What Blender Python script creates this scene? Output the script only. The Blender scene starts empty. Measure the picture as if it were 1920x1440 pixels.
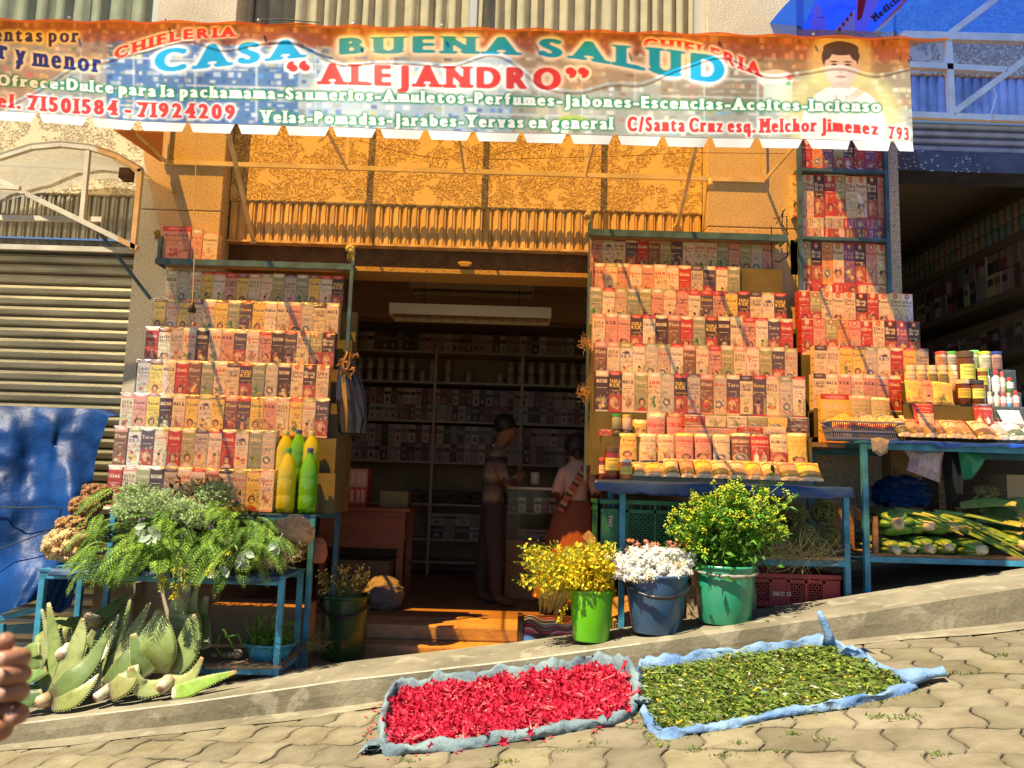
import bpy, math, random
import numpy as np
from mathutils import Vector, Matrix, noise as mn
RAD = math.radians
R = random.Random(11)
scene = bpy.context.scene
# ------------------------------------------------------------------ camera, sky, sun, exposure
FPX, CZ, TH, RO = 1490.0, 0.95, RAD(7.27), RAD(1.75)
_f = Vector((0, math.cos(TH), math.sin(TH)))
_u0 = Vector((0, -math.sin(TH), math.cos(TH)))
_r0 = Vector((1, 0, 0))
_r = math.cos(RO) * _r0 + math.sin(RO) * _u0
_u = -math.sin(RO) * _r0 + math.cos(RO) * _u0
CAM = Vector((0, 0, CZ))
cam_data = bpy.data.cameras.new("camera")
cam_data.sensor_width = 36.0
cam_data.lens = 36.0 * FPX / 1920.0
cam_data.clip_start = 0.05
cam_data.clip_end = 500
cam_data.dof.use_dof = True
cam_data.dof.focus_distance = 4.5
cam_data.dof.aperture_fstop = 8.0
cam = bpy.data.objects.new("camera", cam_data)
scene.collection.objects.link(cam)
cam.matrix_world = Matrix(((_r.x, _u.x, -_f.x, 0), (_r.y, _u.y, -_f.y, 0), (_r.z, _u.z, -_f.z, CZ), (0, 0, 0, 1)))
scene.camera = cam
SUN_TRAVEL = Vector((0.38, 0.37, -1.0)).normalized()
sd = bpy.data.lights.new("sun", 'SUN')
sd.energy = 5.0
sd.angle = RAD(0.5)
sd.color = (1.0, 0.89, 0.67)
sun = bpy.data.objects.new("sun", sd)
scene.collection.objects.link(sun)
sun.rotation_euler = SUN_TRAVEL.to_track_quat('-Z', 'Y').to_euler()
w = bpy.data.worlds.new("World")
scene.world = w
w.use_nodes = True
nt = w.node_tree
sky = nt.nodes.new('ShaderNodeTexSky')
sky.sky_type = 'NISHITA'
sky.sun_disc = False
sky.sun_elevation = math.asin(-SUN_TRAVEL.z)
sky.sun_rotation = math.atan2(-SUN_TRAVEL.x, -SUN_TRAVEL.y)
sky.altitude = 3600
nt.links.new(sky.outputs[0], nt.nodes['Background'].inputs[0])
nt.nodes['Background'].inputs[1].default_value = 0.06
scene.view_settings.view_transform = 'Standard'
scene.view_settings.look = 'None'
scene.view_settings.exposure = 1.15
scene.view_settings.gamma = 1.0
scene.cycles.use_denoising = True
scene.cycles.max_bounces = 9
scene.cycles.diffuse_bounces = 6
scene.cycles.transparent_max_bounces = 16
scene.cycles.caustics_reflective = False
scene.cycles.caustics_refractive = False
def ray(px, py):
 return _f * FPX + _r * (px - 960.0) + _u * (720.0 - py)
def at(px, py, Y):
 "world point on the plane at depth Y that the photograph shows at (px, py)"
 d = ray(px, py)
 return CAM + d * (Y / d.y)
def onz(px, py, z):
 d = ray(px, py)
 return CAM + d * ((z - CZ) / d.z)
def proj(p):
 d = Vector(p) - CAM
 k = FPX / d.dot(_f)
 return (960 + d.dot(_r) * k, 720 - d.dot(_u) * k)
# ------------------------------------------------------------------ helpers
def srgb(r, g, b):
 def c(v):
  v /= 255.0
  return v / 12.92 if v <= 0.04045 else ((v + 0.055) / 1.055) ** 2.4
 return (c(r), c(g), c(b))
_M = {}
def mat(name, col, rough=0.6, metal=0.0, var=0.0, scale=8.0, bump=0.0, bscale=40.0, spec=0.5, col2=None, coat=0.0, detail=6.0, stretch=None, trans=0.0, bdist=1.0):
 if name in _M:
  return _M[name]
 m = bpy.data.materials.new(name)
 m.use_nodes = True
 n, l = m.node_tree.nodes, m.node_tree.links
 b = n['Principled BSDF']
 b.inputs['Base Color'].default_value = (*col, 1)
 b.inputs['Roughness'].default_value = rough
 b.inputs['Metallic'].default_value = metal
 b.inputs['Specular IOR Level'].default_value = spec
 b.inputs['Coat Weight'].default_value = coat
 tc = n.new('ShaderNodeTexCoord')
 vec = tc.outputs['Object']
 if stretch:
  mp = n.new('ShaderNodeMapping')
  mp.inputs['Scale'].default_value = stretch
  l.new(vec, mp.inputs[0])
  vec = mp.outputs[0]
 if var > 0 or col2:
  t = n.new('ShaderNodeTexNoise')
  t.inputs['Scale'].default_value = scale
  t.inputs['Detail'].default_value = detail
  l.new(vec, t.inputs[0])
  rp = n.new('ShaderNodeValToRGB')
  c2 = col2 if col2 else tuple(c * (1 - var) for c in col)
  rp.color_ramp.elements[0].position = 0.36
  rp.color_ramp.elements[1].position = 0.64
  rp.color_ramp.elements[0].color = (*c2, 1)
  rp.color_ramp.elements[1].color = (*(col if col2 else tuple(min(1, c * (1 + var * .5)) for c in col)), 1)
  l.new(t.outputs[0], rp.inputs[0])
  l.new(rp.outputs[0], b.inputs['Base Color'])
 if bump > 0:
  t2 = n.new('ShaderNodeTexNoise')
  t2.inputs['Scale'].default_value = bscale
  t2.inputs['Detail'].default_value = 5
  l.new(vec, t2.inputs[0])
  bp = n.new('ShaderNodeBump')
  bp.inputs['Strength'].default_value = bump
  bp.inputs['Distance'].default_value = 0.01 * bdist
  l.new(t2.outputs[0], bp.inputs['Height'])
  l.new(bp.outputs[0], b.inputs['Normal'])
 if trans > 0:
  tr = n.new('ShaderNodeBsdfTranslucent')
  src = b.inputs['Base Color']
  if src.is_linked:
   l.new(src.links[0].from_socket, tr.inputs[0])
  else:
   tr.inputs[0].default_value = (*col, 1)
  mx = n.new('ShaderNodeMixShader')
  mx.inputs[0].default_value = trans
  l.new(b.outputs[0], mx.inputs[1])
  l.new(tr.outputs[0], mx.inputs[2])
  l.new(mx.outputs[0], n['Material Output'].inputs[0])
 _M[name] = m
 return m
def mat_print(name, rough=0.4, trans=0.0, bump=0.0, bscale=30, coat=0.0):
 "a printed surface: the ink colours are stored with the mesh"
 if name in _M:
  return _M[name]
 m = mat(name, (1, 1, 1), rough, bump=bump, bscale=bscale, coat=coat)
 n, l = m.node_tree.nodes, m.node_tree.links
 a = n.new('ShaderNodeAttribute')
 a.attribute_name = 'ink'
 b = n['Principled BSDF']
 l.new(a.outputs[0], b.inputs['Base Color'])
 if trans:
  tr = n.new('ShaderNodeBsdfTranslucent')
  l.new(a.outputs[0], tr.inputs[0])
  mx = n.new('ShaderNodeMixShader')
  mx.inputs[0].default_value = trans
  l.new(b.outputs[0], mx.inputs[1])
  l.new(tr.outputs[0], mx.inputs[2])
  l.new(mx.outputs[0], n['Material Output'].inputs[0])
 return m
def mat_film(name, col, clear, gloss_rough=0.12, gloss=0.12, transluc=0.0, bump=0.0, bscale=12, stretch=None):
 "thin sheet that lets tinted light through"
 if name in _M:
  return _M[name]
 m = bpy.data.materials.new(name)
 m.use_nodes = True
 n, l = m.node_tree.nodes, m.node_tree.links
 n.remove(n['Principled BSDF'])
 tp = n.new('ShaderNodeBsdfTransparent')
 tp.inputs[0].default_value = (*clear, 1)
 df = n.new('ShaderNodeBsdfDiffuse')
 df.inputs[0].default_value = (*col, 1)
 tl = n.new('ShaderNodeBsdfTranslucent')
 tl.inputs[0].default_value = (*col, 1)
 m0 = n.new('ShaderNodeMixShader')
 m0.inputs[0].default_value = 0.5
 l.new(df.outputs[0], m0.inputs[1]); l.new(tl.outputs[0], m0.inputs[2])
 m1 = n.new('ShaderNodeMixShader')
 m1.inputs[0].default_value = transluc
 l.new(tp.outputs[0], m1.inputs[1]); l.new(m0.outputs[0], m1.inputs[2])
 gl = n.new('ShaderNodeBsdfGlossy')
 gl.inputs['Roughness'].default_value = gloss_rough
 fr = n.new('ShaderNodeLayerWeight')
 pw = n.new('ShaderNodeMath'); pw.operation = 'POWER'; pw.inputs[1].default_value = 4.0
 l.new(fr.outputs['Facing'], pw.inputs[0])
 mm = n.new('ShaderNodeMath'); mm.operation = 'MULTIPLY_ADD'; mm.inputs[1].default_value = .5; mm.inputs[2].default_value = gloss
 l.new(pw.outputs[0], mm.inputs[0])
 m2 = n.new('ShaderNodeMixShader')
 l.new(mm.outputs[0], m2.inputs[0])
 l.new(m1.outputs[0], m2.inputs[1]); l.new(gl.outputs[0], m2.inputs[2])
 if bump:
  tc = n.new('ShaderNodeTexCoord')
  mp = n.new('ShaderNodeMapping')
  mp.inputs['Scale'].default_value = stretch or (1, 1, 1)
  t2 = n.new('ShaderNodeTexNoise'); t2.inputs['Scale'].default_value = bscale
  bp = n.new('ShaderNodeBump'); bp.inputs['Strength'].default_value = bump; bp.inputs['Distance'].default_value = 0.02
  l.new(tc.outputs['Object'], mp.inputs[0]); l.new(mp.outputs[0], t2.inputs[0]); l.new(t2.outputs[0], bp.inputs['Height'])
  for s in (gl, df, tl, fr):
   l.new(bp.outputs[0], s.inputs['Normal'])
 l.new(m2.outputs[0], n['Material Output'].inputs[0])
 _M[name] = m
 return m
def wloc(o):
 v = Vector((0, 0, 0))
 while o is not None:
  v = v + o.location
  o = o.parent
 return v
def tag(o, label, cat, group=None, kind=None):
 if label: o['label'] = label
 if cat: o['category'] = cat
 if group: o['group'] = group
 if kind: o['kind'] = kind
 return o
def thing(name, label, cat, loc=(0, 0, 0), group=None, rot=None):
 o = bpy.data.objects.new(name, None)
 o.empty_display_size = 0.05
 scene.collection.objects.link(o)
 o.location = loc
 if rot: o.rotation_euler = rot
 return tag(o, label, cat, group)
def copy_tree(o, parent=None):
 c = o.copy()
 scene.collection.objects.link(c)
 c.parent = parent
 for ch in o.children:
  copy_tree(ch, c)
 return c
class MB:
 def __init__(s):
  s.v, s.f, s.m, s.c = [], [], [], []
  s.has_c = False
 def add(s, vs, fs, mi=0, col=None):
  k = len(s.v)
  s.v.extend([tuple(p) for p in vs])
  s.f.extend([tuple(i + k for i in f) for f in fs])
  s.m.extend([mi] * len(fs))
  if col is not None: s.has_c = True
  if col is None: col = (1, 1, 1)
  if len(col) == len(vs) and not isinstance(col[0], (int, float)):
   s.c.extend(col)
  else:
   s.c.extend([col] * len(vs))
  return k
 def box(s, x0, x1, y0, y1, z0, z1, mi=0, col=None):
  vs = [(x0, y0, z0), (x1, y0, z0), (x1, y1, z0), (x0, y1, z0), (x0, y0, z1), (x1, y0, z1), (x1, y1, z1), (x0, y1, z1)]
  s.add(vs, [(0, 3, 2, 1), (4, 5, 6, 7), (0, 1, 5, 4), (1, 2, 6, 5), (2, 3, 7, 6), (3, 0, 4, 7)], mi, col)
 def bar(s, a, b, w, h, mi=0, up=(0, 0, 1), col=None):
  a, b = Vector(a), Vector(b)
  d = (b - a).normalized()
  u = Vector(up)
  if abs(d.dot(u)) > .98: u = Vector((0, 1, 0))
  x = d.cross(u).normalized() * (w / 2)
  y = x.cross(d).normalized() * (h / 2)
  vs = [a - x - y, a + x - y, a + x + y, a - x + y, b - x - y, b + x - y, b + x + y, b - x + y]
  s.add(vs, [(0, 1, 2, 3), (7, 6, 5, 4), (0, 4, 5, 1), (1, 5, 6, 2), (2, 6, 7, 3), (3, 7, 4, 0)], mi, col)
 def tube(s, pts, rad, n=8, mi=0, caps=True, col=None, flat=1.0, updir=(0, 0, 1)):
  pts = [Vector(p) for p in pts]
  if isinstance(rad, (int, float)): rad = [rad] * len(pts)
  k = len(s.v); vs = []
  px = None
  for i, p in enumerate(pts):
   d = (pts[min(i + 1, len(pts) - 1)] - pts[max(i - 1, 0)])
   d = d.normalized() if d.length > 1e-9 else Vector((0, 0, 1))
   if px is None:
    u = Vector(updir)
    if abs(d.dot(u)) > .95: u = Vector((1, 0, 0))
    px = d.cross(u).normalized()
   px = (px - d * px.dot(d))
   px = px.normalized() if px.length > 1e-6 else Vector((1, 0, 0))
   py = d.cross(px)
   for j in range(n):
    a = 2 * math.pi * j / n
    vs.append(p + px * (rad[i] * math.cos(a)) + py * (rad[i] * flat * math.sin(a)))
  fs = []
  for i in range(len(pts) - 1):
   for j in range(n):
    j2 = (j + 1) % n
    fs.append((i * n + j, i * n + j2, (i + 1) * n + j2, (i + 1) * n + j))
  if caps:
   fs.append(tuple(range(n))[::-1])
   fs.append(tuple((len(pts) - 1) * n + j for j in range(n)))
  s.add(vs, fs, mi, col)
 def lathe(s, prof, n=24, c=(0, 0, 0), mi=0, mis=None, sx=1.0, sy=1.0, cols=None):
  vs, fs, cc = [], [], []
  for i, (r, z) in enumerate(prof):
   for j in range(n):
    a = 2 * math.pi * j / n
    vs.append((c[0] + r * sx * math.cos(a), c[1] + r * sy * math.sin(a), c[2] + z))
    if cols: cc.append(cols[i])
  for i in range(len(prof) - 1):
   for j in range(n):
    j2 = (j + 1) % n
    fs.append((i * n + j, i * n + j2, (i + 1) * n + j2, (i + 1) * n + j))
  k = len(s.m)
  s.add(vs, fs, mi, cc if cols else None)
  if mis:
   for i in range(len(prof) - 1):
    for j in range(n): s.m[k + i * n + j] = mis[i]
 def blob(s, c, rx, ry=None, rz=None, n=6, mi=0, col=None, jit=0.0):
  ry = ry or rx; rz = rz or rx
  vs = [(c[0], c[1], c[2] - rz)]
  m = max(2, n // 2)
  for i in range(1, m):
   t = math.pi * i / m
   for j in range(n):
    a = 2 * math.pi * (j + .5 * (i % 2)) / n
    q = 1 + R.uniform(-jit, jit)
    vs.append((c[0] + rx * q * math.sin(t) * math.cos(a), c[1] + ry * q * math.sin(t) * math.sin(a), c[2] - rz * q * math.cos(t)))
  vs.append((c[0], c[1], c[2] + rz))
  fs = [(0, 1 + (j + 1) % n, 1 + j) for j in range(n)]
  for i in range(m - 2):
   for j in range(n):
    fs.append((1 + i * n + j, 1 + i * n + (j + 1) % n, 1 + (i + 1) * n + (j + 1) % n, 1 + (i + 1) * n + j))
  L = len(vs) - 1; b = 1 + (m - 2) * n
  fs += [(L, b + j, b + (j + 1) % n) for j in range(n)]
  s.add(vs, fs, mi, col)
 def leaf(s, p, d, L, W, nrm=None, mi=0, bend=0.15, col=None):
  p = Vector(p); d = Vector(d).normalized()
  nrm = Vector(nrm) if nrm is not None else Vector((R.uniform(-1, 1), R.uniform(-1, 1), R.uniform(0, 1)))
  x = d.cross(nrm)
  if x.length < 1e-4: x = d.cross(Vector((1, .3, .2)))
  x = x.normalized(); up = x.cross(d)
  m1 = p + d * L * .42 - up * (L * bend * -0.4)
  tip = p + d * L - up * (L * bend)
  s.add([p, m1 + x * W * .5, tip, m1 - x * W * .5], [(0, 1, 2, 3)], mi, col)
 def build(s, name, mats, parent=None, smooth=False, bevel=0.0, world=True, origin=None, subdiv=0):
  me = bpy.data.meshes.new(name)
  v = np.array(s.v, dtype=np.float32).reshape(-1, 3)
  if parent is not None and world:
   v = v - np.array(wloc(parent), dtype=np.float32)
  elif parent is None:
   if origin is None:
    origin = ((v[:, 0].min() + v[:, 0].max()) / 2, (v[:, 1].min() + v[:, 1].max()) / 2, v[:, 2].min())
   v = v - np.array(origin, dtype=np.float32)
  me.from_pydata(v.tolist(), [], s.f)
  if not isinstance(mats, (list, tuple)): mats = [mats]
  for m in mats: me.materials.append(m)
  me.polygons.foreach_set('material_index', np.array(s.m, dtype=np.int32))
  if smooth: me.polygons.foreach_set('use_smooth', np.ones(len(s.f), dtype=bool))
  if s.has_c:
   a = me.color_attributes.new('ink', 'FLOAT_COLOR', 'POINT')
   c = np.ones((len(s.v), 4), dtype=np.float32)
   c[:, :3] = np.array(s.c, dtype=np.float32)
   a.data.foreach_set('color', c.ravel())
  me.update()
  o = bpy.data.objects.new(name, me)
  scene.collection.objects.link(o)
  if parent is not None:
   o.parent = parent
  else:
   o.location = origin
  if bevel > 0:
   b = o.modifiers.new('edge', 'BEVEL'); b.width = bevel; b.segments = 2; b.limit_method = 'ANGLE'
  if subdiv:
   b = o.modifiers.new('sub', 'SUBSURF'); b.levels = subdiv; b.render_levels = subdiv
  return o
def structure(o, label=None):
 o['kind'] = 'structure'
 if label: o['label'] = label
 return o
def lerp(a, b, t): return a + (b - a) * t
def interp(x, pts):
 if x <= pts[0][0]:
  (x0, y0), (x1, y1) = pts[0], pts[1]
 elif x >= pts[-1][0]:
  (x0, y0), (x1, y1) = pts[-2], pts[-1]
 else:
  for i in range(len(pts) - 1):
   if x <= pts[i + 1][0]:
    (x0, y0), (x1, y1) = pts[i], pts[i + 1]; break
 return y0 + (y1 - y0) * (x - x0) / (x1 - x0)
def noise1(x, s=0.0):
 return (math.sin(x * 1.7 + s) + math.sin(x * 3.1 + s * 2.3 + 1) * .6 + math.sin(x * 6.3 + s * 4.1) * .35) / 1.95
# ------------------------------------------------------------------ lettering: outlines of the built-in font, thickened, with slab serifs
_GL = {}
def _glyph(ch, H=48):
 if ch in _GL: return _GL[ch]
 cu = bpy.data.curves.new('glyph', 'FONT')
 cu.body = ch
 cu.size = 1.0
 ob = bpy.data.objects.new('glyph', cu)
 scene.collection.objects.link(ob)
 dg = bpy.context.evaluated_depsgraph_get()
 me = ob.evaluated_get(dg).to_mesh()
 me.calc_loop_triangles()
 V = np.array([v.co[:2] for v in me.vertices], dtype=float).reshape(-1, 2)
 T = [tuple(t.vertices) for t in me.loop_triangles]
 ob.evaluated_get(dg).to_mesh_clear()
 bpy.data.objects.remove(ob); bpy.data.curves.remove(cu)
 capH = 0.72
 s = H / capH
 pad = 8
 if len(V) == 0:
  g = (np.zeros((H * 2, int(H * .3)), dtype=np.float32), H * .3)
  _GL[ch] = g
  return g
 wd = int(math.ceil((V[:, 0].max() - V[:, 0].min()) * s)) + 2 * pad
 ht = 2 * H
 base = int(H * 1.45)          # baseline row from the top
 A = np.zeros((ht, wd), dtype=np.float32)
 X = (V[:, 0] - V[:, 0].min()) * s + pad
 Y = base - V[:, 1] * s
 for t in T:
  x = X[list(t)]; y = Y[list(t)]
  x0, x1 = int(max(0, x.min() - 1)), int(min(wd, x.max() + 2))
  y0, y1 = int(max(0, y.min() - 1)), int(min(ht, y.max() + 2))
  if x1 <= x0 or y1 <= y0: continue
  gx, gy = np.meshgrid(np.arange(x0, x1) + .5, np.arange(y0, y1) + .5)
  d = (y[1] - y[2]) * (x[0] - x[2]) + (x[2] - x[1]) * (y[0] - y[2])
  if abs(d) < 1e-9: continue
  a = ((y[1] - y[2]) * (gx - x[2]) + (x[2] - x[1]) * (gy - y[2])) / d
  b = ((y[2] - y[0]) * (gx - x[2]) + (x[0] - x[2]) * (gy - y[2])) / d
  c = 1 - a - b
  A[y0:y1, x0:x1] = np.maximum(A[y0:y1, x0:x1], ((a >= -.02) & (b >= -.02) & (c >= -.02)).astype(np.float32))
 _GL[ch] = (A, float(wd))
 return _GL[ch]
def _dil(A, rx, ry):
 B = A.copy()
 for dx in range(-rx, rx + 1):
  for dy in range(-ry, ry + 1):
   if rx and ry and (dx / (rx + .3)) ** 2 + (dy / (ry + .3)) ** 2 > 1: continue
   B = np.maximum(B, np.roll(np.roll(A, dx, 1), dy, 0))
 return B
def _blur(A, r, n=2):
 for _ in range(n):
  for ax in (0, 1):
   c = np.cumsum(np.pad(A, [(r + 1, r) if ax == i else (0, 0) for i in (0, 1)], mode='edge'), axis=ax)
   A = (np.take(c, range(2 * r + 1, c.shape[ax]), axis=ax) - np.take(c, range(0, c.shape[ax] - 2 * r - 1), axis=ax)) / (2 * r + 1)
 return A
_SER = {}
def strip(text, serif=True, track=-0.10, H=48, bold=3):
 "one line of lettering as a grey mask; rows 0..2H, baseline at 1.45H"
 base = int(H * 1.45); xh = int(H * .74)
 parts = []
 for ch in text:
  key = (ch, serif, bold)
  if key not in _SER:
   A, wd = _glyph(ch, H)
   if ch != ' ':
    A = np.pad(A, ((0, 0), (8, 8)))
    A = _dil(A, bold + (1 if serif else 0), (1 if ch.islower() else min(2, bold - 1)) if bold > 1 else bold)
    if serif and ch not in 'OCGSQoecasgdbpz0368925.-:/,"“”&tfJjBDPRE':
     S = np.zeros_like(A)
     top = base - H if (ch.isupper() or ch.isdigit() or ch in 'bdhkl') else base - xh
     z1 = A.copy(); z1[:base - 6] = 0; z1[base + 3:] = 0
     S = np.maximum(S, _dil(z1, 5 if ch.islower() else 7, 0))
     z2 = A.copy(); z2[:max(0, top - 4)] = 0; z2[top + 5:] = 0
     S = np.maximum(S, _dil(z2, 5 if ch.islower() else (0 if ch == 'A' else 7), 0))
     A = np.maximum(A, S)
    A = (_blur(A, 1, 2) > .45).astype(np.float32)
    A = _blur(A, 1, 1)
   _SER[key] = A
  parts.append(_SER[key])
 ov = int(-track * H) + (10 if True else 0)
 Wt = sum(p.shape[1] for p in parts) + 40
 out = np.zeros((2 * H, Wt), dtype=np.float32)
 x = 20
 for ch, p in zip(text, parts):
  out[:, x:x + p.shape[1]] = np.maximum(out[:, x:x + p.shape[1]], p)
  x += p.shape[1] - (ov if ch != ' ' else 0)
 out = out[:, :x + 20]
 nz = np.where(out.max(0) > .3)[0]
 return out[:, max(0, nz[0] - 2):nz[-1] + 3]
class Canvas:
 "a picture made of numbers, later stored in a mesh"
 def __init__(s, w, h, col=(1, 1, 1)):
  s.w, s.h = w, h
  s.a = np.zeros((h, w, 3), dtype=np.float32) + np.array(col, dtype=np.float32)
  s.X, s.Y = np.meshgrid(np.arange(w) + .5, np.arange(h) + .5)
 def put(s, mask, col):
  mask = np.clip(mask, 0, 1)[..., None]
  s.a = s.a * (1 - mask) + np.array(col, dtype=np.float32) * mask
 def rect(s, x0, y0, x1, y1, col, al=1.0):
  x0, y0, x1, y1 = [int(round(v)) for v in (x0, y0, x1, y1)]
  x0, y0 = max(0, x0), max(0, y0)
  if x1 <= x0 or y1 <= y0: return
  s.a[y0:y1, x0:x1] = s.a[y0:y1, x0:x1] * (1 - al) + np.array(col) * al
 def ell(s, cx, cy, rx, ry, col, rot=0, al=1.0, soft=1.0):
  dx, dy = s.X - cx, s.Y - cy
  c, q = math.cos(rot), math.sin(rot)
  u, v = (dx * c + dy * q) / rx, (-dx * q + dy * c) / ry
  d = np.sqrt(u * u + v * v)
  s.put(np.clip((1 - d) * min(rx, ry) / soft + .5, 0, 1) * al, col)
 def text(s, st, x0, x1, basef, hf, col, halo=None, hw=6, H=48, al=1.0, halo_al=1.0):
  "st = strip mask; basef(x), hf(x): baseline and capital height over x"
  ix0, ix1 = int(max(0, x0 - hw * 2)), int(min(s.w, x1 + hw * 2))
  xs = np.arange(ix0, ix1) + .5
  b = np.array([basef(x) for x in xs]); h = np.array([hf(x) for x in xs])
  u = (xs - x0) / (x1 - x0) * st.shape[1]
  rows = (s.Y[:, ix0:ix1] - b) / h * H + int(H * 1.45)
  def samp(M):
   ui = np.clip(np.broadcast_to(u, rows.shape), 0, st.shape[1] - 1.01)
   ri = np.clip(rows, 0, M.shape[0] - 1.01)
   u0, r0 = ui.astype(int), ri.astype(int)
   fu, fr = ui - u0, ri - r0
   v = (M[r0, u0] * (1 - fu) * (1 - fr) + M[r0, u0 + 1] * fu * (1 - fr) + M[r0 + 1, u0] * (1 - fu) * fr + M[r0 + 1, u0 + 1] * fu * fr)
   return np.where((u >= 0) & (u < st.shape[1] - 1) & (rows >= 0) & (rows < M.shape[0] - 1), v, 0)
  m = samp(st)
  full = np.zeros((s.h, s.w), dtype=np.float32)
  full[:, ix0:ix1] = m
  if halo is not None:
   g = _blur((full > .4).astype(np.float32), max(1, int(hw * .5)), 3)
   s.put(np.clip(g * 3.2, 0, 1) * halo_al, halo)
  s.put(full * al, col)
# ------------------------------------------------------------------ levels
YC = 3.75            # kerb face
YB = 4.18            # back of the raised kerb strip
YF = 5.30            # facade
CURB = [(at(x, y, YC).x, at(x, y, YC).z) for x, y in ((40, 1355), (340, 1318), (640, 1275), (960, 1238), (1320, 1189), (1613, 1148), (1920, 1099))]
FOOT = [(at(x, y, YC - .02).x, at(x, y, YC - .02).z) for x, y in ((0, 1400), (640, 1328), (1613, 1200), (1920, 1168))]
def zc(X): return interp(X, CURB)
def zs(X): return interp(X, FOOT)
PAD = CZ - 1.075
FLOOR = CZ - 0.93
def zside(X):
 if X < -1.2: return zc(X) - .09
 if X < 0.62: return PAD
 return zc(X) - .05
def mat_stucco(name, light, dark):
 m = mat(name, light, 0.95)
 n, l = m.node_tree.nodes, m.node_tree.links
 b = n['Principled BSDF']
 b.inputs['Specular IOR Level'].default_value = 0.15
 tc = n.new('ShaderNodeTexCoord')
 t = n.new('ShaderNodeTexNoise'); t.inputs['Scale'].default_value = 4.6; t.inputs['Detail'].default_value = 5; t.inputs['Roughness'].default_value = .58; t.inputs['Distortion'].default_value = .7
 f = n.new('ShaderNodeTexNoise'); f.inputs['Scale'].default_value = 30; f.inputs['Detail'].default_value = 4; f.inputs['Distortion'].default_value = 2.2
 l.new(tc.outputs['Object'], t.inputs[0]); l.new(tc.outputs['Object'], f.inputs[0])
 r1 = n.new('ShaderNodeValToRGB'); r1.color_ramp.elements[0].position = .535; r1.color_ramp.elements[1].position = .56
 r2 = n.new('ShaderNodeValToRGB'); r2.color_ramp.elements[0].position = .40; r2.color_ramp.elements[1].position = .52
 l.new(t.outputs[0], r1.inputs[0]); l.new(f.outputs[0], r2.inputs[0])
 mx = n.new('ShaderNodeMath'); mx.operation = 'MAXIMUM'
 l.new(r1.outputs[0], mx.inputs[0]); l.new(r2.outputs[0], mx.inputs[1])
 c = n.new('ShaderNodeMix'); c.data_type = 'RGBA'
 c.inputs[6].default_value = (*dark, 1); c.inputs[7].default_value = (*light, 1)
 l.new(mx.outputs[0], c.inputs[0]); l.new(c.outputs[2], b.inputs['Base Color'])
 bp = n.new('ShaderNodeBump'); bp.inputs['Strength'].default_value = .9; bp.inputs['Distance'].default_value = .012
 l.new(mx.outputs[0], bp.inputs['Height']); l.new(bp.outputs[0], b.inputs['Normal'])
 return m
def mat_granite(name, col, dark):
 m = mat(name, col, 0.75)
 n, l = m.node_tree.nodes, m.node_tree.links
 b = n['Principled BSDF']
 tc = n.new('ShaderNodeTexCoord')
 t = n.new('ShaderNodeTexNoise'); t.inputs['Scale'].default_value = 170; t.inputs['Detail'].default_value = 3
 q = n.new('ShaderNodeTexNoise'); q.inputs['Scale'].default_value = 2.2; q.inputs['Detail'].default_value = 5
 l.new(tc.outputs['Object'], t.inputs[0]); l.new(tc.outputs['Object'], q.inputs[0])
 r = n.new('ShaderNodeValToRGB')
 r.color_ramp.elements[0].position = .38; r.color_ramp.elements[0].color = (*dark, 1)
 r.color_ramp.elements[1].position = .5; r.color_ramp.elements[1].color = (*col, 1)
 l.new(t.outputs[0], r.inputs[0])
 c = n.new('ShaderNodeMix'); c.data_type = 'RGBA'; c.blend_type = 'MULTIPLY'; c.inputs[0].default_value = .6
 r2 = n.new('ShaderNodeValToRGB'); r2.color_ramp.elements[0].position = .3; r2.color_ramp.elements[0].color = (.6, .57, .52, 1); r2.color_ramp.elements[1].position = .65
 l.new(q.outputs[0], r2.inputs[0]); l.new(r.outputs[0], c.inputs[6]); l.new(r2.outputs[0], c.inputs[7])
 l.new(c.outputs[2], b.inputs['Base Color'])
 bp = n.new('ShaderNodeBump'); bp.inputs['Strength'].default_value = .35; bp.inputs['Distance'].default_value = .004
 l.new(t.outputs[0], bp.inputs['Height']); l.new(bp.outputs[0], b.inputs['Normal'])
 return m
M_stucco = mat_stucco('stucco', (.74, .60, .38), (.52, .40, .24))
M_granite = mat_granite('washed granite', (.70, .60, .44), (.24, .18, .12))
M_paver = mat_print('paving concrete', rough=.95, bump=.6, bscale=90)
def soil(m, scale, lo, p0=.35, p1=.62, dist=0.0):
 "multiply a printed material by blotches of dirt"
 n, l = m.node_tree.nodes, m.node_tree.links
 at_ = next(x for x in n if x.type == 'ATTRIBUTE'); b = n['Principled BSDF']
 tc = n.new('ShaderNodeTexCoord'); t = n.new('ShaderNodeTexNoise'); t.inputs['Scale'].default_value = scale; t.inputs['Detail'].default_value = 8; t.inputs['Roughness'].default_value = .65; t.inputs['Distortion'].default_value = dist
 r = n.new('ShaderNodeValToRGB'); r.color_ramp.elements[0].position = p0; r.color_ramp.elements[1].position = p1; r.color_ramp.elements[0].color = (*lo, 1)
 x = n.new('ShaderNodeMix'); x.data_type = 'RGBA'; x.blend_type = 'MULTIPLY'; x.inputs[0].default_value = 1
 l.new(tc.outputs['Object'], t.inputs[0]); l.new(t.outputs[0], r.inputs[0]); l.new(at_.outputs[0], x.inputs[6]); l.new(r.outputs[0], x.inputs[7]); l.new(x.outputs[2], b.inputs['Base Color'])
soil(M_paver, 5.0, (.66, .62, .55))
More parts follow.
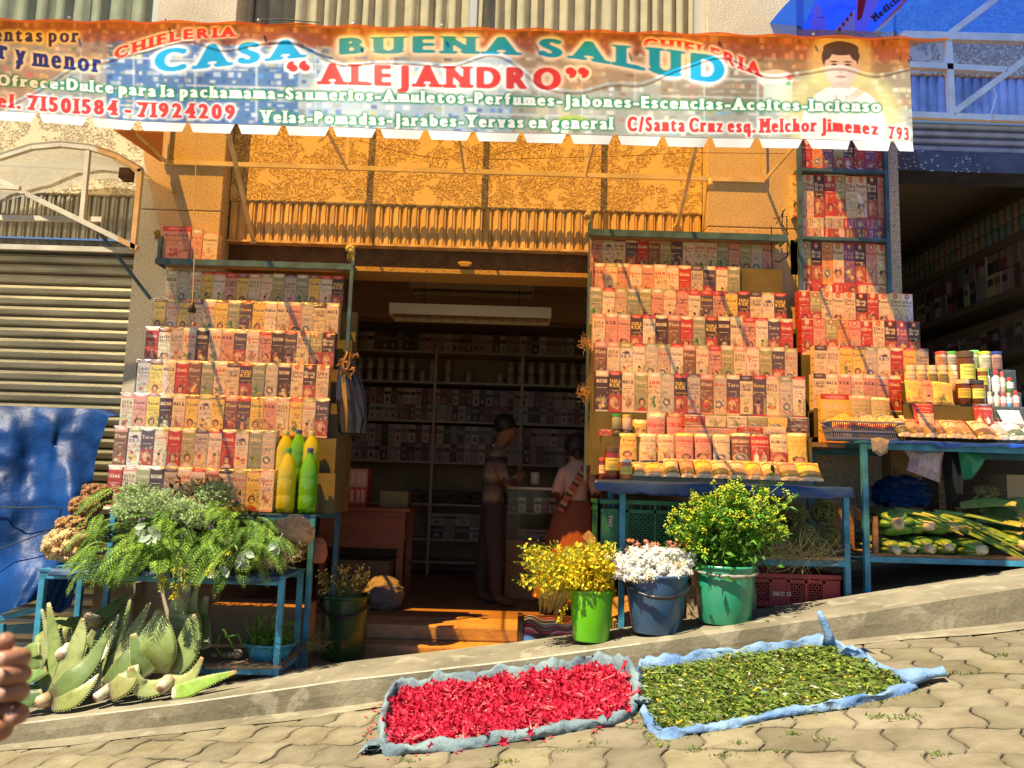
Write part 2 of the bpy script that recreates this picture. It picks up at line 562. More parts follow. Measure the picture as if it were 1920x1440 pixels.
def mat_cement(name, c1, c2, c3, scale=3.0):
 m = mat(name, c1, .92, bump=.35, bscale=60)
 n, l = m.node_tree.nodes, m.node_tree.links
 b = n['Principled BSDF']
 b.inputs['Specular IOR Level'].default_value = .25
 tc = n.new('ShaderNodeTexCoord')
 t = n.new('ShaderNodeTexNoise'); t.inputs['Scale'].default_value = scale; t.inputs['Detail'].default_value = 9; t.inputs['Roughness'].default_value = .65
 q = n.new('ShaderNodeTexNoise'); q.inputs['Scale'].default_value = scale * 3.1; q.inputs['Detail'].default_value = 6; q.inputs['Distortion'].default_value = 1.2
 l.new(tc.outputs['Object'], t.inputs[0]); l.new(tc.outputs['Object'], q.inputs[0])
 r = n.new('ShaderNodeValToRGB')
 r.color_ramp.elements[0].position = .36; r.color_ramp.elements[0].color = (*c2, 1)
 r.color_ramp.elements[1].position = .62; r.color_ramp.elements[1].color = (*c1, 1)
 l.new(t.outputs[0], r.inputs[0])
 c = n.new('ShaderNodeMix'); c.data_type = 'RGBA'
 r2 = n.new('ShaderNodeValToRGB'); r2.color_ramp.elements[0].position = .56; r2.color_ramp.elements[1].position = .64
 l.new(q.outputs[0], r2.inputs[0])
 mt = n.new('ShaderNodeMath'); mt.operation = 'MULTIPLY'; mt.inputs[1].default_value = .55
 l.new(r2.outputs[0], mt.inputs[0]); l.new(mt.outputs[0], c.inputs[0])
 l.new(r.outputs[0], c.inputs[6]); c.inputs[7].default_value = (*c3, 1)
 l.new(c.outputs[2], b.inputs['Base Color'])
 return m
M_curb = mat_cement('kerb cement', (.26, .225, .155), (.15, .13, .085), (.36, .32, .23), 2.2)
M_side = mat_cement('pavement cement', (.36, .29, .20), (.24, .19, .13), (.42, .35, .25))
M_dark = mat('shop dark', (.10, .07, .045), .9, var=.3)
M_steelpaint = mat('cream painted steel', (.62, .55, .42), .5, var=.2, scale=6, bump=.1)
M_bluepaint = mat('blue painted steel', (.045, .26, .42), .45, var=.45, scale=9, bump=.25, bscale=30)
M_bluedark = mat('dusty blue steel', (.05, .14, .22), .55, var=.4, scale=9, bump=.2)
M_wood = mat('rough wood', (.30, .19, .10), .8, col2=(.17, .10, .05), scale=5, stretch=(2, 14, 14), bump=.3)
M_woodlight = mat('pale plywood', (.46, .33, .19), .7, col2=(.34, .23, .12), scale=4, stretch=(1, 9, 9), bump=.2)
# ------------------------------------------------------------------ street: base sheet, wavy interlocking pavers, gutter, kerb
mb = MB()
nx, xs = 40, [lerp(-22, 22, i / 40) for i in range(41)]
for i in range(40):
 a, b = xs[i], xs[i + 1]
 mb.add([(a, -18, zs(a) - .008), (b, -18, zs(b) - .008), (b, YC - .01, zs(b) - .008), (a, YC - .01, zs(a) - .008)], [(0, 1, 2, 3)])
structure(mb.build('street', mat('joint dirt', (.15, .12, .075), .95, var=.5, scale=14, bump=.5), origin=(0, 0, 0)))
mb = MB()
a1, a2 = RAD(-24), RAD(70)
e1 = np.array((math.cos(a1), math.sin(a1))) * .185
e2 = np.array((math.cos(a2), math.sin(a2))) * .208
def pp(s, t):
 S = s + .085 * math.sin(2 * math.pi * t)
 Tt = t + .045 * math.sin(2 * math.pi * s)
 return e1 * S + e2 * Tt
rp = random.Random(5)
joint_pts = []
for j in range(-20, 34):
 for i in range(-34, 40):
  off = .5 * (j % 2)
  c = e1 * (i + off + .5) + e2 * (j + .5) + np.array((0, 2.0))
  if not (-3.6 < c[0] < 3.9 and 1.5 < c[1] < YC + .1): continue
  out = []
  N = 8
  for k in range(4): out.append(pp(i + off + k / 4, j))
  for k in range(N): out.append(pp(i + off + 1, j + k / N))
  for k in range(4): out.append(pp(i + off + 1 - k / 4, j + 1))
  for k in range(N): out.append(pp(i + off, j + 1 - k / N))
  out = [q + np.array((0, 2.0)) for q in out]
  cx = sum(out) / len(out)
  dz = rp.uniform(-.003, .003); tx, ty = rp.uniform(-.02, .02), rp.uniform(-.02, .02)
  sh = rp.uniform(.72, 1.16); warm = rp.uniform(.92, 1.06)
  base = np.array((.235 * sh, .20 * sh, .128 * sh * warm))
  def P(q, z): return (q[0], min(q[1], YC - .02), zs(q[0]) + z + dz + (q[0] - cx[0]) * tx + (q[1] - cx[1]) * ty)
  def ins(q, d):
   v = q - cx; L = np.linalg.norm(v)
   return cx + v * (1 - d / L)
  n = len(out)
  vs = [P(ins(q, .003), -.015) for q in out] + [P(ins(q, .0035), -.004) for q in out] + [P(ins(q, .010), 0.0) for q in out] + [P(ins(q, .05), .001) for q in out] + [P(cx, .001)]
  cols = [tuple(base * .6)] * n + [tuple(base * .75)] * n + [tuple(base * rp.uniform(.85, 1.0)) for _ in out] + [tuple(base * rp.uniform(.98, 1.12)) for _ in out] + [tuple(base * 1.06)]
  fs = []
  for r_ in range(3):
   for k in range(n):
    fs.append((r_ * n + k, r_ * n + (k + 1) % n, (r_ + 1) * n + (k + 1) % n, (r_ + 1) * n + k))
  for k in range(n): fs.append((3 * n + k, 3 * n + (k + 1) % n, 4 * n))
  mb.add(vs, fs, 0, cols)
  joint_pts.append(out[0]); joint_pts.append(out[5]); joint_pts.append(out[3])
structure(mb.build('street_paving', M_paver, origin=(0, 0, 0), smooth=False))
mb = MB()
for i in range(120):
 a, b = lerp(-3.4, 3.8, i / 120), lerp(-3.4, 3.8, (i + 1) / 120)
 ya, yb_ = YC - .13 - .035 * noise1(a * 2), YC - .13 - .035 * noise1(b * 2)
 mb.add([(a, ya, zs(a) + .004), (b, yb_, zs(b) + .004), (b, YC, zs(b) + .005), (a, YC, zs(a) + .005)], [(0, 1, 2, 3)])
structure(mb.build('gutter', M_curb, origin=(0, 0, 0), smooth=True))
mb = MB()
N = 260
prof = lambda X: [(YC - .010, zs(X) - .02), (YC - .008 + .003 * noise1(X * 6), lerp(zs(X), zc(X), .5)), (YC - .002 + .002 * noise1(X * 9), zc(X) - .006), (YC + .004, zc(X) - .001 + .001 * noise1(X * 13)), (YC + .03, zc(X) + .001), (YC + .2, zc(X) + .004 * noise1(X * 2)), (YB - .02, zc(X)), (YB, zc(X) - .012), (YB + .004, min(zc(X), zside(X)) - .06)]
vs, fs = [], []
for i in range(N + 1):
 X = lerp(-9, 9, i / N) if i not in (0, N) else (-14 if i == 0 else 14)
 vs += [(X, y, z) for y, z in prof(X)]
n = 9
for i in range(N):
 for k in range(n - 1):
  fs.append((i * n + k, (i + 1) * n + k, (i + 1) * n + k + 1, i * n + k + 1))
mb.add(vs, fs)
for i in range(len(fs)):
 if i % (n - 1) in (2,) and -9 + 18 * (i // (n - 1)) / N < .6: mb.m[i] = 1
structure(mb.build('kerb', [M_curb, mat('worn kerb edge', (.40, .37, .29), .9, var=.3, scale=12)], origin=(0, 0, 0)))
mb = MB()
segs = [(-14, -1.2, lambda X: zc(X) - .09), (-1.2, .62, lambda X: PAD), (.62, 14, lambda X: zc(X) - .05)]
for x0, x1, fz in segs:
 m = 24
 for i in range(m):
  a, b = lerp(x0, x1, i / m), lerp(x0, x1, (i + 1) / m)
  mb.add([(a, YB - .01, fz(a)), (b, YB - .01, fz(b)), (b, YF + .2, fz(b)), (a, YF + .2, fz(a))], [(0, 1, 2, 3)])
mb.add([(.62, YB - .01, PAD), (.62, YF + .1, PAD), (.62, YF + .1, zc(.62) - .05), (.62, YB - .01, zc(.62) - .05)], [(0, 1, 2, 3)])
mb.add([(-1.2, YB - .01, PAD), (-1.2, YF + .1, PAD), (-1.2, YF + .1, zc(-1.2) - .09), (-1.2, YB - .01, zc(-1.2) - .09)], [(0, 1, 2, 3)])
structure(mb.build('pavement', M_side, origin=(0, 0, 0)))
mb = MB()
mb.box(-1.95, 1.3, 5.20, 5.42, PAD - .1, FLOOR - .095)
mb.box(-1.95, 1.3, 5.38, 5.75, FLOOR - .094, FLOOR)
structure(mb.build('doorstep', mat_cement('doorstep cement', (.50, .37, .22), (.34, .23, .13), (.52, .40, .26), 5), bevel=.012))
# ------------------------------------------------------------------ the building
YP = 5.10
bld = thing('shop_building', 'rendered shop building with granite pillars, spattered stucco lintels and curtained upper windows', 'building', (0, YF, zc(0)))
def zat(px, py, Y=5.25): return at(px, py, Y).z
PX0, PX1 = at(268, 300, YP).x, at(414, 400, YP).x
QX0, QX1 = at(1326, 400, YP).x, at(1500, 400, YP).x
QX1b = at(1668, 320, YF).x
ZTOP = zat(900, -60) + 2.4
for x0, x1 in ((PX0, PX1), (QX0, QX1)):
 mb = MB()
 zb = zside((x0 + x1) / 2) - .2
 for k, (a, b) in enumerate(((zb, zat(340, 800, YP)), (zat(340, 800, YP) + .004, zat(340, 395, YP)), (zat(340, 395, YP) + .004, ZTOP))):
  mb.box(x0, x1, YP, 5.65, a, b)
 mb.build('pillar', M_granite, bld, bevel=.006)
mb = MB()
mb.box(QX1 + .002, QX1b, 5.18, 5.6, zside(QX1) - .2, ZTOP - .02)
mb.build('side_wall', M_granite, bld)
zL, zF, zB = zat(870, 392), zat(870, 464), zat(870, 511)
zU = zat(900, 75)           # sill of the upper windows
mb = MB()
mb.box(PX1 + .002, QX0 - .002, 5.22, 5.6, zL, zU - .02)
mb.build('lintel', M_stucco, bld, bevel=.01)
mb = MB()
mb.box(-8, PX0 - .002, 5.24, 5.6, zat(130, 366), zU - .02)
mb.build('lintel', M_stucco, bld, bevel=.01)
zR = zat(1800, 142, 5.22)
mb = MB()
mb.box(QX1b + .002, 8, 5.22, 5.6, zR, zR + .75)
mb.build('lintel', M_stucco, bld, bevel=.01)
M_comb = mat('combed plaster', (.50, .44, .33), .95, col2=(.36, .31, .22), scale=14, stretch=(6, 1, 1), bump=1.0, bscale=16)
mb = MB()
mb.box(QX0 - .02, 8, 5.30, 5.62, zR + .754, ZTOP)
mb.build('upper_wall', M_comb, bld)
M_alu = mat('window aluminium', (.6, .58, .52), .35, metal=.6)
M_pane = mat_film('window glass', (.6, .65, .6), (.93, .95, .92), gloss=.03)
M_curt = mat('cream curtain', (.74, .62, .40), .85, var=.12, trans=.25)
M_curt2 = mat('greenish blind', (.42, .43, .30), .8, var=.15, trans=.2)
def window(x0, x1, z0, cm, fold, seed):
 wn = thing('window', None, None)
 wn.parent = bld
 mb = MB()
 for xa in [x0, x1 - .05, (x0 + x1) / 2 - .02]:
  mb.box(xa, xa + .05, 5.28, 5.34, z0, ZTOP)
 mb.box(x0 + .052, x1 - .052, 5.275, 5.345, z0 - .01, z0 + .05)
 mb.build('frame', M_alu, wn)
 mb = MB(); mb.add([(x0, 5.31, z0), (x1, 5.31, z0), (x1, 5.31, ZTOP), (x0, 5.31, ZTOP)], [(0, 1, 2, 3)])
 mb.build('pane', M_pane, wn)
 mb = MB(); vs = []; n = int((x1 - x0) / fold * 6); fs = []
 ph = 0
 for i in range(n + 1):
  X = lerp(x0, x1, i / n); ph += R.uniform(.5, 1.6)
  for k in range(3):
   z = lerp(z0 + .01, ZTOP, k / 2)
   vs.append((X + .02 * math.sin(ph * .5) * k, 5.42 + .028 * math.sin(ph) + .012 * k * math.sin(ph * .37), z))
 for i in range(n):
  for k in range(2):
   fs.append((i * 3 + k, (i + 1) * 3 + k, (i + 1) * 3 + k + 1, i * 3 + k + 1))
 mb.add(vs, fs); mb.build('curtain', cm, wn, smooth=True)
 mb = MB(); mb.box(x0, x1, 5.55, 5.58, z0 - .2, ZTOP); mb.build('room_behind', M_dark, wn)
window(at(458, 20, 5.3).x, at(1314, 20, 5.3).x, zU, M_curt, .10, 1)
window(-6, at(303, 10, 5.3).x, zU - .02, M_curt2, .16, 2)
mb = MB(); x = at(1314, 20, 5.3).x; mb.box(x, x + .04, 5.2, 5.3, zU, ZTOP); mb.build('downpipe', mat('white pipe', (.75, .72, .66), .4), bld)
M_rib = mat('old galvanised sheet', (.74, .58, .36), .5, metal=.1, col2=(.44, .32, .19), scale=5, bump=.15, stretch=(3, 3, .6))
M_rib_bluelit = mat('blue light tinted galvanised sheet', (.40, .46, .55), .4, metal=.2, var=.4, scale=5)  # blue of the awning's light put into the sheet's base colour
M_rust = mat('rusted brown beam', (.055, .03, .018), .6, col2=(.10, .055, .025), scale=12, bump=.3)
M_grit = mat('mortar splashes', (.42, .28, .10), .9)
def ribbed(x0, x1, Y, z0, z1, step=.062):
 mb = MB(); vs = []; x = x0; pts = []
 while x < x1:
  j = R.uniform(-.003, .003)
  pts += [(x, 0), (x + .006, -.012), (x + .030 + j, -.017), (x + .034 + j, -.010), (x + .046, -.012), (x + .052, .004)]
  x += step
 for (a, d) in pts: vs += [(a, Y + d, z0), (a, Y + d, z1)]
 mb.add(vs, [(2 * i, 2 * i + 2, 2 * i + 3, 2 * i + 1) for i in range(len(pts) - 1)])
 return mb
ribbed(PX1 + .01, QX0 - .01, 5.243, zF, zL - .003).build('ribbed_fascia', M_rib, bld)
ribbed(-7, PX0 - .01, 5.262, zat(130, 446), zat(130, 366) - .003).build('ribbed_fascia', mat('grey galvanised sheet', (.40, .36, .27), .5, col2=(.26, .23, .17), scale=5), bld)
ribbed(QX1b + .01, 7, 5.243, zat(1800, 222), zR - .003).build('ribbed_fascia', M_rib_bluelit, bld)
mb = MB()
mb.box(PX1 + .003, QX0 - .003, 5.29, 5.5, zB + .02, zF - .018)
mb.box(PX1 + .003, QX0 - .003, 5.215, 5.31, zF - .016, zF - .002, 1)
mb.box(PX1 + .003, QX0 - .003, 5.24, 5.5, zB - .012, zB + .018, 2)
for i in range(900):
 x = R.uniform(PX1 + .1, QX0 - .1); z = zB + .02 + min(.1, abs(R.gauss(0, .022))) if R.random() < .9 else R.uniform(zB, zF - .03)
 r_ = R.uniform(.001, .004)
 mb.blob((x, 5.288, z), r_, .002, r_, 5, 2)
for i in range(240):
 x = R.uniform(PX1 + .1, QX0 - .1); r_ = R.uniform(.002, .006)
 mb.blob((x, 5.24, zB + R.uniform(-.01, .02)), r_, .004, r_, 5, 2)
mb.build('door_beam', [M_rust, M_rib, M_grit], bld)
mb = MB()
px = at(872, 497, 5.25)
mb.tube([(px.x - .045, 5.22, px.z), (px.x + .045, 5.22, px.z)], .012, 8)
mb.box(px.x - .03, px.x + .03, 5.21, 5.24, px.z - .016, px.z + .016)
mb.build('shutter_lock', M_grit, bld)
for (x, y) in ((805, 405), (848, 410)):
 p = at(x, y, 5.31)
 mb = MB()
 for k in range(7 if x == 805 else 2):
  a = Vector((p.x + R.uniform(-.02, .02), 5.315, p.z + R.uniform(-.01, .04)))
  mb.tube([a, a + Vector((R.uniform(-.03, .03), -.02, -.05)), a + Vector((R.uniform(-.03, .03), -.01, -.10))], .004, 5)
 tag(mb.build('wire_hook', mat('black wire', (.02, .015, .01), .6)), 'black tangle of wire hooked on the ribbed fascia' if x == 805 else 'short black wire hook beside the wire tangle on fascia', 'hook')
M_slat = mat('grey shutter slats', (.56, .49, .32), .36, metal=.3, col2=(.36, .31, .20), scale=4, bump=.12, stretch=(.6, 1, 6))
def slats(x0, x1, Y, z0, z1, step, m, parent, name='roller_shutter'):
 mb = MB(); pts = []; z = z1
 while z > z0:
  pts += [(z, 0), (z - .008, -.016), (z - step * .35, -.024), (z - step * .75, -.018), (z - step * .86, -.004), (z - step * .92, .012)]
  z -= step
 vs = []
 for (zz, d) in pts: vs += [(x0, Y + d, zz), (x1, Y + d, zz)]
 mb.add(vs, [(2 * i, 2 * i + 2, 2 * i + 3, 2 * i + 1) for i in range(len(pts) - 1)])
 return mb.build(name, m, parent)
slats(-7, PX0 - .01, 5.36, zside(-3) - .3, zat(130, 470), .074, M_slat, bld)
mb = MB(); mb.box(-7, PX0 - .005, 5.27, 5.5, zat(130, 470) + .004, zat(130, 448)); mb.build('door_beam', mat('grey beam', (.14, .13, .10), .6, var=.4), bld)
slats(QX1b + .01, 7, 5.33, zat(1800, 284), zat(1800, 222), .056, mat('pale shutter slats', (.36, .42, .50), .35, metal=.2, var=.2), bld, 'shutter_roll')  # slat colour carries the same blue light tint as the fascia
mb = MB()
zb0, zb1 = zat(1800, 322), zat(1800, 286)
mb.box(QX1b + .005, 7, 5.25, 5.5, zb0, zb1)
for i in range(120):
 c = R.choice([1.98, 2.62, 2.75, 3.1]); x = c + R.gauss(0, .08); z = R.uniform(zb0, zb1); r_ = R.uniform(.002, .008)
 mb.blob((x, 5.249, z), r_ * 1.6, .001, r_, 5, 1)
mb.build('door_beam', [mat('dark painted beam', (.07, .07, .08), .5, var=.3), mat('worn paint', (.35, .38, .42), .7)], bld)
# ------------------------------------------------------------------ rooms
M_roomwall = mat('tan interior wall', (.38, .27, .16), .9, var=.2, scale=3)
mb = MB()
XL, XR, YBK = -2.05, 1.42, 8.75
mb.box(XL - .1, XL, 5.6, YBK, FLOOR - .1, CZ + 1.95)
mb.box(XR, XR + .1, 5.6, YBK, FLOOR - .1, CZ + 1.95)
mb.box(XL - .1, XR + .1, YBK, YBK + .1, FLOOR - .1, CZ + 1.95)
structure(mb.build('room_wall', M_roomwall))
mb = MB(); mb.box(XL, XR, 5.752, YBK, FLOOR - .1, FLOOR - .002)
structure(mb.build('room_floor', mat('worn shop floor', (.34, .21, .12), .5, col2=(.22, .13, .07), scale=3)))
mb = MB(); mb.box(XL - .1, XR + .1, 5.6, YBK + .1, CZ + 1.952, CZ + 2.1); mb.box(XL, XR, 7.95, 8.2, CZ + 1.66, CZ + 1.95)
structure(mb.build('room_ceiling', mat('stained ceiling', (.50, .38, .24), .9, col2=(.36, .25, .15), scale=1.5, stretch=(.4, 2, 1))))
mb = MB()
RX0, RX1 = QX1b, 5.3
mb.box(RX0 - .1, RX0, 5.62, 9.8, zside(2.5) - .1, CZ + 3.0)
mb.box(4.25, 4.35, 5.62, 9.8, zside(2.5) - .1, CZ + 3.0)
mb.box(RX0 - .1, 4.35, 9.8, 9.9, zside(2.5) - .1, CZ + 3.0)
structure(mb.build('side_shop_wall', mat('side shop wall', (.42, .33, .2), .9, var=.1)))
mb = MB(); mb.box(RX0, 4.25, 5.3, 9.8, zside(3) - .2, zside(3) - .01)
structure(mb.build('side_shop_floor', M_dark))
mb = MB(); mb.box(RX0, 4.25, 5.62, 9.8, CZ + 2.6, CZ + 2.7)
structure(mb.build('side_shop_ceiling', mat('side shop ceiling', (.3, .235, .15), .9)))
# ------------------------------------------------------------------ awnings
YA = 3.42
def ztop(px): return at(px, interp(px, TOPL), YA)
TOPL = [(-140, 30), (0, 36), (300, 39), (640, 48), (960, 54), (1280, 62), (1705, 72)]
awn = thing('orange_awning', 'orange plastic awning sheet on a cream steel frame above the middle shop', 'awning', (0, 4.3, CZ + 2.1))
M_orange = mat_film('orange awning sheet', (1.0, .33, .04), (1.0, .48, .07), gloss=.01, transluc=.07, gloss_rough=.3)
mb = MB(); NX, NY = 90, 14; vs, fs = [], []
XA0, XA1 = -2.78, 1.95
for i in range(NX + 1):
 X = lerp(XA0, XA1, i / NX)
 pxx = 960 + X / YA * FPX
 zf = ztop(pxx - 22).z + .004
 ov = .050 + .020 * noise1(X * 1.1 + .6) + (.04 * max(0, (-X - 1.9))) + .012 * math.sin(X * 7)
 if X > 1.74: ov *= max(.1, (1.95 - X) / .21)
 for k in range(NY + 1):
  t = k / NY
  Y = lerp(YA - ov, 5.06, t)
  z = lerp(zf - ov * .62, CZ + 2.92, t) - .05 * math.sin(math.pi * t) * (1 + .5 * math.sin(X * 5.2)) + .006 * math.sin(X * 23 + t * 9)
  vs.append((X, Y, z))
for i in range(NX):
 for k in range(NY):
  a = i * (NY + 1) + k
  fs.append((a, a + NY + 1, a + NY + 2, a + 1))
mb.add(vs, fs)
mb.build('sheet', M_orange, awn, smooth=True)
mb = MB()
edge = [Vector(vs[i * (NY + 1)]) + Vector((0, -.004, -.002)) for i in range(NX + 1)]
for i in range(NX): mb.add([edge[i], edge[i + 1], edge[i + 1] + Vector((0, 0, -.012)), edge[i] + Vector((0, 0, -.012))], [(0, 1, 2, 3)])
mb.build('hem', mat_film('red orange hem', (1.0, .22, .05), (1.0, .55, .2), gloss=.02, transluc=.45), awn, smooth=True)
mb = MB()
Wb = [at(300, 303, YP - .06), at(1440, 330, YP - .06)]
zw = (Wb[0].z + Wb[1].z) / 2
A = Vector((Wb[0].x, YP - .014, zw)); B = Vector((Wb[1].x, YP - .014, zw))
mb.bar(A, B, .02, .03)
FX0, FX1 = at(215, 245, 3.95).x, B.x
mb.bar((XA0, YA + .07, zw - .02), (at(1690, 80, YA).x, YA + .07, zw - .02), .035, .035)
for px in (305, 647, 870, 1100, 1437):
 X = at(px, 315, YP - .06).x
 mb.bar((X, YP - .014, zw + .02), (X, YP - .014, CZ + 2.9), .026, .02)
 mb.bar((X, YP - .03, zw), (X, YA + .09, zw - .02), .012, .022)
mb.build('frame', M_steelpaint, awn)
for (a, b) in (((475, 452), (425, 235)), ((1270, 425), (1306, 270))):
 p0 = at(a[0], a[1], 5.22)
 p1 = at(b[0], b[1], 4.35)
 mb = MB(); mb.bar(p0, p1, .022, .022); mb.blob(p0, .03, .02, .025, 8)
 mb.build('brace', M_steelpaint, awn)
mb = MB()
a, b, c_ = at(212, 243, 4.35), at(306, 246, YP - .05), at(302, 304, YP - .05)
mb.add([a, b, c_], [(0, 1, 2)]); mb.add([a + Vector((.004, 0, 0)), b + Vector((.004, 0, 0)), c_ + Vector((.004, 0, 0))], [(0, 1, 2)])
mb.build('side_flap', mat('faded orange cloth', (.62, .30, .12), .8, trans=.2), awn)
gaw = thing('barrel_awning', 'grey barrel awning on an arched cream frame above the closed shutter', 'awning', (-2.6, 4.4, CZ + 1.5))
YG = 4.62
arch = [at(x, y, YG) for x, y in ((-260, 420), (-180, 350), (-90, 312), (0, 295), (60, 276), (115, 271), (170, 277), (220, 293), (266, 320))]
mb = MB()
for i in range(len(arch) - 1): mb.bar(arch[i], arch[i + 1], .03, .035)
mb.bar(at(264, 318, YG), at(250, 468, YG), .03, .03)
mb.bar(at(166, 282, YG), at(154, 412, YG), .026, .026)
mb.bar(at(-80, 300, YG), at(258, 466, YG), .03, .03)
mb.bar(at(-100, 303, YG + .5), at(245, 318, YG + .5), .026, .026)
mb.bar(at(-100, 407, YG + .03), at(192, 412, YG + .03), .024, .03)
mb.bar(at(-100, 460, YG + .03), at(252, 470, YG + .03), .026, .03)
mb.bar(at(-20, 350, YG - .04), at(38, 353, YG - .04), .024, .024)
mb.build('frame', M_steelpaint, gaw)
mb = MB(); mb.bar(at(188, 438, YG + .05), at(282, 560, YP - .02), .016, .016); mb.build('brace', M_bluedark, gaw)
mb = MB(); p = at(235, 322, 4.7); mb.box(p.x - .03, p.x + .03, 4.68, 4.76, p.z - .045, p.z + .02); mb.build('clamp', M_dark, gaw)
mb = MB()
M_grey = mat_film('grey plastic sheet', (.50, .48, .40), (.70, .64, .50), gloss=.03, transluc=.62, gloss_rough=.4)
vs, fs = [], []
for k in range(7):
 Y = lerp(YG - .02, 5.22, k / 6)
 for a in arch: vs.append((a.x, Y, a.z + .02 - .02 * math.sin(k)))
n = len(arch)
for k in range(6):
 for i in range(n - 1): fs.append((k * n + i, k * n + i + 1, (k + 1) * n + i + 1, (k + 1) * n + i))
mb.add(vs, fs)
mb.build('sheet', M_grey, gaw, smooth=True)
baw = thing('blue_awning', 'bright blue tarpaulin awning on white steel bars over the right-hand shop', 'awning', (3, 4.6, CZ + 2.4))
P1, P2 = at(1430, 57, 5.25), at(1490, 0, 4.68)
sl = (P1.z - P2.z) / (P1.y - P2.y)
def bz(Y): return P1.z + (Y - P1.y) * sl
def bpl(px, py, lift=0.0):
 d = ray(px, py)            # plane z = P1.z + sl (Y - P1.y)
 t = (P1.z - lift - CZ - sl * P1.y) / (d.z - sl * d.y)
 return CAM + d * t
M_blue = mat_film('blue tarpaulin', (.02, .10, .95), (.04, .25, 1.0), gloss=.02, transluc=.38, gloss_rough=.35)
mb = MB(); vs, fs = [], []
BX0, BX1 = P1.x, 6.5
for i in range(31):
 for k in range(9):
  X = lerp(BX0, BX1, i / 30); Y = lerp(3.95, 5.27, k / 8)
  vs.append((X, Y, bz(Y) + .012 * math.sin(X * 9 + k)))
for i in range(30):
 for k in range(8):
  a = i * 9 + k; fs.append((a, a + 9, a + 10, a + 1))
mb.add(vs, fs)
mb.build('sheet', M_blue, baw, smooth=True)
mb = MB()
W1, W2, W3, W4, W5, W6 = range(6)
def pg(pts, mi, lift): mb.add([bpl(x, y, lift) for x, y in pts], [tuple(range(len(pts)))], mi)
pg([(1500, 59), (1548, -30), (1740, -30), (1636, 60)], 0, .006)
pg([(1522, 58), (1518, 42), (1530, 22), (1540, 24), (1546, 33), (1551, 58)], 1, .009)
pg([(1524, 26), (1528, 12), (1535, 8), (1540, 15), (1538, 26)], 1, .012)
pg([(1562, 58), (1604, 18), (1604, 60)], 2, .009)
pg([(1605, 60), (1605, 0), (1625, -30), (1660, -30), (1622, 60)], 1, .012)
pg([(1607, 40), (1609, -10), (1630, -25), (1616, 34)], 3, .015)
pg([(1638, 60), (1700, -8), (1716, -30), (1728, -30), (1650, 60)], 4, .009)
for k in range(4):
 pg([(1572 + k * 7, 58 - k * 9), (1577 + k * 7, 58 - k * 9), (1577 + k * 7, 50 - k * 9), (1572 + k * 7, 52 - k * 9)], 3, .013)
st = strip('Medicina', True, H=48)
ys, xs_ = np.where(st > .5)
from collections import defaultdict
step = 3
cells = set((int(y) // step, int(x) // step) for y, x in zip(ys, xs_))
W_, H_ = st.shape[1] / step, 96 / step
o_, ex, ey = Vector((1634, 36)), Vector((58, -50)), Vector((11, 13))
for (yy, xx) in cells:
 q = []
 for (dx, dy) in ((0, 0), (1, 0), (1, 1), (0, 1)):
  u, v = (xx + dx) / W_, (yy + dy) / H_
  P_ = o_ + ex * u + ey * (v - .4) * 1.5
  q.append(bpl(P_.x, P_.y, .016))
 mb.add(q, [(0, 1, 2, 3)], 5)
mb.build('printed_panel', [mat('print blue', (.10, .22, .85), .6, trans=.6), mat('print pale blue', (.52, .58, .85), .6, trans=.6), mat('print white', (.8, .85, .6), .6, trans=.6),
       mat('print red', (.5, .05, .05), .6, trans=.6), mat('print salmon', (.9, .45, .3), .6, trans=.6), mat('print black', (.02, .02, .03), .6)], baw)
M_white_bar = mat('white steel bar', (.62, .62, .60), .45, var=.15)
mb = MB()
YR = 4.3
for a, b, t_ in (((1690, 68), (1990, 76), .045), ((1690, 122), (1886, 133), .035), ((1690, 216), (1990, 227), .035), ((1776, 70), (1784, 214), .035), ((1784, 214), (1990, 62), .035), ((1778, 66), (1890, -20), .035)):
 mb.bar(at(*a, YR), at(*b, YR), t_, t_)
mb.build('frame', M_white_bar, baw)
mb = MB()
mb.tube([at(x, y, YR - .03) for x, y in ((1863, 165), (1868, 180), (1862, 200), (1858, 213), (1864, 222), (1852, 226))], .003, 5)
tag(mb.build('cord', mat('white string', (.7, .7, .7), .8)), 'thin white string dangling from the blue awning frame', 'string')
# ------------------------------------------------------------------ printed banner
BOTL = [(-140, 203), (0, 208), (100, 213), (170, 219), (260, 227), (420, 232), (640, 238), (900, 247), (1160, 253), (1280, 257), (1500, 260), (1705, 266)]
TL2 = [(x, y + 3) for x, y in TOPL]
def bt(x): return interp(x, TL2)
def bb(x): return interp(x, BOTL)
BW, BH = 1430, 176
bx0, bx1 = -120.0, 1704.0
sc_ = BW / (bx1 - bx0)
cv = Canvas(BW, BH, (.55, .56, .56))
rb = random.Random(3)
def ux(x): return (x - bx0) * sc_
def vy(x, y): return (y - bt(x)) / (bb(x) - bt(x)) * BH
def shelfpic(x0, x1, y0, y1, pal, cw, chh, base):
 cv.rect(ux(x0), y0, ux(x1), y1, base)
 y = y0
 while y < y1:
  h = rb.uniform(chh * .7, chh * 1.4)
  x = ux(x0)
  while x < ux(x1):
   w_ = rb.uniform(cw * .5, cw * 1.5)
   c = rb.choice(pal); k = rb.uniform(.6, 1.25)
   if rb.random() < .72: cv.rect(x, y + rb.uniform(0, h * .4), min(x + w_, ux(x1)), y + h - 1, tuple(min(1, q * k) for q in c), .8)
   x += w_ + rb.uniform(.3, 1.2)
  y += h + 1.5
blues = [(.06, .20, .62), (.10, .34, .75), (.55, .66, .80), (.8, .84, .88), (.04, .12, .40), (.7, .75, .8), (.75, .68, .25)]
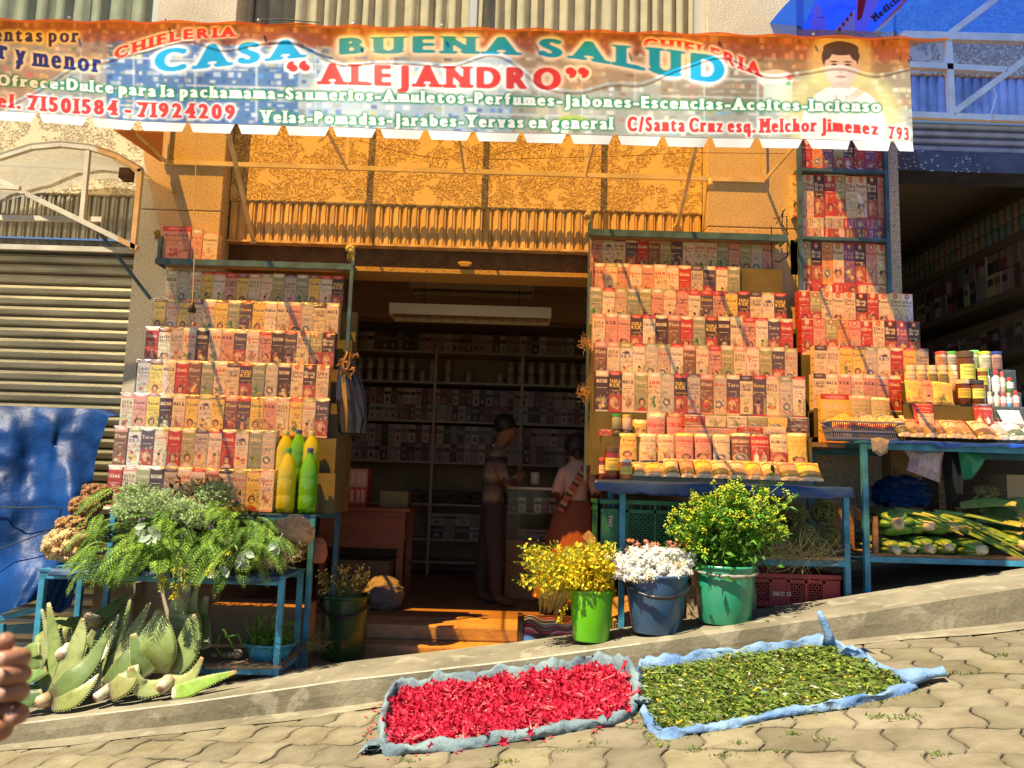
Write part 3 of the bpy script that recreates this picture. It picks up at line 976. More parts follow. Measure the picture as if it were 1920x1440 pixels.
mixd = [(.6, .2, .2), (.7, .66, .5), (.15, .4, .3), (.75, .75, .7), (.25, .5, .7), (.8, .7, .3), (.5, .45, .45), (.35, .3, .3)]
browns = [(.42, .30, .18), (.60, .50, .36), (.75, .70, .60), (.30, .20, .12), (.55, .25, .18), (.70, .62, .40), (.45, .42, .34)]
greys = [(.45, .48, .48), (.70, .74, .74), (.30, .33, .33), (.55, .58, .50), (.80, .82, .80), (.38, .42, .30)]
shelfpic(-120, 200, 0, BH, mixd, 7, 9, (.40, .38, .36))
shelfpic(200, 560, 0, BH, blues, 7, 8, (.10, .20, .42))
shelfpic(560, 960, 0, BH, blues + greys, 8, 9, (.42, .52, .62))
shelfpic(960, 1240, 0, BH, greys + browns, 8, 9, (.42, .42, .36))
shelfpic(1240, 1704, 0, BH, browns, 7, 9, (.30, .25, .18))
shelfpic(1240, 1704, BH * .68, BH, greys + mixd, 9, 8, (.42, .42, .36))
shelfpic(-120, 1704, 0, BH * .20, [(.5, .2, .12), (.35, .12, .08), (.6, .35, .2), (.25, .1, .08)], 5, 12, (.32, .13, .08))
for x in (150, 250, 365, 480, 590, 735, 830, 930, 1010, 1090, 1190, 1320, 1420): cv.rect(ux(x), BH * .3, ux(x) + 2.2, BH * (.97 if x != 1190 else .7), (.72, .78, .82), .8)
for y, a, b in ((.36, 200, 520), (.37, 520, 1100), (.62, 350, 960), (.42, 1240, 1500), (.60, 1240, 1500), (.82, 900, 1150)): cv.rect(ux(a), BH * y, ux(b), BH * y + 2.4, (.75, .76, .74), .85)
for x in (1000, 1040): cv.ell(ux(x) + 14, BH * .78, 10, 9, (.62, .55, .40))
cv.ell(ux(1075), BH * .86, 22, 7, (.45, .55, .08));
cv.ell(ux(1455), BH * .42, 26, 17, (.90, .92, .88)); cv.rect(ux(1432), BH * .46, ux(1486), BH * .74, (.68, .74, .66)); cv.ell(ux(1481), BH * .40, 5, 5, (.8, .1, .05)); cv.ell(ux(1479), BH * .46, 4, 4, (.1, .5, .15))
cv.a = cv.a * .25 + np.stack([_blur(cv.a[..., i], 1, 2) for i in range(3)], -1) * .60 + np.stack([_blur(cv.a[..., i], 5, 2) for i in range(3)], -1) * .15
hx = ux(1577)
for (cx, cy, rx, ry) in ((hx, 42, 33, 42), (hx, 130, 66, 66)):
 g = np.clip(1.25 - np.sqrt(((cv.X - cx) / (rx + 9)) ** 2 + ((cv.Y - cy) / (ry + 9)) ** 2), 0, .28) * 2.0
 cv.put(g, (.90, .80, .34))
cv.ell(hx + 3, 150, 60, 68, (.86, .87, .84)); cv.rect(hx - 58, 148, hx + 64, 176, (.84, .85, .83), .9)
cv.ell(hx, 84, 13, 26, (.80, .62, .50)); cv.ell(hx - 1, 34, 27, 29, (.10, .065, .05))
cv.ell(hx, 52, 24, 33, (.86, .72, .62), soft=1.5); cv.ell(hx - 9, 56, 9, 22, (.90, .78, .70), al=.5, soft=5); cv.ell(hx + 15, 60, 7, 20, (.74, .56, .45), al=.5, soft=5); cv.ell(hx, 80, 13, 4, (.66, .48, .38), al=.5, soft=3)
cv.ell(hx, 18, 26, 12, (.09, .06, .045)); cv.ell(hx + 25, 52, 4, 7, (.80, .6, .5)); cv.ell(hx - 20, 27, 7, 12, (.10, .07, .05), rot=.3); cv.ell(hx + 20, 27, 7, 12, (.10, .07, .05), rot=-.3)
for s_ in (-1, 1):
 cv.ell(hx + s_ * 10, 41, 6, 1.5, (.12, .08, .06)); cv.ell(hx + s_ * 10, 46, 4.5, 1.8, (.10, .07, .06))
cv.ell(hx, 58, 4, 3, (.70, .50, .40), al=.6); cv.ell(hx, 67, 8, 2.2, (.62, .30, .27))
cv.ell(hx, 93, 20, 7, (.93, .93, .92), rot=.0); cv.rect(hx - 5, 90, hx + 6, 176, (.94, .94, .92), .9)
for k in range(3): cv.ell(hx + 22 + k * 3, 92 + k * 2, 16, 1.0, (.80, .5, .22), rot=-.75)
white, red, cyan, navy, green = (.95, .95, .93), (.80, .055, .045), (.01, .42, .76), (.025, .035, .30), (.02, .27, .10)
def words_(t, x0, x1, basepts, hpts, col, halo, hw, **k):
 st = strip(t, **{q: k.pop(q) for q in ('serif', 'track', 'bold') if q in k})
 B = lambda u: vy(u / sc_ + bx0, interp(u / sc_ + bx0, basepts))
 def Hh(u):
  x = u / sc_ + bx0
  return interp(x, hpts) / (bb(x) - bt(x)) * BH
 if k.pop('outline', None):
  st2 = _dil(st, 4, 4)
  cv.text(st2, ux(x0 - 2), ux(x1 + 2), B, Hh, k.pop('oc'), halo, hw)
  halo = None
 cv.text(st, ux(x0), ux(x1), B, Hh, col, halo, hw, **k)
arc = [(285, 136), (380, 128), (480, 117), (560, 108), (660, 101), (800, 99), (900, 101), (1000, 104), (1080, 110), (1160, 123), (1240, 139), (1310, 151), (1365, 158)]
hh = [(285, 42), (400, 42), (480, 38), (560, 34), (640, 30), (960, 32), (1080, 34), (1160, 38), (1240, 48), (1365, 52)]
words_('Ventas por', -42, 150, [(-40, 70), (0, 78), (150, 80)], [(0, 27), (150, 27)], (.05, .04, .12), (.88, .66, .22), 6)
words_('mayor y menor', -118, 192, [(-120, 104), (0, 110), (60, 124), (192, 137)], [(0, 38), (192, 36)], navy, (.92, .86, .55), 7)
words_('CHIFLERIA', 214, 447, [(214, 112), (250, 100), (300, 84), (350, 74), (447, 68)], [(214, 20), (447, 18)], red, (.93, .80, .62), 4, track=-.06)
words_('CHIFLERIA', 1206, 1432, [(1206, 92), (1280, 98), (1340, 112), (1390, 130), (1432, 146)], [(1206, 20), (1432, 24)], red, (.93, .80, .68), 4, track=-.06)
words_('CASA', 287, 579, arc, hh, cyan, (.97, .97, .95), 8, track=-.02, bold=4)
words_('BUENA', 633, 984, arc, hh, cyan, (.97, .97, .95), 8, track=-.02, bold=4)
words_('SALUD', 1008, 1364, arc, hh, cyan, (.97, .97, .95), 8, track=-.02, bold=4)
for col_, e_ in (((.97, .97, .95), 4.5), ((.80, .055, .045), 0)):
 for (x, y, s_) in ((550, 126, -1), (573, 125, -1), (1070, 136, 1), (1093, 136, 1)):
  X_, Y_ = ux(x), vy(x, y)
  cv.ell(X_, Y_ - 2 * s_, 7 + e_, 6.5 + e_, col_); cv.ell(X_ + 4 * s_, Y_ + 3 * s_, 4.5 + e_, 8 + e_, col_, rot=.5)
words_('ALEJANDRO', 592, 1056, [(539, 156), (800, 163), (1107, 169)], [(539, 38), (1107, 40)], red, (.97, .97, .95), 9, track=-.04, bold=4)
words_('Se Ofrece:Dulce para la pachamama-Saumerios-Amuletos-Perfumes-Jabones-Escencias-Aceites-Incienso', -50, 1651, [(-50, 155), (0, 160), (120, 168), (280, 181), (420, 184), (700, 190), (1000, 198), (1300, 205), (1651, 210)], [(-50, 20), (280, 22), (1651, 22)], white, green, 5, track=-.08, bold=4)
words_('Tel. 71501584 - 71924209', -40, 443, [(-40, 198), (0, 201), (60, 206), (130, 212), (200, 215), (260, 219), (443, 224)], [(-40, 26), (120, 27), (443, 27)], red, (.93, .90, .90), 5, track=-.06, bold=4)
words_('Velas-Pomadas-Jarabes-Yervas en general', 486, 1153, [(486, 229), (800, 237), (1153, 243)], [(486, 22), (1153, 23)], white, green, 5, track=-.08, bold=4)
words_('C/Santa Cruz esq. Melchor Jimenez', 1176, 1646, [(1176, 246), (1400, 249), (1560, 247), (1646, 254)], [(1176, 27), (1646, 25)], red, (.93, .93, .90), 5, track=-.08, bold=5)
words_('793', 1660, 1699, [(1660, 259), (1699, 264)], [(1660, 22), (1699, 24)], red, (.9, .9, .88), 4)
cv.a = np.clip(cv.a, 0, 1)
def byw(x, v):      # ripples of the hanging sheet
 return YA + .012 * math.sin(x * .012 + v * 1.7) + .008 * math.sin(x * .031 + 2 * v) + .02 * v * math.sin(x * .006 + 1)
ban = thing('banner', 'long printed shop banner with red and blue lettering hanging from the orange awning', 'banner', (at(800, 160, YA).x, YA, at(800, 160, YA).z))
me = bpy.data.meshes.new('printed_sheet')
V = np.zeros((BH + 1, BW + 1, 3), dtype=np.float32)
bl = np.array(wloc(ban))
for i in range(BW + 1):
 x = bx0 + i / sc_
 yt_, yb_ = bt(x), bb(x)
 xo = 8.0 * max(0, (x - 1500) / 204.0) ** 2
 for (v, k) in ((0, 0), (.5, BH // 2), (1, BH)):
  pass
 ka = np.linspace(0, 1, 9)
 pts = np.array([at(x + xo * v, yt_ + (yb_ - yt_) * v, byw(x, v)) for v in ka])
 vv = np.linspace(0, 1, BH + 1)
 for c in range(3): V[:, i, c] = np.interp(vv, ka, pts[:, c])
V -= bl
nv = (BH + 1) * (BW + 1)
me.vertices.add(nv)
me.vertices.foreach_set('co', V.reshape(-1))
I = np.arange(nv).reshape(BH + 1, BW + 1)
Q = np.stack([I[1:, :-1], I[1:, 1:], I[:-1, 1:], I[:-1, :-1]], -1).reshape(-1, 4)
me.loops.add(Q.size); me.loops.foreach_set('vertex_index', Q.reshape(-1).astype(np.int32))
me.polygons.add(len(Q)); me.polygons.foreach_set('loop_start', np.arange(0, Q.size, 4, dtype=np.int32)); me.polygons.foreach_set('loop_total', np.full(len(Q), 4, dtype=np.int32))
me.polygons.foreach_set('use_smooth', np.ones(len(Q), dtype=bool))
me.update(calc_edges=True)
a_ = me.color_attributes.new('ink', 'FLOAT_COLOR', 'POINT')
pad_ = np.pad(cv.a, ((0, 1), (0, 1), (0, 0)), mode='edge')
colr = np.ones((nv, 4), dtype=np.float32); colr[:, :3] = pad_.reshape(-1, 3)
a_.data.foreach_set('color', colr.ravel())
M_vinyl = mat_print('printed vinyl', rough=.32, trans=.06, bump=.12, bscale=7)
me.materials.append(M_vinyl)
o = bpy.data.objects.new('printed_sheet', me); scene.collection.objects.link(o); o.parent = ban
mb = MB()
tabs = [(-20, 68), (74, 164), (172, 254), (263, 350), (355, 440), (446, 528), (535, 618), (624, 706), (713, 795), (802, 884), (891, 975), (981, 1062), (1069, 1150), (1158, 1240), (1246, 1328), (1335, 1415), (1423, 1505), (1512, 1594), (1598, 1670), (1676, 1709)]
for (a, b) in tabs:
 n = 8; vs = []
 for i in range(n + 1):
  x = lerp(a, b, i / n); xb = lerp(a + 7, b - 9, i / n) + (4 if a > 1500 else 0)
  if b > 1700: xb = lerp(a + 10, 1713, i / n); x = lerp(a, 1711, i / n)
  hgt = 18 + .4 * math.sin(a)
  y0 = bb(x) + .2
  vs.append(at(x, y0, byw(x, 1) + .001))
  vs.append(at(xb, bb(xb) + hgt, byw(x, 1.08) + .004 * math.sin(a)))
 mb.add(vs, [(2 * i, 2 * i + 1, 2 * i + 3, 2 * i + 2) for i in range(n)])
mb.build('tabbed_hem', mat('white vinyl', (.86, .86, .84), .4, trans=.1), ban)
mb = MB()
for x, y in ((130, 31), (310, 34), (485, 36), (662, 43), (828, 46), (997, 51), (1168, 53), (1345, 60), (1525, 62), (1695, 64)):
 p = at(x, y + 2, YA - .03); mb.blob(p, .007, .007, .006, 8)
mb.build('eyelet', mat('bright screw', (.8, .8, .78), .25, metal=.8), ban)
mb = MB()
mb.tube([at(x, y, YA - .04) for x, y in ((486, 36), (500, 37), (530, 36), (560, 39), (600, 42))], .0025, 5)
mb.build('tie_wire', mat('dark wire', (.04, .03, .02), .5), ban)
# ------------------------------------------------------------------ printed cartons
M_card = mat_print('printed carton', rough=.42, bump=.05, bscale=20)
skin_c, hair_c = (.62, .36, .22), (.04, .025, .02)
PAL = {
 'cream': (.78, .64, .46), 'white': (.80, .70, .62), 'pink': (.72, .34, .29), 'red': (.55, .06, .05), 'teal': (.30, .34, .26), 'navy': (.13, .09, .13),
 'black': (.09, .05, .05), 'yellow': (.82, .60, .14), 'green': (.40, .38, .19), 'orange': (.80, .34, .12), 'grey': (.56, .45, .36), 'brown': (.26, .12, .08), 'purple': (.24, .10, .26), 'sky': (.56, .50, .46),
}
def paint_front(w, h, base, head, title, tcol, pic, rr, badge=False, title2=None):
 c = Canvas(w, h, PAL[base])
 bs = PAL[base]
 dk = tuple(v * .45 for v in bs)
 c.rect(0, h * .58, w, h, tuple(min(1, v * rr.uniform(.82, 1.08)) for v in bs))
 hc = PAL[head]
 if badge:
  c.rect(0, 0, w, h * .03, hc)
  c.ell(w / 2, h * .10, w * .20, w * .20, PAL['red'] if base != 'red' else PAL['cream'])
  c.ell(w / 2, h * .10, w * .12, w * .12, PAL['cream'] if base != 'cream' else PAL['orange'])
  ty = .26
 else:
  c.rect(0, 0, w, h * rr.choice([.09, .12, .15]), hc)
  c.ell(w / 2, h * .07, w * .32, h * .035, tuple(min(1, v * 1.4 + .2) for v in hc))
  ty = .27
 st = strip(title, True)
 c.text(st, w * .06, w * .94, lambda x: h * (ty + .03), lambda x: h * .085, tcol, None)
 yy = ty + .12
 if title2:
  c.text(strip(title2, True), w * .08, w * .92, lambda x: h * yy, lambda x: h * .07, tcol, None)
  yy += .07
 for k in range(rr.choice([2, 3, 3])):
  a = rr.uniform(.08, .25)
  c.rect(w * a, h * (yy - .02 + k * .04), w * (1 - a), h * (yy - .003 + k * .04), tcol if k % 2 else dk, .65)
 cx, cy = w * rr.uniform(.4, .6), h * rr.uniform(.72, .78)
 if pic == 'face':
  c.ell(cx, cy, w * .26, h * .10, hair_c); c.ell(cx, cy + h * .015, w * .17, h * .075, skin_c); c.ell(cx, h, w * .42, h * .13, rr.choice([PAL['white'], PAL['red'], PAL['sky']]))
 elif pic == 'hearts':
  c.ell(cx - w * .14, cy, w * .2, h * .08, hair_c); c.ell(cx + w * .14, cy, w * .2, h * .08, PAL['brown']); c.ell(cx, cy + h * .06, w * .22, h * .10, skin_c)
 elif pic == 'plant':
  for k in range(14):
   a = rr.uniform(0, 6.28); q = rr.uniform(0, 1)
   c.ell(cx + math.cos(a) * w * .28 * q, cy + math.sin(a) * h * .12 * q, w * .13, h * .022, rr.choice([(.05, .2, .05), (.12, .32, .08), (.02, .1, .04), (.3, .4, .1)]), rot=a)
 elif pic == 'root':
  for k in range(9):
   c.ell(cx + rr.uniform(-.2, .2) * w, cy + rr.uniform(-.06, .06) * h, w * .05, h * .1, rr.choice([(.45, .24, .14), (.55, .32, .2), (.3, .14, .08)]), rot=rr.uniform(-.9, .9))
 elif pic == 'body':
  c.ell(cx, cy + h * .04, w * .13, h * .16, skin_c); c.ell(cx, cy - h * .1, w * .11, h * .04, hair_c); c.rect(w * .8, h * .55, w, h, PAL['green'], .8)
 elif pic == 'oval':
  c.ell(cx, cy, w * .36, h * .12, PAL['cream']); c.ell(cx, cy, w * .30, h * .10, (.12, .2, .3)); c.ell(cx, cy, w * .16, h * .04, PAL['cream'], rot=.5)
 elif pic == 'fruit':
  for k in range(6): c.ell(cx + rr.uniform(-.26, .26) * w, cy + rr.uniform(-.07, .09) * h, w * .15, h * .045, rr.choice([PAL['red'], PAL['green'], PAL['yellow'], (.5, .1, .1), (.6, .65, .4)]))
 elif pic == 'meat':
  c.rect(0, h * .56, w, h, (.42, .08, .06)); c.ell(cx, cy, w * .3, h * .13, skin_c); c.ell(cx - w * .1, cy - h * .03, w * .12, h * .05, (.75, .5, .35)); c.ell(cx + w * .15, cy + h * .06, w * .1, h * .06, (.2, .04, .03))
 elif pic == 'bottle':
  for s_ in (-.22, .18): c.ell(cx + s_ * w, cy + h * .03, w * .12, h * .14, (.88, .84, .78)); c.rect(cx + s_ * w - w * .04, cy - h * .17, cx + s_ * w + w * .04, cy - h * .08, PAL['sky'])
 elif pic == 'glyph':
  for k in range(10): c.ell(w * rr.uniform(.25, .75), h * rr.uniform(.6, .72), w * .06, h * .012, dk, rot=rr.uniform(0, 3))
  c.rect(w * .3, h * .80, w * .7, h * .92, hc, .8); c.rect(w * .36, h * .83, w * .64, h * .89, bs, .6)
 c.rect(0, h * .965, w, h, hc, .9)
 N = np.random.RandomState(rr.randint(0, 9999))
 for k in range(26): c.ell(w * rr.random(), h * rr.uniform(.45, .95), w * rr.uniform(.04, .14), h * rr.uniform(.008, .03), rr.choice([(.30, .10, .07), (.55, .30, .20), (.75, .60, .45), (.12, .08, .06), (.30, .33, .16)]), rot=rr.uniform(0, 3), al=.6)
 c.a *= N.uniform(.72, 1.12, (h, w, 1)).astype(np.float32)
 c.rect(0, 0, 1, h, dk, .35); c.rect(w - 1, 0, w, h, dk, .35)
 c.a = np.clip(c.a, 0, 1)
 return c.a
def grid_faces(mb, art, fn):
 "a painted rectangle: fn(u, v) gives the point, v downward"
 h, w, _ = art.shape
 vs, cc = [], []
 for j in range(h + 1):
  for i in range(w + 1):
   vs.append(fn(i / w, j / h)); q = art[min(j, h - 1), min(i, w - 1)]
   cc.append((float(q[0]), float(q[1]), float(q[2])))
 fs = [(j * (w + 1) + i, (j + 1) * (w + 1) + i, (j + 1) * (w + 1) + i + 1, j * (w + 1) + i + 1) for j in range(h) for i in range(w)]
 mb.add(vs, fs, 0, cc)
def carton_mesh(name, art, W, D, H, side):
 "upright carton, front at y = 0 facing -y, base at z = 0"
 mb = MB()
 grid_faces(mb, art, lambda u, v: ((u - .5) * W, 0, (1 - v) * H))
 x, e = W / 2, 0
 c2 = tuple(v * .9 for v in side)
 mb.add([(-x, 0, 0), (-x, D, 0), (-x, D, H), (-x, 0, H)], [(0, 1, 2, 3)][0:1], 0, side)
 mb.add([(x, 0, 0), (x, D, 0), (x, D, H), (x, 0, H)], [(3, 2, 1, 0)], 0, side)
 mb.add([(-x, 0, H), (x, 0, H), (x, D, H), (-x, D, H)], [(0, 1, 2, 3)], 0, c2)
 mb.add([(-x, D, 0), (x, D, 0), (x, D, H), (-x, D, H)], [(3, 2, 1, 0)], 0, c2)
 for s_ in (-1, 1):
  for k in range(3):
   z0 = H * (.25 + .2 * k)
   q = x * s_ + .0006 * s_
   mb.add([(q, D * .2, z0), (q, D * .8, z0), (q, D * .8, z0 + H * .03), (q, D * .2, z0 + H * .03)], [(0, 1, 2, 3)], 0, tuple(v * .5 for v in side))
 o = mb.build(name, M_card, origin=(0, 0, 0))
 me = o.data
 bpy.data.objects.remove(o)
 return me
CW, CH = 22, 60
W_, D_, H_ = .072, .068, .205
SPEC = [  # base, head, title, title colour, picture, badge, second line, words for the label
 ('pink', 'cream', 'RSX', 'black', 'root', 0, None, 'pink carton'), ('cream', 'pink', 'VITA', 'brown', 'fruit', 0, 'MACA', 'cream carton reading VITA MACA'),
 ('black', 'red', 'TRIPLE', 'yellow', 'meat', 0, 'RSX', 'black carton reading TRIPLE RSX'), ('teal', 'sky', 'SABILA', 'cream', 'plant', 0, None, 'teal carton reading SABILA'),
 ('black', 'cream', 'NONI', 'cream', 'fruit', 0, None, 'black carton reading NONI'), ('cream', 'white', '100', 'red', 'plant', 0, 'Hierbas', 'cream carton with a red 100'),
 ('navy', 'cream', 'Toro', 'cream', 'meat', 0, None, 'dark blue carton reading Toro'), ('white', 'red', 'Varisan', 'navy', 'body', 0, None, 'white carton reading Varisan'),
 ('cream', 'cream', 'MACA', 'black', 'root', 0, None, 'cream carton reading MACA'), ('yellow', 'brown', 'Yacon', 'navy', 'face', 0, None, 'yellow carton reading Yacon'),
 ('pink', 'red', 'Copa', 'black', 'face', 0, 'Indio', 'pink carton with a portrait'), ('white', 'sky', 'Riñon', 'navy', 'bottle', 0, None, 'white carton with pale bottles'),
 ('red', 'cream', 'Gink', 'cream', 'face', 0, None, 'red carton reading Gink'), ('sky', 'navy', 'Calculo', 'navy', 'fruit', 0, 'Biliar', 'pale blue carton reading Calculo Biliar'),
 ('cream', 'green', 'Colon', 'red', 'body', 0, None, 'cream carton reading Colon'), ('grey', 'green', 'Grasa', 'red', 'oval', 0, None, 'grey carton with an oval dish'),
 ('sky', 'teal', 'Higado', 'cream', 'oval', 0, None, 'blue carton with an oval dish'), ('brown', 'pink', 'Flor', 'cream', 'fruit', 0, None, 'brown carton with red fruit'),
 ('pink', 'sky', 'Prostasan', 'navy', 'hearts', 0, None, 'pink carton with two heads'), ('cream', 'brown', 'Sacha', 'black', 'hearts', 0, 'Inchi', 'cream carton with two heads'),
 ('green', 'cream', 'Vesicula', 'cream', 'face', 0, None, 'green carton with a portrait'), ('yellow', 'red', 'Propoleo', 'red', 'plant', 0, None, 'yellow carton with dark leaves'),
 ('navy', 'red', 'Osteo', 'yellow', 'body', 0, None, 'dark blue carton with standing figure'), ('white', 'pink', 'Grasa', 'red', 'root', 0, 'Tos', 'white carton with brown roots'),
 ('cream', 'orange', 'Uña', 'brown', 'glyph', 1, 'Gato', 'cream medallion carton with dark glyphs'), ('red', 'cream', 'elite', 'cream', 'face', 1, None, 'red medallion carton'),
 ('black', 'red', 'Hong', 'cream', 'meat', 1, 'Bo', 'black medallion carton'), ('orange', 'yellow', 'Gano', 'brown', 'oval', 1, None, 'orange medallion carton with an oval'),
 ('purple', 'red', 'Bay', 'pink', 'fruit', 1, 'Full', 'purple medallion carton'), ('pink', 'red', 'Reishi', 'red', 'root', 1, None, 'pink medallion carton with roots'),
 ('cream', 'red', 'Poonne', 'black', 'hearts', 1, None, 'cream medallion carton with two heads'), ('green', 'cream', 'Te', 'cream', 'meat', 1, 'Verde', 'green bordered medallion carton'),
 ('white', 'green', '4', 'navy', 'fruit', 0, 'KILO', 'white carton reading 4 KILO'), ('cream', 'black', 'CALCIO', 'black', 'glyph', 0, 'CUBANO', 'cream carton reading CALCIO CUBANO'),
]
rr = random.Random(21)
CART = []
for k, (b, h_, t, tc_, pic, bd, t2, lab) in enumerate(SPEC):
 CART.append(([carton_mesh('carton', paint_front(CW, CH, b, h_, t, PAL[tc_], pic, rr, bool(bd), t2), W_, D_, H_, PAL[b]) for v_ in range(3)], lab))
NORM = list(range(24)) + [32, 33]
MED = list(range(24, 32))
_first = {}
ORD = ['first', 'second', 'third', 'fourth', 'fifth', 'sixth', 'seventh', 'eighth', 'ninth', 'tenth', 'eleventh', 'twelfth', 'thirteenth', 'fourteenth', 'fifteenth', 'sixteenth']
def carton(idx, loc, sx, sz, label, group, rot=0.0, sy=1.0, lean=0.0):
 o = bpy.data.objects.new('medicine_carton', rr.choice(CART[idx][0]))
 scene.collection.objects.link(o)
 o.location = loc; o.scale = (sx, sy, sz); o.rotation_euler = (lean, 0, rot)
 tag(o, label, 'box', group)
 return o
def carton_row(x0, x1, ytop, Y, n, rowname, group, pool, h=.235, skip=(), basez=None, d=1.0, jit=.006, fixed=None):
 a, b = at(x0, ytop[0], Y), at(x1, ytop[1], Y)
 w = (b.x - a.x) / n
 zt = (a.z + b.z) / 2
 prev = -1
 for i in range(n):
  if i in skip: continue
  k = rr.choice(pool)
  while k == prev: k = rr.choice(pool)
  if fixed and i in fixed: k = fixed[i]
  prev = k
  zz = lerp(a.z, b.z, (i + .5) / n)
  H = h + rr.uniform(-.003, .003)
  carton(k, (a.x + w * (i + .5), Y + rr.uniform(0, jit), zt - h), (w - .0012) / W_, H / H_, '%s, %s from left in %s' % (CART[k][1], ORD[i], rowname), group, rot=rr.uniform(-.015, .015), sy=d)
 return a.x, b.x, zt
def fixlabels(): pass
# -------- left display
GL = 'cartons stacked in tiers left of the doorway'
rowsL = [  # x0, x1, ytops, Y, n, name
 (205, 515, (868, 884), 4.50, 12, 'lowest row by the bottles', {}),
 (216, 518, (797, 808), 4.60, 12, 'second row up, left display', {1: 32, 7: 7, 8: 12, 10: 3}),
 (228, 617, (734, 748), 4.70, 16, 'third row up, left display', {2: 9, 3: 4, 9: 22}),
 (259, 618, (672, 684), 4.80, 15, 'fourth row up, left display', {0: 13, 11: 4, 12: 24, 13: 26, 14: 24}),
 (275, 629, (612, 622), 4.90, 15, 'fifth row up, left display', {6: 0, 7: 6, 10: 4, 12: 24, 13: 31, 14: 26}),
 (290, 636, (555, 572), 5.00, 15, 'sixth row up, left display', {2: 9, 4: 5, 6: 3, 14: 8}),
 (312, 646, (506, 519), 5.09, 15, 'row under the left plank', {4: 7, 11: 3}),
]
stL = thing('stepped_stand', 'stepped dark olive cardboard stand carrying the left wall of cartons', 'stand', (at(420, 900, 4.8).x, 4.8, zat(420, 960, 4.5)), 'stepped carton stands')
M_olive = mat('olive cardboard', (.13, .115, .045), .85, var=.25, scale=6)
tops = []
for (x0, x1, yt_, Y, n, nm, fx) in rowsL:
 ax, bx, zt = carton_row(x0, x1, yt_, Y, n, nm, GL, NORM, fixed=fx, d=1.0)
 tops.append((ax, bx, zt, Y))
zbase = tops[0][2] - .235
for i, (ax, bx, zt, Y) in enumerate(tops):
 mb = MB()
 xe = at(628, 700, 4.75).x + .03
 mb.box(at(312, 506, 5.09).x - (.05 if i > 2 else -.0), max(bx, xe) + .012 if i > 1 else xe + .04, Y + .004 if i else Y + .01, 5.16 if i == 6 else Y + .097, zbase - .0 + (.0 if i == 0 else .0) - .004, zt - .237)
 if zt - .237 > zbase + .01: mb.build('step', M_olive, stL)
M_wrap = mat_film('clear wrap', (.8, .8, .8), (.97, .97, .97), gloss=.025, gloss_rough=.26, bump=.7, bscale=7, stretch=(1.3, 1, 5))
for i, (ax, bx, zt, Y) in enumerate(tops[:6]):
 mb = MB(); n = 60; vs = []; fs = []
 for k in range(n + 1):
  x = lerp(ax - .006, bx + .006, k / n)
  w1 = .003 * noise1(x * 16 + i); w2 = .004 * noise1(x * 25 + i * 3)
  vs += [(x, Y - .012 + w1, zt - .20), (x, Y - .008 + w2, zt - .13), (x, Y - .011 + w1, zt - .06), (x, Y - .008, zt - .02), (x, Y - .005, zt - .003), (x, Y + .012, zt + .004 + w2 * .3)]
 for k in range(n):
  for j in range(5): fs.append((k * 6 + j, k * 6 + j + 1, k * 6 + j + 7, k * 6 + j + 6))
 mb.add(vs, fs)
 tag(mb.build('plastic_wrap', M_wrap, smooth=True), 'wrinkled clear plastic film stretched over the %s carton row of the left display' % ['lowest', 'second lowest', 'third lowest', 'fourth lowest', 'fifth lowest', 'sixth lowest'][i], 'plastic film', 'plastic films over the cartons')
def plank_shelf(x0, x1, y0, y1, Yf_, Yb_, label, thick, hook=None):
 a, b = at(x0, y0, Yf_), at(x1, y1, Yf_)
 z = (a.z + b.z) / 2
 t = thing('hanging_shelf', label, 'shelf', ((a.x + b.x) / 2, Yf_, z), 'plank shelves above the cartons')
 mb = MB(); mb.box(a.x, b.x, Yf_ + .012, Yb_, z - thick, z)
 mb.build('board', M_wood, t, bevel=.002)
 mb = MB(); mb.box(a.x - .01, b.x + .01, Yf_ - .012, Yf_ + .01, z - thick - .012, z + .006)
 mb.box(a.x - .022, a.x - .012, Yf_ - .012, Yb_, z - thick - .012, z + .006); mb.box(b.x + .012, b.x + .022, Yf_ - .012, Yb_, z - thick - .012, z + .006)
 mb.build('edge_rail', M_bluedark, t)
 return a.x, b.x, z, t
ax, bx, zsf, tsh = plank_shelf(300, 656, 486, 497, 4.965, 5.085, 'blue edged plank shelf above the left cartons, two cartons on it', .02)
for X in (ax - .016, bx + .016):
 mb = MB(); mb.bar((X, 4.985, zsf), (X, 4.985, zsf + (.16 if X < -1.5 else .10)), .022, .022)
 mb.bar((X, 4.965, zsf - .03), (X, 4.965, zside(-1.3) if X > -1.5 else zsf), .022, .022)
 mb.build('upright', M_bluedark, tsh)
def bagknot(px, py, Y, nm, label, col=(.62, .55, .38), big=1.0):
 p = at(px, py, Y); mb = MB()
 for k in range(9):
  mb.blob(p + Vector((R.uniform(-.015, .015), R.uniform(-.01, .01), R.uniform(-.02, .02))) * big, .018 * big, .015 * big, .02 * big, 7, jit=.3)
 for k in range(4):
  q = p + Vector((R.uniform(-.01, .01), 0, -.01))
  mb.leaf(q, (R.uniform(-.6, .6), R.uniform(-.3, .1), -1), .07 * big, .02 * big)
 return tag(mb.build(nm, mat('knotted plastic ' + str(col), col, .45, trans=.25), smooth=True), label, 'knot')
bagknot(657, 468, 4.85, 'plastic_knot', 'pale yellow plastic bag knotted on the upright beside the left plank shelf', (.62, .58, .22))
bagknot(295, 437, 4.9, 'plastic_knot', 'small yellow rag tied on the post left of the two shelf cartons', (.40, .32, .08), .7)
bagknot(1104, 402, 4.85, 'plastic_knot', 'cream rag knotted on the post end of the right plank shelf', (.62, .50, .30), 1.0)
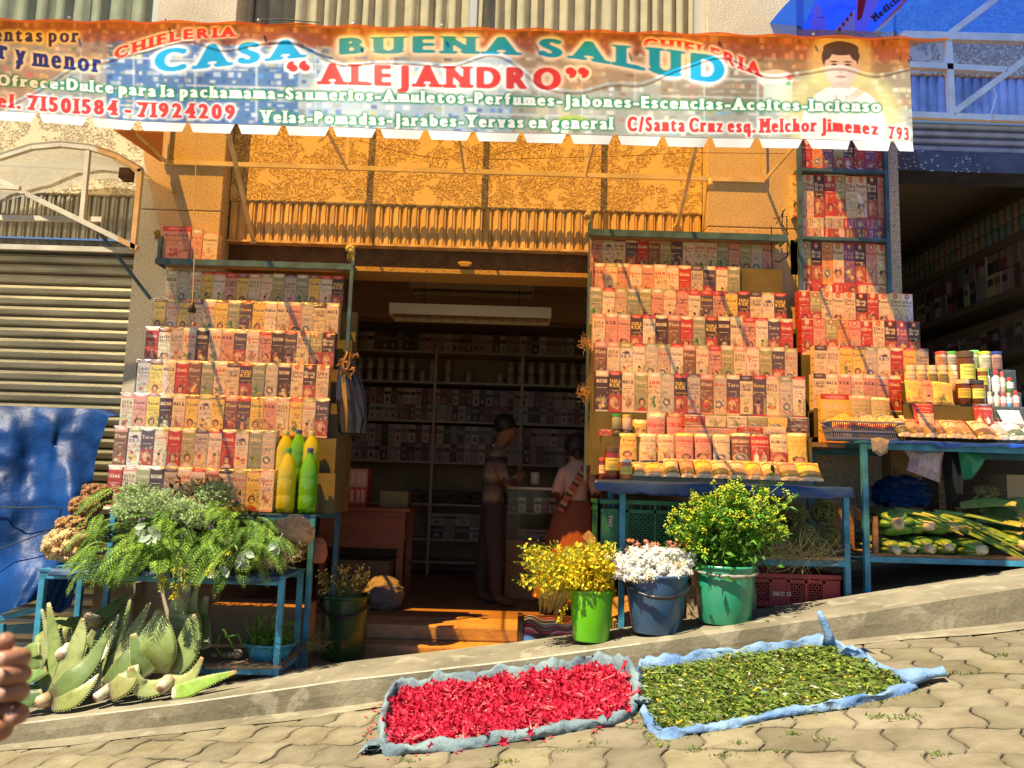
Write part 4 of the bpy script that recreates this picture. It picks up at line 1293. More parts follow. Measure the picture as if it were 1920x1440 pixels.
def wide_carton(px0, px1, ytop, Yp, basez, spec, label, group=None, D=.07, rot=0.0, cw=None):
 a = at(px0, ytop, Yp); b = at(px1, ytop, Yp)
 W = b.x - a.x; H = a.z - basez
 art = paint_front(cw or max(14, int(W / .0036)), max(10, int(H / .0042)), spec[0], spec[1], spec[2], PAL[spec[3]], spec[4], rr, False, spec[5])
 me = carton_mesh('packet_carton', art, W, D, H, PAL[spec[0]])
 o = bpy.data.objects.new('wide_carton', me); scene.collection.objects.link(o)
 o.location = ((a.x + b.x) / 2, Yp, basez); o.rotation_euler = (0, 0, rot)
 return tag(o, label, 'box', group)
wide_carton(306, 359, 424, 4.995, zsf, ('pink', 'red', 'Artrisan', 'navy', 'fruit', None), 'wide pink carton reading Artrisan at the left end of the left plank shelf')
wide_carton(360, 381, 430, 5.0, zsf, ('pink', 'sky', 'Bota', 'brown', 'root', None), 'narrow pink carton squeezed between the two wide cartons on the left plank')
wide_carton(382, 410, 436, 4.995, zsf, ('cream', 'pink', 'Propoleo', 'navy', 'glyph', None), 'cream carton reading Propoleo at the right of the left plank shelf cartons')
# -------- right display
GR = 'cartons stacked in tiers right of the doorway'
rowsR = [
 (1117, 1510, (699, 703), 4.55, 16, 'bottom row right of the door', {1: 2, 3: 20, 4: 5, 5: 16, 6: 2, 14: 16}),
 (1115, 1495, (645, 648), 4.66, 16, 'second row up, right display', {6: 7, 8: 14, 10: 20, 13: 20}),
 (1112, 1487, (591, 593), 4.77, 16, 'third row up, right display', {0: 1, 2: 18, 4: 7, 7: 12, 11: 8, 12: 10, 14: 6}),
 (1107, 1475, (542, 545), 4.88, 16, 'fourth row up, right display', {12: 2, 9: 22, 4: 20}),
 (1112, 1388, (495, 498), 4.99, 12, 'fifth row up, right display', {5: 5, 0: 0, 2: 0}),
 (1109, 1452, (446, 450), 5.08, 16, 'row under the right plank', {9: 5, 10: 5}),
]
topsR = []
for (x0, x1, yt_, Y, n, nm, fx) in rowsR:
 topsR.append((*carton_row(x0, x1, yt_, Y, n, nm, GR, NORM, fixed=fx), Y))
stR = thing('stepped_stand', 'stepped olive cardboard stand carrying the right wall of cartons above the blue table', 'stand', (at(1310, 760, 4.7).x, 4.7, zat(1310, 770, 4.55)), 'stepped carton stands')
zR0 = topsR[0][2] - .235
for i, (ax, bx, zt, Y) in enumerate(topsR):
 mb = MB()
 if i == 0:
  mb.box(ax - .01, bx + .02, Y + .002, Y + .107, at(1300, 895, 4.5).z, zR0 - .002)
 else:
  mb.box(ax, topsR[min(i, 3)][1], Y + .002, Y + (.107 if i < 5 else .04), zR0 - .3, zt - .237)
 if i == 4:
  q = at(1467, 505, 5.0); mb.box(at(1390, 505, 5.0).x, q.x, 5.005, 5.07, zt - .25, q.z)
 mb.build('step', M_olive, stR)
ax, bx, z_, tsh = plank_shelf(1110, 1468, 433, 441, 4.965, 5.085, 'blue edged plank shelf above the right cartons below the ribbed fascia', .025)
mb = MB()
mb.bar((ax - .016, 4.975, z_ - .02), (ax - .016, 4.975, z_ + .12), .02, .02)
mb.bar((ax - .016, 4.965, z_ - .03), (ax - .016, 4.965, zat(1100, 900, 4.5)), .014, .014)
mb.build('upright', M_bluedark, tsh)
mb = MB()
for k, pts in enumerate((((1446, 425), (1449, 545)), ((1468, 395), (1466, 420), (1478, 440)), ((1451, 410), (1475, 405), (1476, 480), (1460, 492), (1452, 488)), ((1455, 420), (1472, 392)))):
 mb.tube([at(x, y, 5.02) for x, y in pts], .004, 5)
tag(mb.build('wire_bracket', mat('black wire', (.02, .015, .01), .6)), 'bent black wires sticking up behind the right end of the plank shelf', 'wire')
# -------- right-hand rack and its tiers
GT = 'cartons on the blue steel rack and the tiers under it'
rack = thing('shelf_rack', 'narrow blue steel rack of cartons reaching up behind the banner end', 'rack', (at(1583, 600, 5.15).x, 5.1, CZ + .6))
mb = MB()
YK = 5.02
xr0, xr1 = at(1500, 430, YK).x, at(1664, 430, YK).x
zrt = at(1583, 235, YK).z
for X in (xr0, xr1):
 for Yq in (YK, 5.17): mb = MB(); mb.bar((X, Yq, CZ + .35), (X, Yq, zrt), .026, .014 if Yq > 5.1 else .026); mb.build('upright', M_bluedark, rack)
shelfz = []
for yy in (318, 446, 552):
 z = at(1583, yy, YK).z; shelfz.append(z)
 mb = MB(); mb.box(xr0 - .01, xr1 + .01, YK - .012, 5.175, z - .02, z); mb.build('shelf_board', M_bluedark, rack)
carton_row(1503, 1660, (262, 264), 5.05, 8, 'rack row under the banner', GT, MED + [25, 28, 27], h=at(1583, 263, 5.05).z - shelfz[0] - .002)
carton_row(1486, 1665, (325, 331), 5.05, 9, 'tall upper rack row', GT, MED, h=at(1583, 328, 5.05).z - (shelfz[1] + .145), basez=0)
def flat_row(x0, x1, Yp, z0, n, h, nm, labs):
 a, b = at(x0, 430, Yp).x, at(x1, 430, Yp).x
 xs = [0] + sorted(rr.uniform(.12, .9) for _ in range(n - 1)) + [1]
 xs = [i / n + (rr.uniform(-.04, .04) if 0 < i < n else 0) for i in range(n + 1)]
 for i in range(n):
  X0, X1 = lerp(a, b, xs[i]), lerp(a, b, xs[i + 1])
  s = SPEC[rr.choice([1, 13, 17, 12, 18, 8, 28, 10])]
  w_, h_ = max(8, int((X1 - X0) / .0045)), max(6, int(h / .0045))
  art = paint_front(h_, w_, s[0], s[1], s[2], PAL[s[3]], s[4], rr, False, s[6])
  art = np.transpose(art, (1, 0, 2))[::-1]
  me = carton_mesh('flat_carton', art, X1 - X0 - .002, .11, h, PAL[s[0]])
  o = bpy.data.objects.new('medicine_carton', me); scene.collection.objects.link(o)
  o.location = ((X0 + X1) / 2, Yp, z0)
  tag(o, '%s carton lying flat, %s from left in %s' % (s[0], ORD[i], nm), 'box', GT)
flat_row(1506, 1662, 5.045, shelfz[1], 4, .070, 'lower flat rack layer', 0)
flat_row(1506, 1660, 5.05, shelfz[1] + .0705, 4, .073, 'upper flat rack layer', 0)
carton_row(1500, 1664, (453, 457), 5.05, 8, 'rack row above the bottom shelf', GT, MED, h=at(1583, 455, 5.05).z - (shelfz[2] + .075))
flat_row(1502, 1662, 5.045, shelfz[2], 3, .073, 'layer on bottom rack shelf', 0)
tiersT = [
 (1497, 1711, (543, 553), 4.92, 10, 'top tier below the rack', MED, {2: 24, 4: 24, 9: 24}, .23),
 (1503, 1725, (595, 604), 4.82, 10, 'second tier below the rack', MED, {0: 25, 1: 29, 3: 27, 7: 26, 8: 28, 9: 26}, .23),
 (1527, 1741, (645, 655), 4.72, 9, 'third tier, VITA MUJER row', NORM, {1: 1, 5: 32}, .215),
 (1525, 1690, (700, 704), 4.62, 7, 'lowest tier, CALCIO row', NORM, {0: 33, 1: 8}, .215),
]
ttops = []
for (x0, x1, yt_, Y, n, nm, pool, fx, h) in tiersT:
 ttops.append((*carton_row(x0, x1, yt_, Y, n, nm, GT, pool, h=h, fixed=fx), Y, h))
stT = thing('stepped_stand', 'stepped cardboard stand carrying the cartons below the blue rack', 'stand', (at(1600, 800, 4.7).x, 4.7, zat(1600, 812, 4.5)), 'stepped carton stands')
zt0 = zat(1640, 818, 4.45)
for (ax, bx, zt, Y, h) in ttops:
 mb = MB(); mb.box(ax, bx, Y + .002, Y + .097 if Y < 4.9 else 5.17, zt0 - .001, zt - h - .002); mb.build('step', M_olive, stT)
for (x0, x1, yt, yb_, sp, lb) in ((1484, 1499, 327, 396, ('pink', 'red', 'Te', 'brown', 'root', None), 'pink carton poking out left of the rack beside the tall row'),
         (1482, 1498, 450, 515, ('yellow', 'green', 'Te', 'brown', 'plant', None), 'yellow and green carton poking out left of the rack beside the lower row')):
 bz_ = at(x0, yb_, 5.1).z
 wide_carton(x0, x1, yt, 5.1, bz_, sp, lb, GT, D=.07, cw=6)
# ------------------------------------------------------------------ tables and the goods on them
def gz(X, Y):
 return zs(X) if Y < YC else (zc(X) if Y < YB else zside(X))
def table(name, label, xl, xr, ztop, Yf_, Yb_, zlow=None, legw=.03, topm=None, lowm=None, legs=((0, 0), (1, 0), (0, 1), (1, 1)), lean=0.0):
 t = thing(name, label, 'table', ((xl + xr) / 2, Yf_, ztop))
 for (i, k) in legs:
  X = (xl + legw / 2, xr - legw / 2)[i]; Y = (Yf_ + legw / 2, Yb_ - legw / 2)[k]
  mb = MB(); mb.bar((X, Y, gz(X, Y)), (X + 0, Y, ztop - .012), legw, legw)
  mb.build('leg', M_bluepaint, t, bevel=.002)
 mb = MB()
 for Y in (Yf_ + .012, Yb_ - .012): mb.box(xl + legw + .001, xr - legw - .001, Y - .012, Y + .012, ztop - .045, ztop - .012)
 if zlow is not None:
  for Y in (Yf_ + .012, Yb_ - .012): mb.box(xl + legw + .001, xr - legw - .001, Y - .012, Y + .012, zlow - .032, zlow - .003)
  for X in (xl + .012, xr - .012): mb.box(X - .01, X + .01, Yf_ + legw + .001, Yb_ - legw - .001, zlow - .032, zlow - .003)
 mb.build('rail', M_bluepaint, t)
 mb = MB(); mb.box(xl - .004, xr + .004, Yf_ - .004, Yb_, ztop - .011, ztop); mb.build('table_top', topm or M_bluepaint, t)
 if zlow is not None:
  mb = MB(); mb.box(xl + .005, xr - .005, Yf_ + .004, Yb_, zlow - .002, zlow + .014); mb.build('lower_shelf', lowm or M_wood, t)
 return t
a, b = at(74, 1072, 4.05), at(534, 1076, 4.05)
T1z = (a.z + b.z) / 2
T1 = table('herb_table', 'blue steel table at the left heaped with herbs and brown flower heads', a.x, b.x, T1z, 4.05, 4.44, zlow=at(455, 1252, 4.05).z)
T1low = at(455, 1252, 4.05).z + .014
zct = tops[0][2] - .235 - .006
b2 = at(588, 962, 4.42)
T1b = table('carton_table', 'taller blue steel table behind the herbs carrying the left carton display', at(205, 960, 4.45).x, b2.x, zct, 4.46, 5.14, topm=M_bluedark)
a, b = at(1163, 905, 4.22), at(1592, 912, 4.22)
T2z = (a.z + b.z) / 2
z2l = at(1500, 1048, 4.25).z
T2 = table('goods_table', 'sky blue table right of the doorway with goods on top, dried grass and crates below', a.x, b.x, T2z, 4.22, 4.75, zlow=z2l, lowm=M_woodlight)
a, b = at(1616, 826, 4.25), at(2160, 842, 4.25)
T3z = (a.z + b.z) / 2
z3l = at(1760, 1046, 4.25).z
T3 = table('goods_table', 'wide sky blue table at the right edge full of jars, bags and packets', a.x, b.x, T3z, 4.25, 5.0, zlow=z3l)
mb = MB()
mb.box(at(1526, 818, 4.45).x, a.x - .006, 4.45, 5.0, T3z - .03, T3z - .004)
tag(mb.build('wooden_board', M_wood), 'rough brown board bridging the gap between the two tables under the basket', 'board')
M_bluefilm = mat('blue plastic sheet', (.018, .055, .20), .38, var=.3, scale=5, bump=.5, bscale=9, coat=.15)
def cloth(name, label, X0, X1, z, Yf_, Yb_, drop, mt, seed, over=.03, skirt_l=0):
 mb = MB(); n = 90; vs, fs = [], []
 rows = 9
 for i in range(n + 1):
  X = lerp(X0, X1, i / n)
  e = 1 if i in range(3, n - 2) else 0
  for k in range(rows):
   if k < 4:
    Y = lerp(Yb_, Yf_ - over, k / 3); zz = z + .004 + (.003 * noise1(X * 9 + k) if k else 0)
   else:
    t = (k - 3) / (rows - 4)
    Y = Yf_ - over - .012 - .010 * noise1(X * 5 + seed + t) * t - .008 * abs(math.sin(X * 19 + seed)) * t
    zz = z + .004 - (drop + .012 * noise1(X * 3 + seed) + .012 * noise1(X * 11 + seed)) * t
   vs.append((X, Y, zz))
 for i in range(n):
  for k in range(rows - 1): fs.append((i * rows + k, i * rows + k + 1, (i + 1) * rows + k + 1, (i + 1) * rows + k))
 mb.add(vs, fs)
 o = mb.build(name, mt, smooth=True)
 m = o.modifiers.new('thick', 'SOLIDIFY'); m.thickness = .002; m.offset = 0
 return tag(o, label, 'plastic sheet')
cloth('plastic_sheet', 'dark blue plastic sheet draped over the front of the middle table', at(1114, 905, 4.2).x, at(1597, 912, 4.2).x, T2z, 4.22, 4.6, .065, M_bluefilm, 2)
cloth('plastic_sheet', 'bright blue plastic sheet along the edge of the wide right table', at(1640, 905, 4.2).x, at(2170, 912, 4.2).x, T3z, 4.25, 4.95, .018, mat('bright blue sheet', (.012, .07, .42), .35, bump=.3), 5, over=.012)
M_pouch = mat_print('printed pouch', rough=.3, bump=.25, bscale=26, coat=.25)
def pouch_mesh(W, H, art, th=.014, crimp=.10, flatbot=False):
 mb = MB(); h, w, _ = art.shape
 def fr(u, v):
  q = math.sin(math.pi * min(1, max(0, u))) ** .55 * min(1, (min(v, 1 - v) / crimp)) ** .8 if 0 < v < 1 else 0
  wv = .0018 * math.sin(u * 17) * (1 if v < crimp or v > 1 - crimp else .2)
  nar = 1 - .05 * math.sin(math.pi * v)
  return q, wv, nar
 def P(u, v, s):
  q, wv, nar = fr(u, v)
  return ((u - .5) * W * nar, -s * th * q * (1 + .5 * v) + wv, (1 - v) * H)
 grid_faces(mb, art, lambda u, v: P(u, v, 1))
 back = np.zeros((4, 4, 3), dtype=np.float32) + art.mean(axis=(0, 1))
 k0 = len(mb.f)
 grid_faces(mb, back, lambda u, v: P(u, v, -.7))
 o = mb.build('pouch', M_pouch, origin=(0, 0, 0), smooth=True)
 me = o.data; bpy.data.objects.remove(o)
 return me
def pouch(px0, px1, y0, y1, Y, spec, label, group, lean=-.2, cell=.0042, th=.014, name='pouch', cat='packet', roll=0.0, base=None, yaw=0.0):
 a, b = at(px0, y1, Y), at(px1, y0, Y)
 W = b.x - a.x
 z0 = a.z if base is None else base
 H = (b.z - z0) / max(.15, math.cos(lean)) if base is None else (b.z - z0) / max(.15, math.cos(lean))
 H = max(.04, H)
 art = paint_front(max(10, int(W / cell)), max(12, int(H / cell)), spec[0], spec[1], spec[2], PAL[spec[3]], spec[4], rr, False, spec[5] if len(spec) > 5 else None)
 o = bpy.data.objects.new(name, pouch_mesh(W, H, art, th)); scene.collection.objects.link(o)
 o.location = ((a.x + b.x) / 2, Y, z0); o.rotation_euler = (lean, roll, yaw)
 return tag(o, label, cat, group)
G2 = 'printed pouches on the middle table'
ty = T2z + .006
mid = [(1161, 1196, 'yellow', 'green', 'Tos', 'red', 'face', 'yellow pouch with a face and green foot'), (1198, 1232, 'cream', 'white', 'Dr. COLON', 'brown', 'fruit', 'cream pouch reading Dr. COLON'),
  (1233, 1266, 'cream', 'pink', 'CHIA', 'red', 'root', 'cream pouch reading CHIA'), (1267, 1302, 'pink', 'yellow', 'Omega', 'red', 'face', 'pink pouch with a large brown head'),
  (1303, 1336, 'pink', 'cream', 'VITAMINA', 'red', 'hearts', 'pink pouch reading VITAMINA'), (1337, 1371, 'cream', 'grey', 'Cartilago', 'navy', 'oval', 'cream pouch with a grey fish'),
  (1372, 1409, 'brown', 'cream', 'BACALAO', 'cream', 'oval', 'brown pouch reading BACALAO'), (1408, 1445, 'red', 'navy', 'CUBANO', 'cream', 'bottle', 'dark red pouch with pale bottles'),
  (1445, 1479, 'cream', 'pink', 'Riñon', 'navy', 'meat', 'cream pouch with dark red squares'), (1478, 1515, 'yellow', 'cream', 'Vigor', 'orange', 'hearts', 'yellow pouch with a pair of brown nuts')]
mb = MB(); q0, q1 = at(1185, 868, 4.44), at(1522, 868, 4.44)
mb.box(q0.x, q1.x, 4.435, 4.54, ty, q0.z - .004)
tag(mb.build('riser_box', M_bluefilm), 'low blue covered riser under the middle row of pouches', 'riser')
for i, (x0, x1, b_, h_, t, tc_, pic, lb) in enumerate(mid):
 pouch(x0, x1, 812 + (i % 3), 864, 4.45, (b_, h_, t, tc_, pic), '%s in the middle row on the middle table' % lb, G2, lean=-.12, base=q0.z - .002)
for (x0, x1, b_, h_, t, tc_, pic, lb) in ((1213, 1249, 'pink', 'sky', 'Higado', 'red', 'face', 'pink and green pouch'), (1250, 1283, 'pink', 'brown', 'CUBANO', 'red', 'bottle', 'pink pouch with slim bottles'), (1186, 1214, 'yellow', 'cream', 'Te', 'brown', 'glyph', 'plain yellow pouch')):
 pouch(x0, x1, 773 if x0 > 1200 else 787, 822, 4.53, (b_, h_, t, tc_, pic), '%s behind the middle row, left end' % lb, G2, lean=-.05, base=q0.z + .01)
zt_ = q0.z + .035
mb = MB(); mb.box(at(1282, 800, 4.5).x, at(1520, 800, 4.5).x, 4.486, 4.545, q0.z, at(1300, 813, 4.49).z - .002); tag(mb.build('riser_box', M_olive), 'olive riser behind the pouches under the flat cartons', 'riser')
flats = [(1282, 1322, 'red', 'cream', 'Dio', 'cream', 'fruit'), (1322, 1362, 'cream', 'green', 'Cedron', 'green', 'plant'), (1363, 1401, 'cream', 'white', 'Tilo', 'navy', 'plant'), (1401, 1439, 'green', 'cream', 'Calmer', 'cream', 'oval'), (1439, 1477, 'yellow', 'green', 'Pina', 'cream', 'oval'), (1478, 1516, 'navy', 'sky', 'Jillo', 'cream', 'oval')]
zb1_ = at(1300, 813, 4.49).z
zb2_ = at(1300, 800, 4.49).z
for i, (x0, x1, b_, h_, t, tc_, pic) in enumerate(flats):
 o = wide_carton(x0 + .5, x1 - .5, 777 + i, 4.488, zb2_ + .001, (b_, h_, t, tc_, pic, None), '%s carton reading %s in the upper row behind the pouches' % (b_, t), 'small cartons behind the pouches', D=.055, cw=None)
for i, (x0, x1, b_) in enumerate(((1284, 1382, 'pink'), (1384, 1430, 'red'), (1431, 1474, 'cream'), (1475, 1518, 'black'))):
 wide_carton(x0, x1, 800.5, 4.484, zb1_, (b_, b_, 'Te', 'cream', 'oval', None), '%s carton lying flat under the upper row behind the pouches' % b_, 'small cartons behind the pouches', D=.055)
M_kraft = None
bags = [(1186, 1212), (1205, 1250), (1249, 1276), (1278, 1306), (1306, 1339), (1338, 1371), (1369, 1404), (1400, 1432), (1432, 1465), (1465, 1506), (1500, 1545)]
bp = ['cream', 'yellow', 'cream', 'pink', 'yellow', 'cream']
def seedbag(x0, x1, ytop, Y, base, label, group, col, lean=-.95, L=.11, spec=None, th=.02):
 a, b = at(x0, 890, Y), at(x1, 890, Y); W = b.x - a.x
 art = paint_front(max(10, int(W / .004)), 26, col, 'cream', rr.choice(['Linaza', 'Quinua', 'Anis', 'Chia', 'Maca']), PAL['red'], 'glyph', rr)
 h = art.shape[0]
 sd_ = np.array(rr.choice([(.18, .13, .08), (.30, .22, .12), (.12, .13, .07), (.36, .27, .16)]), dtype=np.float32)
 N = np.random.RandomState(rr.randint(0, 999)).uniform(.6, 1.3, (int(h * .42), art.shape[1], 1))
 art[h - int(h * .42):] = sd_ * N
 art[h - 2:] = PAL['cream']
 o = bpy.data.objects.new('seed_bag', pouch_mesh(W, L, art, th, crimp=.16)); scene.collection.objects.link(o)
 o.location = ((a.x + b.x) / 2, Y, base + th * 1.0); o.rotation_euler = (lean, 0, rr.uniform(-.05, .05))
 return tag(o, label, 'seed bag', group)
GB = 'seed bags along the front of the middle table'
for i, (x0, x1) in enumerate(bags):
 seedbag(x0, x1, 868, 4.235 + .02 * (i % 2), ty + .004, '%s printed seed bag, %s from left along the front of the middle table' % (bp[i % 6], ORD[i]), GB, bp[i % 6], lean=-.75, L=.135 if i > 1 else .10)
def jar(px, ytop, ybot, Y, wpx, label, group, body, lidc, labc=None, base=None, neck=.86, lidh=.16, name='jar', cat='jar', glass=False, words=None):
 a = at(px, ybot, Y); top = at(px, ytop, Y)
 z0 = a.z if base is None else base
 H = top.z - z0; r = wpx / FPX * Y / 2
 t = thing(name, label, cat, (a.x, Y, z0), group)
 bm = mat('jar ' + '%.2f_%.2f_%.2f' % body, body, .12 if glass else .35, coat=.5 if glass else .1, spec=.6)
 mb = MB(); mb.lathe([(r * .9, 0), (r, H * .04), (r, H * (1 - lidh) * .86), (r * neck, H * (1 - lidh) * .97), (r * neck, H * (1 - lidh))], 20, (a.x, Y, z0)); mb.lathe([(0, .001), (r * .9, 0)], 20, (a.x, Y, z0))
 jb = mb.build('body', bm, t, smooth=True)
 mb = MB(); mb.lathe([(r * neck * 1.06, H * (1 - lidh) + .001), (r * neck * 1.08, H * .985), (r * neck, H), (0, H)], 20, (a.x, Y, z0))
 mb.build('lid', mat('lid %.2f_%.2f_%.2f' % lidc, lidc, .35), t, smooth=False)
 if labc:
  mb = MB(); n = 10; zz0, zz1 = H * .28, H * .66; vs = []; art = Canvas(12, 10, labc)
  for k in range(3): art.rect(2, 2 + k * 2.6, 10, 3 + k * 2.6, tuple(v * .3 for v in labc), .8)
  def fn(u, v):
   an = math.radians(-90 - 62 + 124 * u)
   return (a.x + (r + .0008) * math.cos(an), Y + (r + .0008) * math.sin(an), z0 + zz1 - (zz1 - zz0) * v)
  grid_faces(mb, art.a, fn)
  mb.build('paper_label', M_card, jb, smooth=True)
 return t
hny = (.16, .03, .008); yl = (.72, .60, .10)
jar(1129, 858, 912, 4.28, 15, 'small dark honey jar half hidden at the far left of the middle table', None, hny, (.55, .08, .05), (.8, .65, .4), base=ty, glass=True)
jar(1147, 838, 912, 4.27, 29, 'tall dark red honey jar with yellow label at the left of the middle table', None, (.22, .03, .01), (.12, .08, .05), yl, base=ty, glass=True)
jar(1173, 861, 916, 4.24, 25, 'short honey jar with white lid and yellow label, front left of the middle table', None, (.50, .14, .04), (.75, .72, .65), yl, base=ty, glass=True)
zk = at(1160, 818, 4.5).z
mb = MB(); mb.box(at(1128, 820, 4.5).x, at(1212, 820, 4.5).x, 4.46, 4.55, ty, zk - .002); tag(mb.build('riser_box', M_olive), 'olive riser behind the honey jars of the middle table', 'riser')
jar(1156, 777, 805, 4.5, 18, 'round tin with green lid behind the honey jars', None, (.3, .33, .2), (.04, .42, .06), base=None)
jar(1175, 778, 806, 4.5, 18, 'pink and white tin with yellow lid behind the honey jars', None, (.75, .5, .4), (.8, .6, .1))
wide_carton(1124, 1148, 805, 4.5, zk, ('red', 'cream', 'Te', 'cream', 'glyph', None), 'small red and white box left of the tins on the middle table', None, D=.04)
jar(1157, 806, 818, 4.5, 17, 'low dark tin under the green lidded tin', None, (.10, .10, .06), (.6, .15, .12), base=zk)
jar(1175, 806, 818, 4.5, 17, 'low dark tin under the yellow lidded tin', None, (.08, .06, .05), (.35, .3, .3), base=zk)
# -------- goods on the right table
GT3 = 'packets on the wide right table'
ty3 = T3z + .006
wide_carton(1538, 1596, 738, 4.56, T3z - .004, ('yellow', 'red', 'VITAMACA', 'cream', 'glyph', None), 'large yellow packet reading VITAMACA leaning on the lowest tier', None, D=.04)
pouch(1597, 1637, 741, 800, 4.50, ('green', 'pink', 'Kefira', 'pink', 'oval'), 'green and cream pouch left of its twin behind the blue basket', GT3, lean=-.18)
pouch(1634, 1672, 744, 800, 4.50, ('green', 'cream', 'Kefira', 'pink', 'oval'), 'green and cream pouch right of its twin behind the blue basket', GT3, lean=-.22, roll=.04)
M_bask = mat('blue grey plastic basket', (.16, .20, .32), .45)
bk = thing('basket', 'blue grey slatted plastic basket heaped with small packets, right of the middle display', 'basket', (at(1625, 818, 4.36).x, 4.36, ty3))
p0, p1 = at(1556, 790, 4.34), at(1692, 794, 4.34)
mb = MB(); zt, zb = p0.z, T3z + .004
X0, X1, Y0, Y1 = p0.x, p1.x, 4.32, 4.46
e = .018
mb.box(X0 + e, X1 - e, Y0 + e, Y1 - e, zb, zb + .004)
for (A, B) in (((X0, Y0), (X1, Y0)), ((X1, Y0), (X1, Y1)), ((X0, Y1), (X1, Y1)), ((X0, Y0), (X0, Y1))):
 mb.bar((A[0], A[1], zt), (B[0], B[1], zt), .012, .008)
 cx, cy = (X0 + X1) / 2, (Y0 + Y1) / 2
 def inn(q): return (q[0] + (e if q[0] < cx else -e), q[1] + (e if q[1] < cy else -e))
 A2, B2 = inn(A), inn(B)
 n = int(math.hypot(B[0] - A[0], B[1] - A[1]) / .011)
 for k in range(n + 1):
  t = k / n
  mb.bar((lerp(A2[0], B2[0], t), lerp(A2[1], B2[1], t), zb), (lerp(A[0], B[0], t), lerp(A[1], B[1], t), zt), .0045, .003)
 for s in (.12, .5):
  q = lambda P_, I_: (lerp(I_[0], P_[0], s), lerp(I_[1], P_[1], s), lerp(zb, zt, s))
  mb.bar(q(A, A2), q(B, B2), .004, .009)
mb.build('slatted_shell', M_bask, bk)
for i in range(9):
 c = rr.choice(['cream', 'pink', 'yellow', 'cream'])
 art = paint_front(16, 20, c, 'red', 'Te', PAL['red'], 'glyph', rr)
 o = bpy.data.objects.new('pouch', pouch_mesh(.09, .12, art, .012)); scene.collection.objects.link(o)
 o.location = (lerp(X0 + .05, X1 - .05, i / 8), 4.355 + .02 * (i % 2), zt - .03 + .006 * (i % 3)); o.rotation_euler = (-1.2 + .1 * (i % 3), rr.uniform(-.4, .4), rr.uniform(-.5, .5))
 tag(o, '%s packet lying in the blue grey basket, %s from its left end' % (c, ORD[i]), 'packet', 'packets heaped in the basket')
M_acr = mat_film('clear acrylic', (.7, .75, .72), (.80, .83, .80), gloss=.05, transluc=.12)
acr = thing('acrylic_riser', 'clear plastic stepped riser carrying jars on the right table', 'riser', (at(1800, 760, 4.6).x, 4.6, ty3))
levels = [(1692, 1925, 757, 4.52), (1694, 1905, 706, 4.62), (1700, 1900, 688, 4.62), (1692, 1890, 662, 4.70)]
Z = {}
for k, (x0, x1, yy, Y) in enumerate(((1694, 1930, 758, 4.50), (1694, 1905, 731, 4.58), (1700, 1895, 690, 4.68))):
 p, q = at(x0, yy, Y), at(x1, yy, Y)
 Z[k] = p.z
 mb = MB(); mb.box(p.x, q.x, Y - .04, Y + .045, p.z - .004, p.z); mb.box(p.x, q.x, Y - .045, Y - .041, ty3, p.z)
 mb.build('step', M_acr, acr)
mb = MB(); p = at(1693, 700, 4.66); mb.box(p.x - .14 + .13, p.x + .16, 4.76, 4.80, ty3, Z[2] + .03);
tag(mb.build('display_case', M_olive), 'olive cardboard case behind the white lidded jars on the right table', 'case')
for i, x in enumerate((1708, 1728, 1748, 1768, 1788)):
 jar(x, 686, 731, 4.575, 20, 'cream jar with white lid, %s from left in the row of five' % ORD[i], 'five white lidded jars', (.72, .62, .42), (.82, .76, .62), rr.choice([(.30, .28, .12), (.55, .45, .25), (.8, .7, .5)]), base=Z[1], neck=.8, lidh=.2)
for (x, lc, bc, nm) in ((1765, (.75, .12, .09), (.75, .45, .35), 'pink tin with red lid'), (1784, (.15, .5, .08), (.72, .52, .35), 'peach tin with green lid'), (1847, (.85, .75, .08), (.8, .75, .5), 'white tin with yellow lid'), (1868, (.04, .08, .35), (.55, .3, .22), 'brown tin with dark blue lid'), (1826, (.3, .75, .2), (.5, .6, .3), 'bright green lidded tin behind the honey jar')):
 jar(x, 660 if x != 1826 else 658, 690, 4.66 if x != 1826 else 4.71, 20, nm + ' on the top step of the clear riser', 'tins on the top step', bc, lc, tuple(v * .6 for v in bc), base=Z[2], neck=.95)
jar(1812, 660, 731, 4.545, 32, 'tall honey jar with brown lid and yellow label in the middle of the riser', None, (.14, .035, .008), (.13, .07, .03), yl, base=Z[1] + .001, glass=True)
jar(1841, 691, 731, 4.57, 22, 'small honey jar with yellow lid behind the pair of honey jars', None, (.25, .07, .01), (.8, .5, .1), yl, base=Z[1], glass=True)
jar(1806, 713, 758, 4.48, 27, 'honey jar with cream lid, left of the front pair', None, (.13, .035, .01), (.82, .72, .5), yl, base=Z[0], glass=True)
jar(1833, 714, 758, 4.48, 27, 'honey jar with black lid, right of the front pair', None, (.15, .04, .01), (.05, .04, .04), yl, base=Z[0], glass=True)
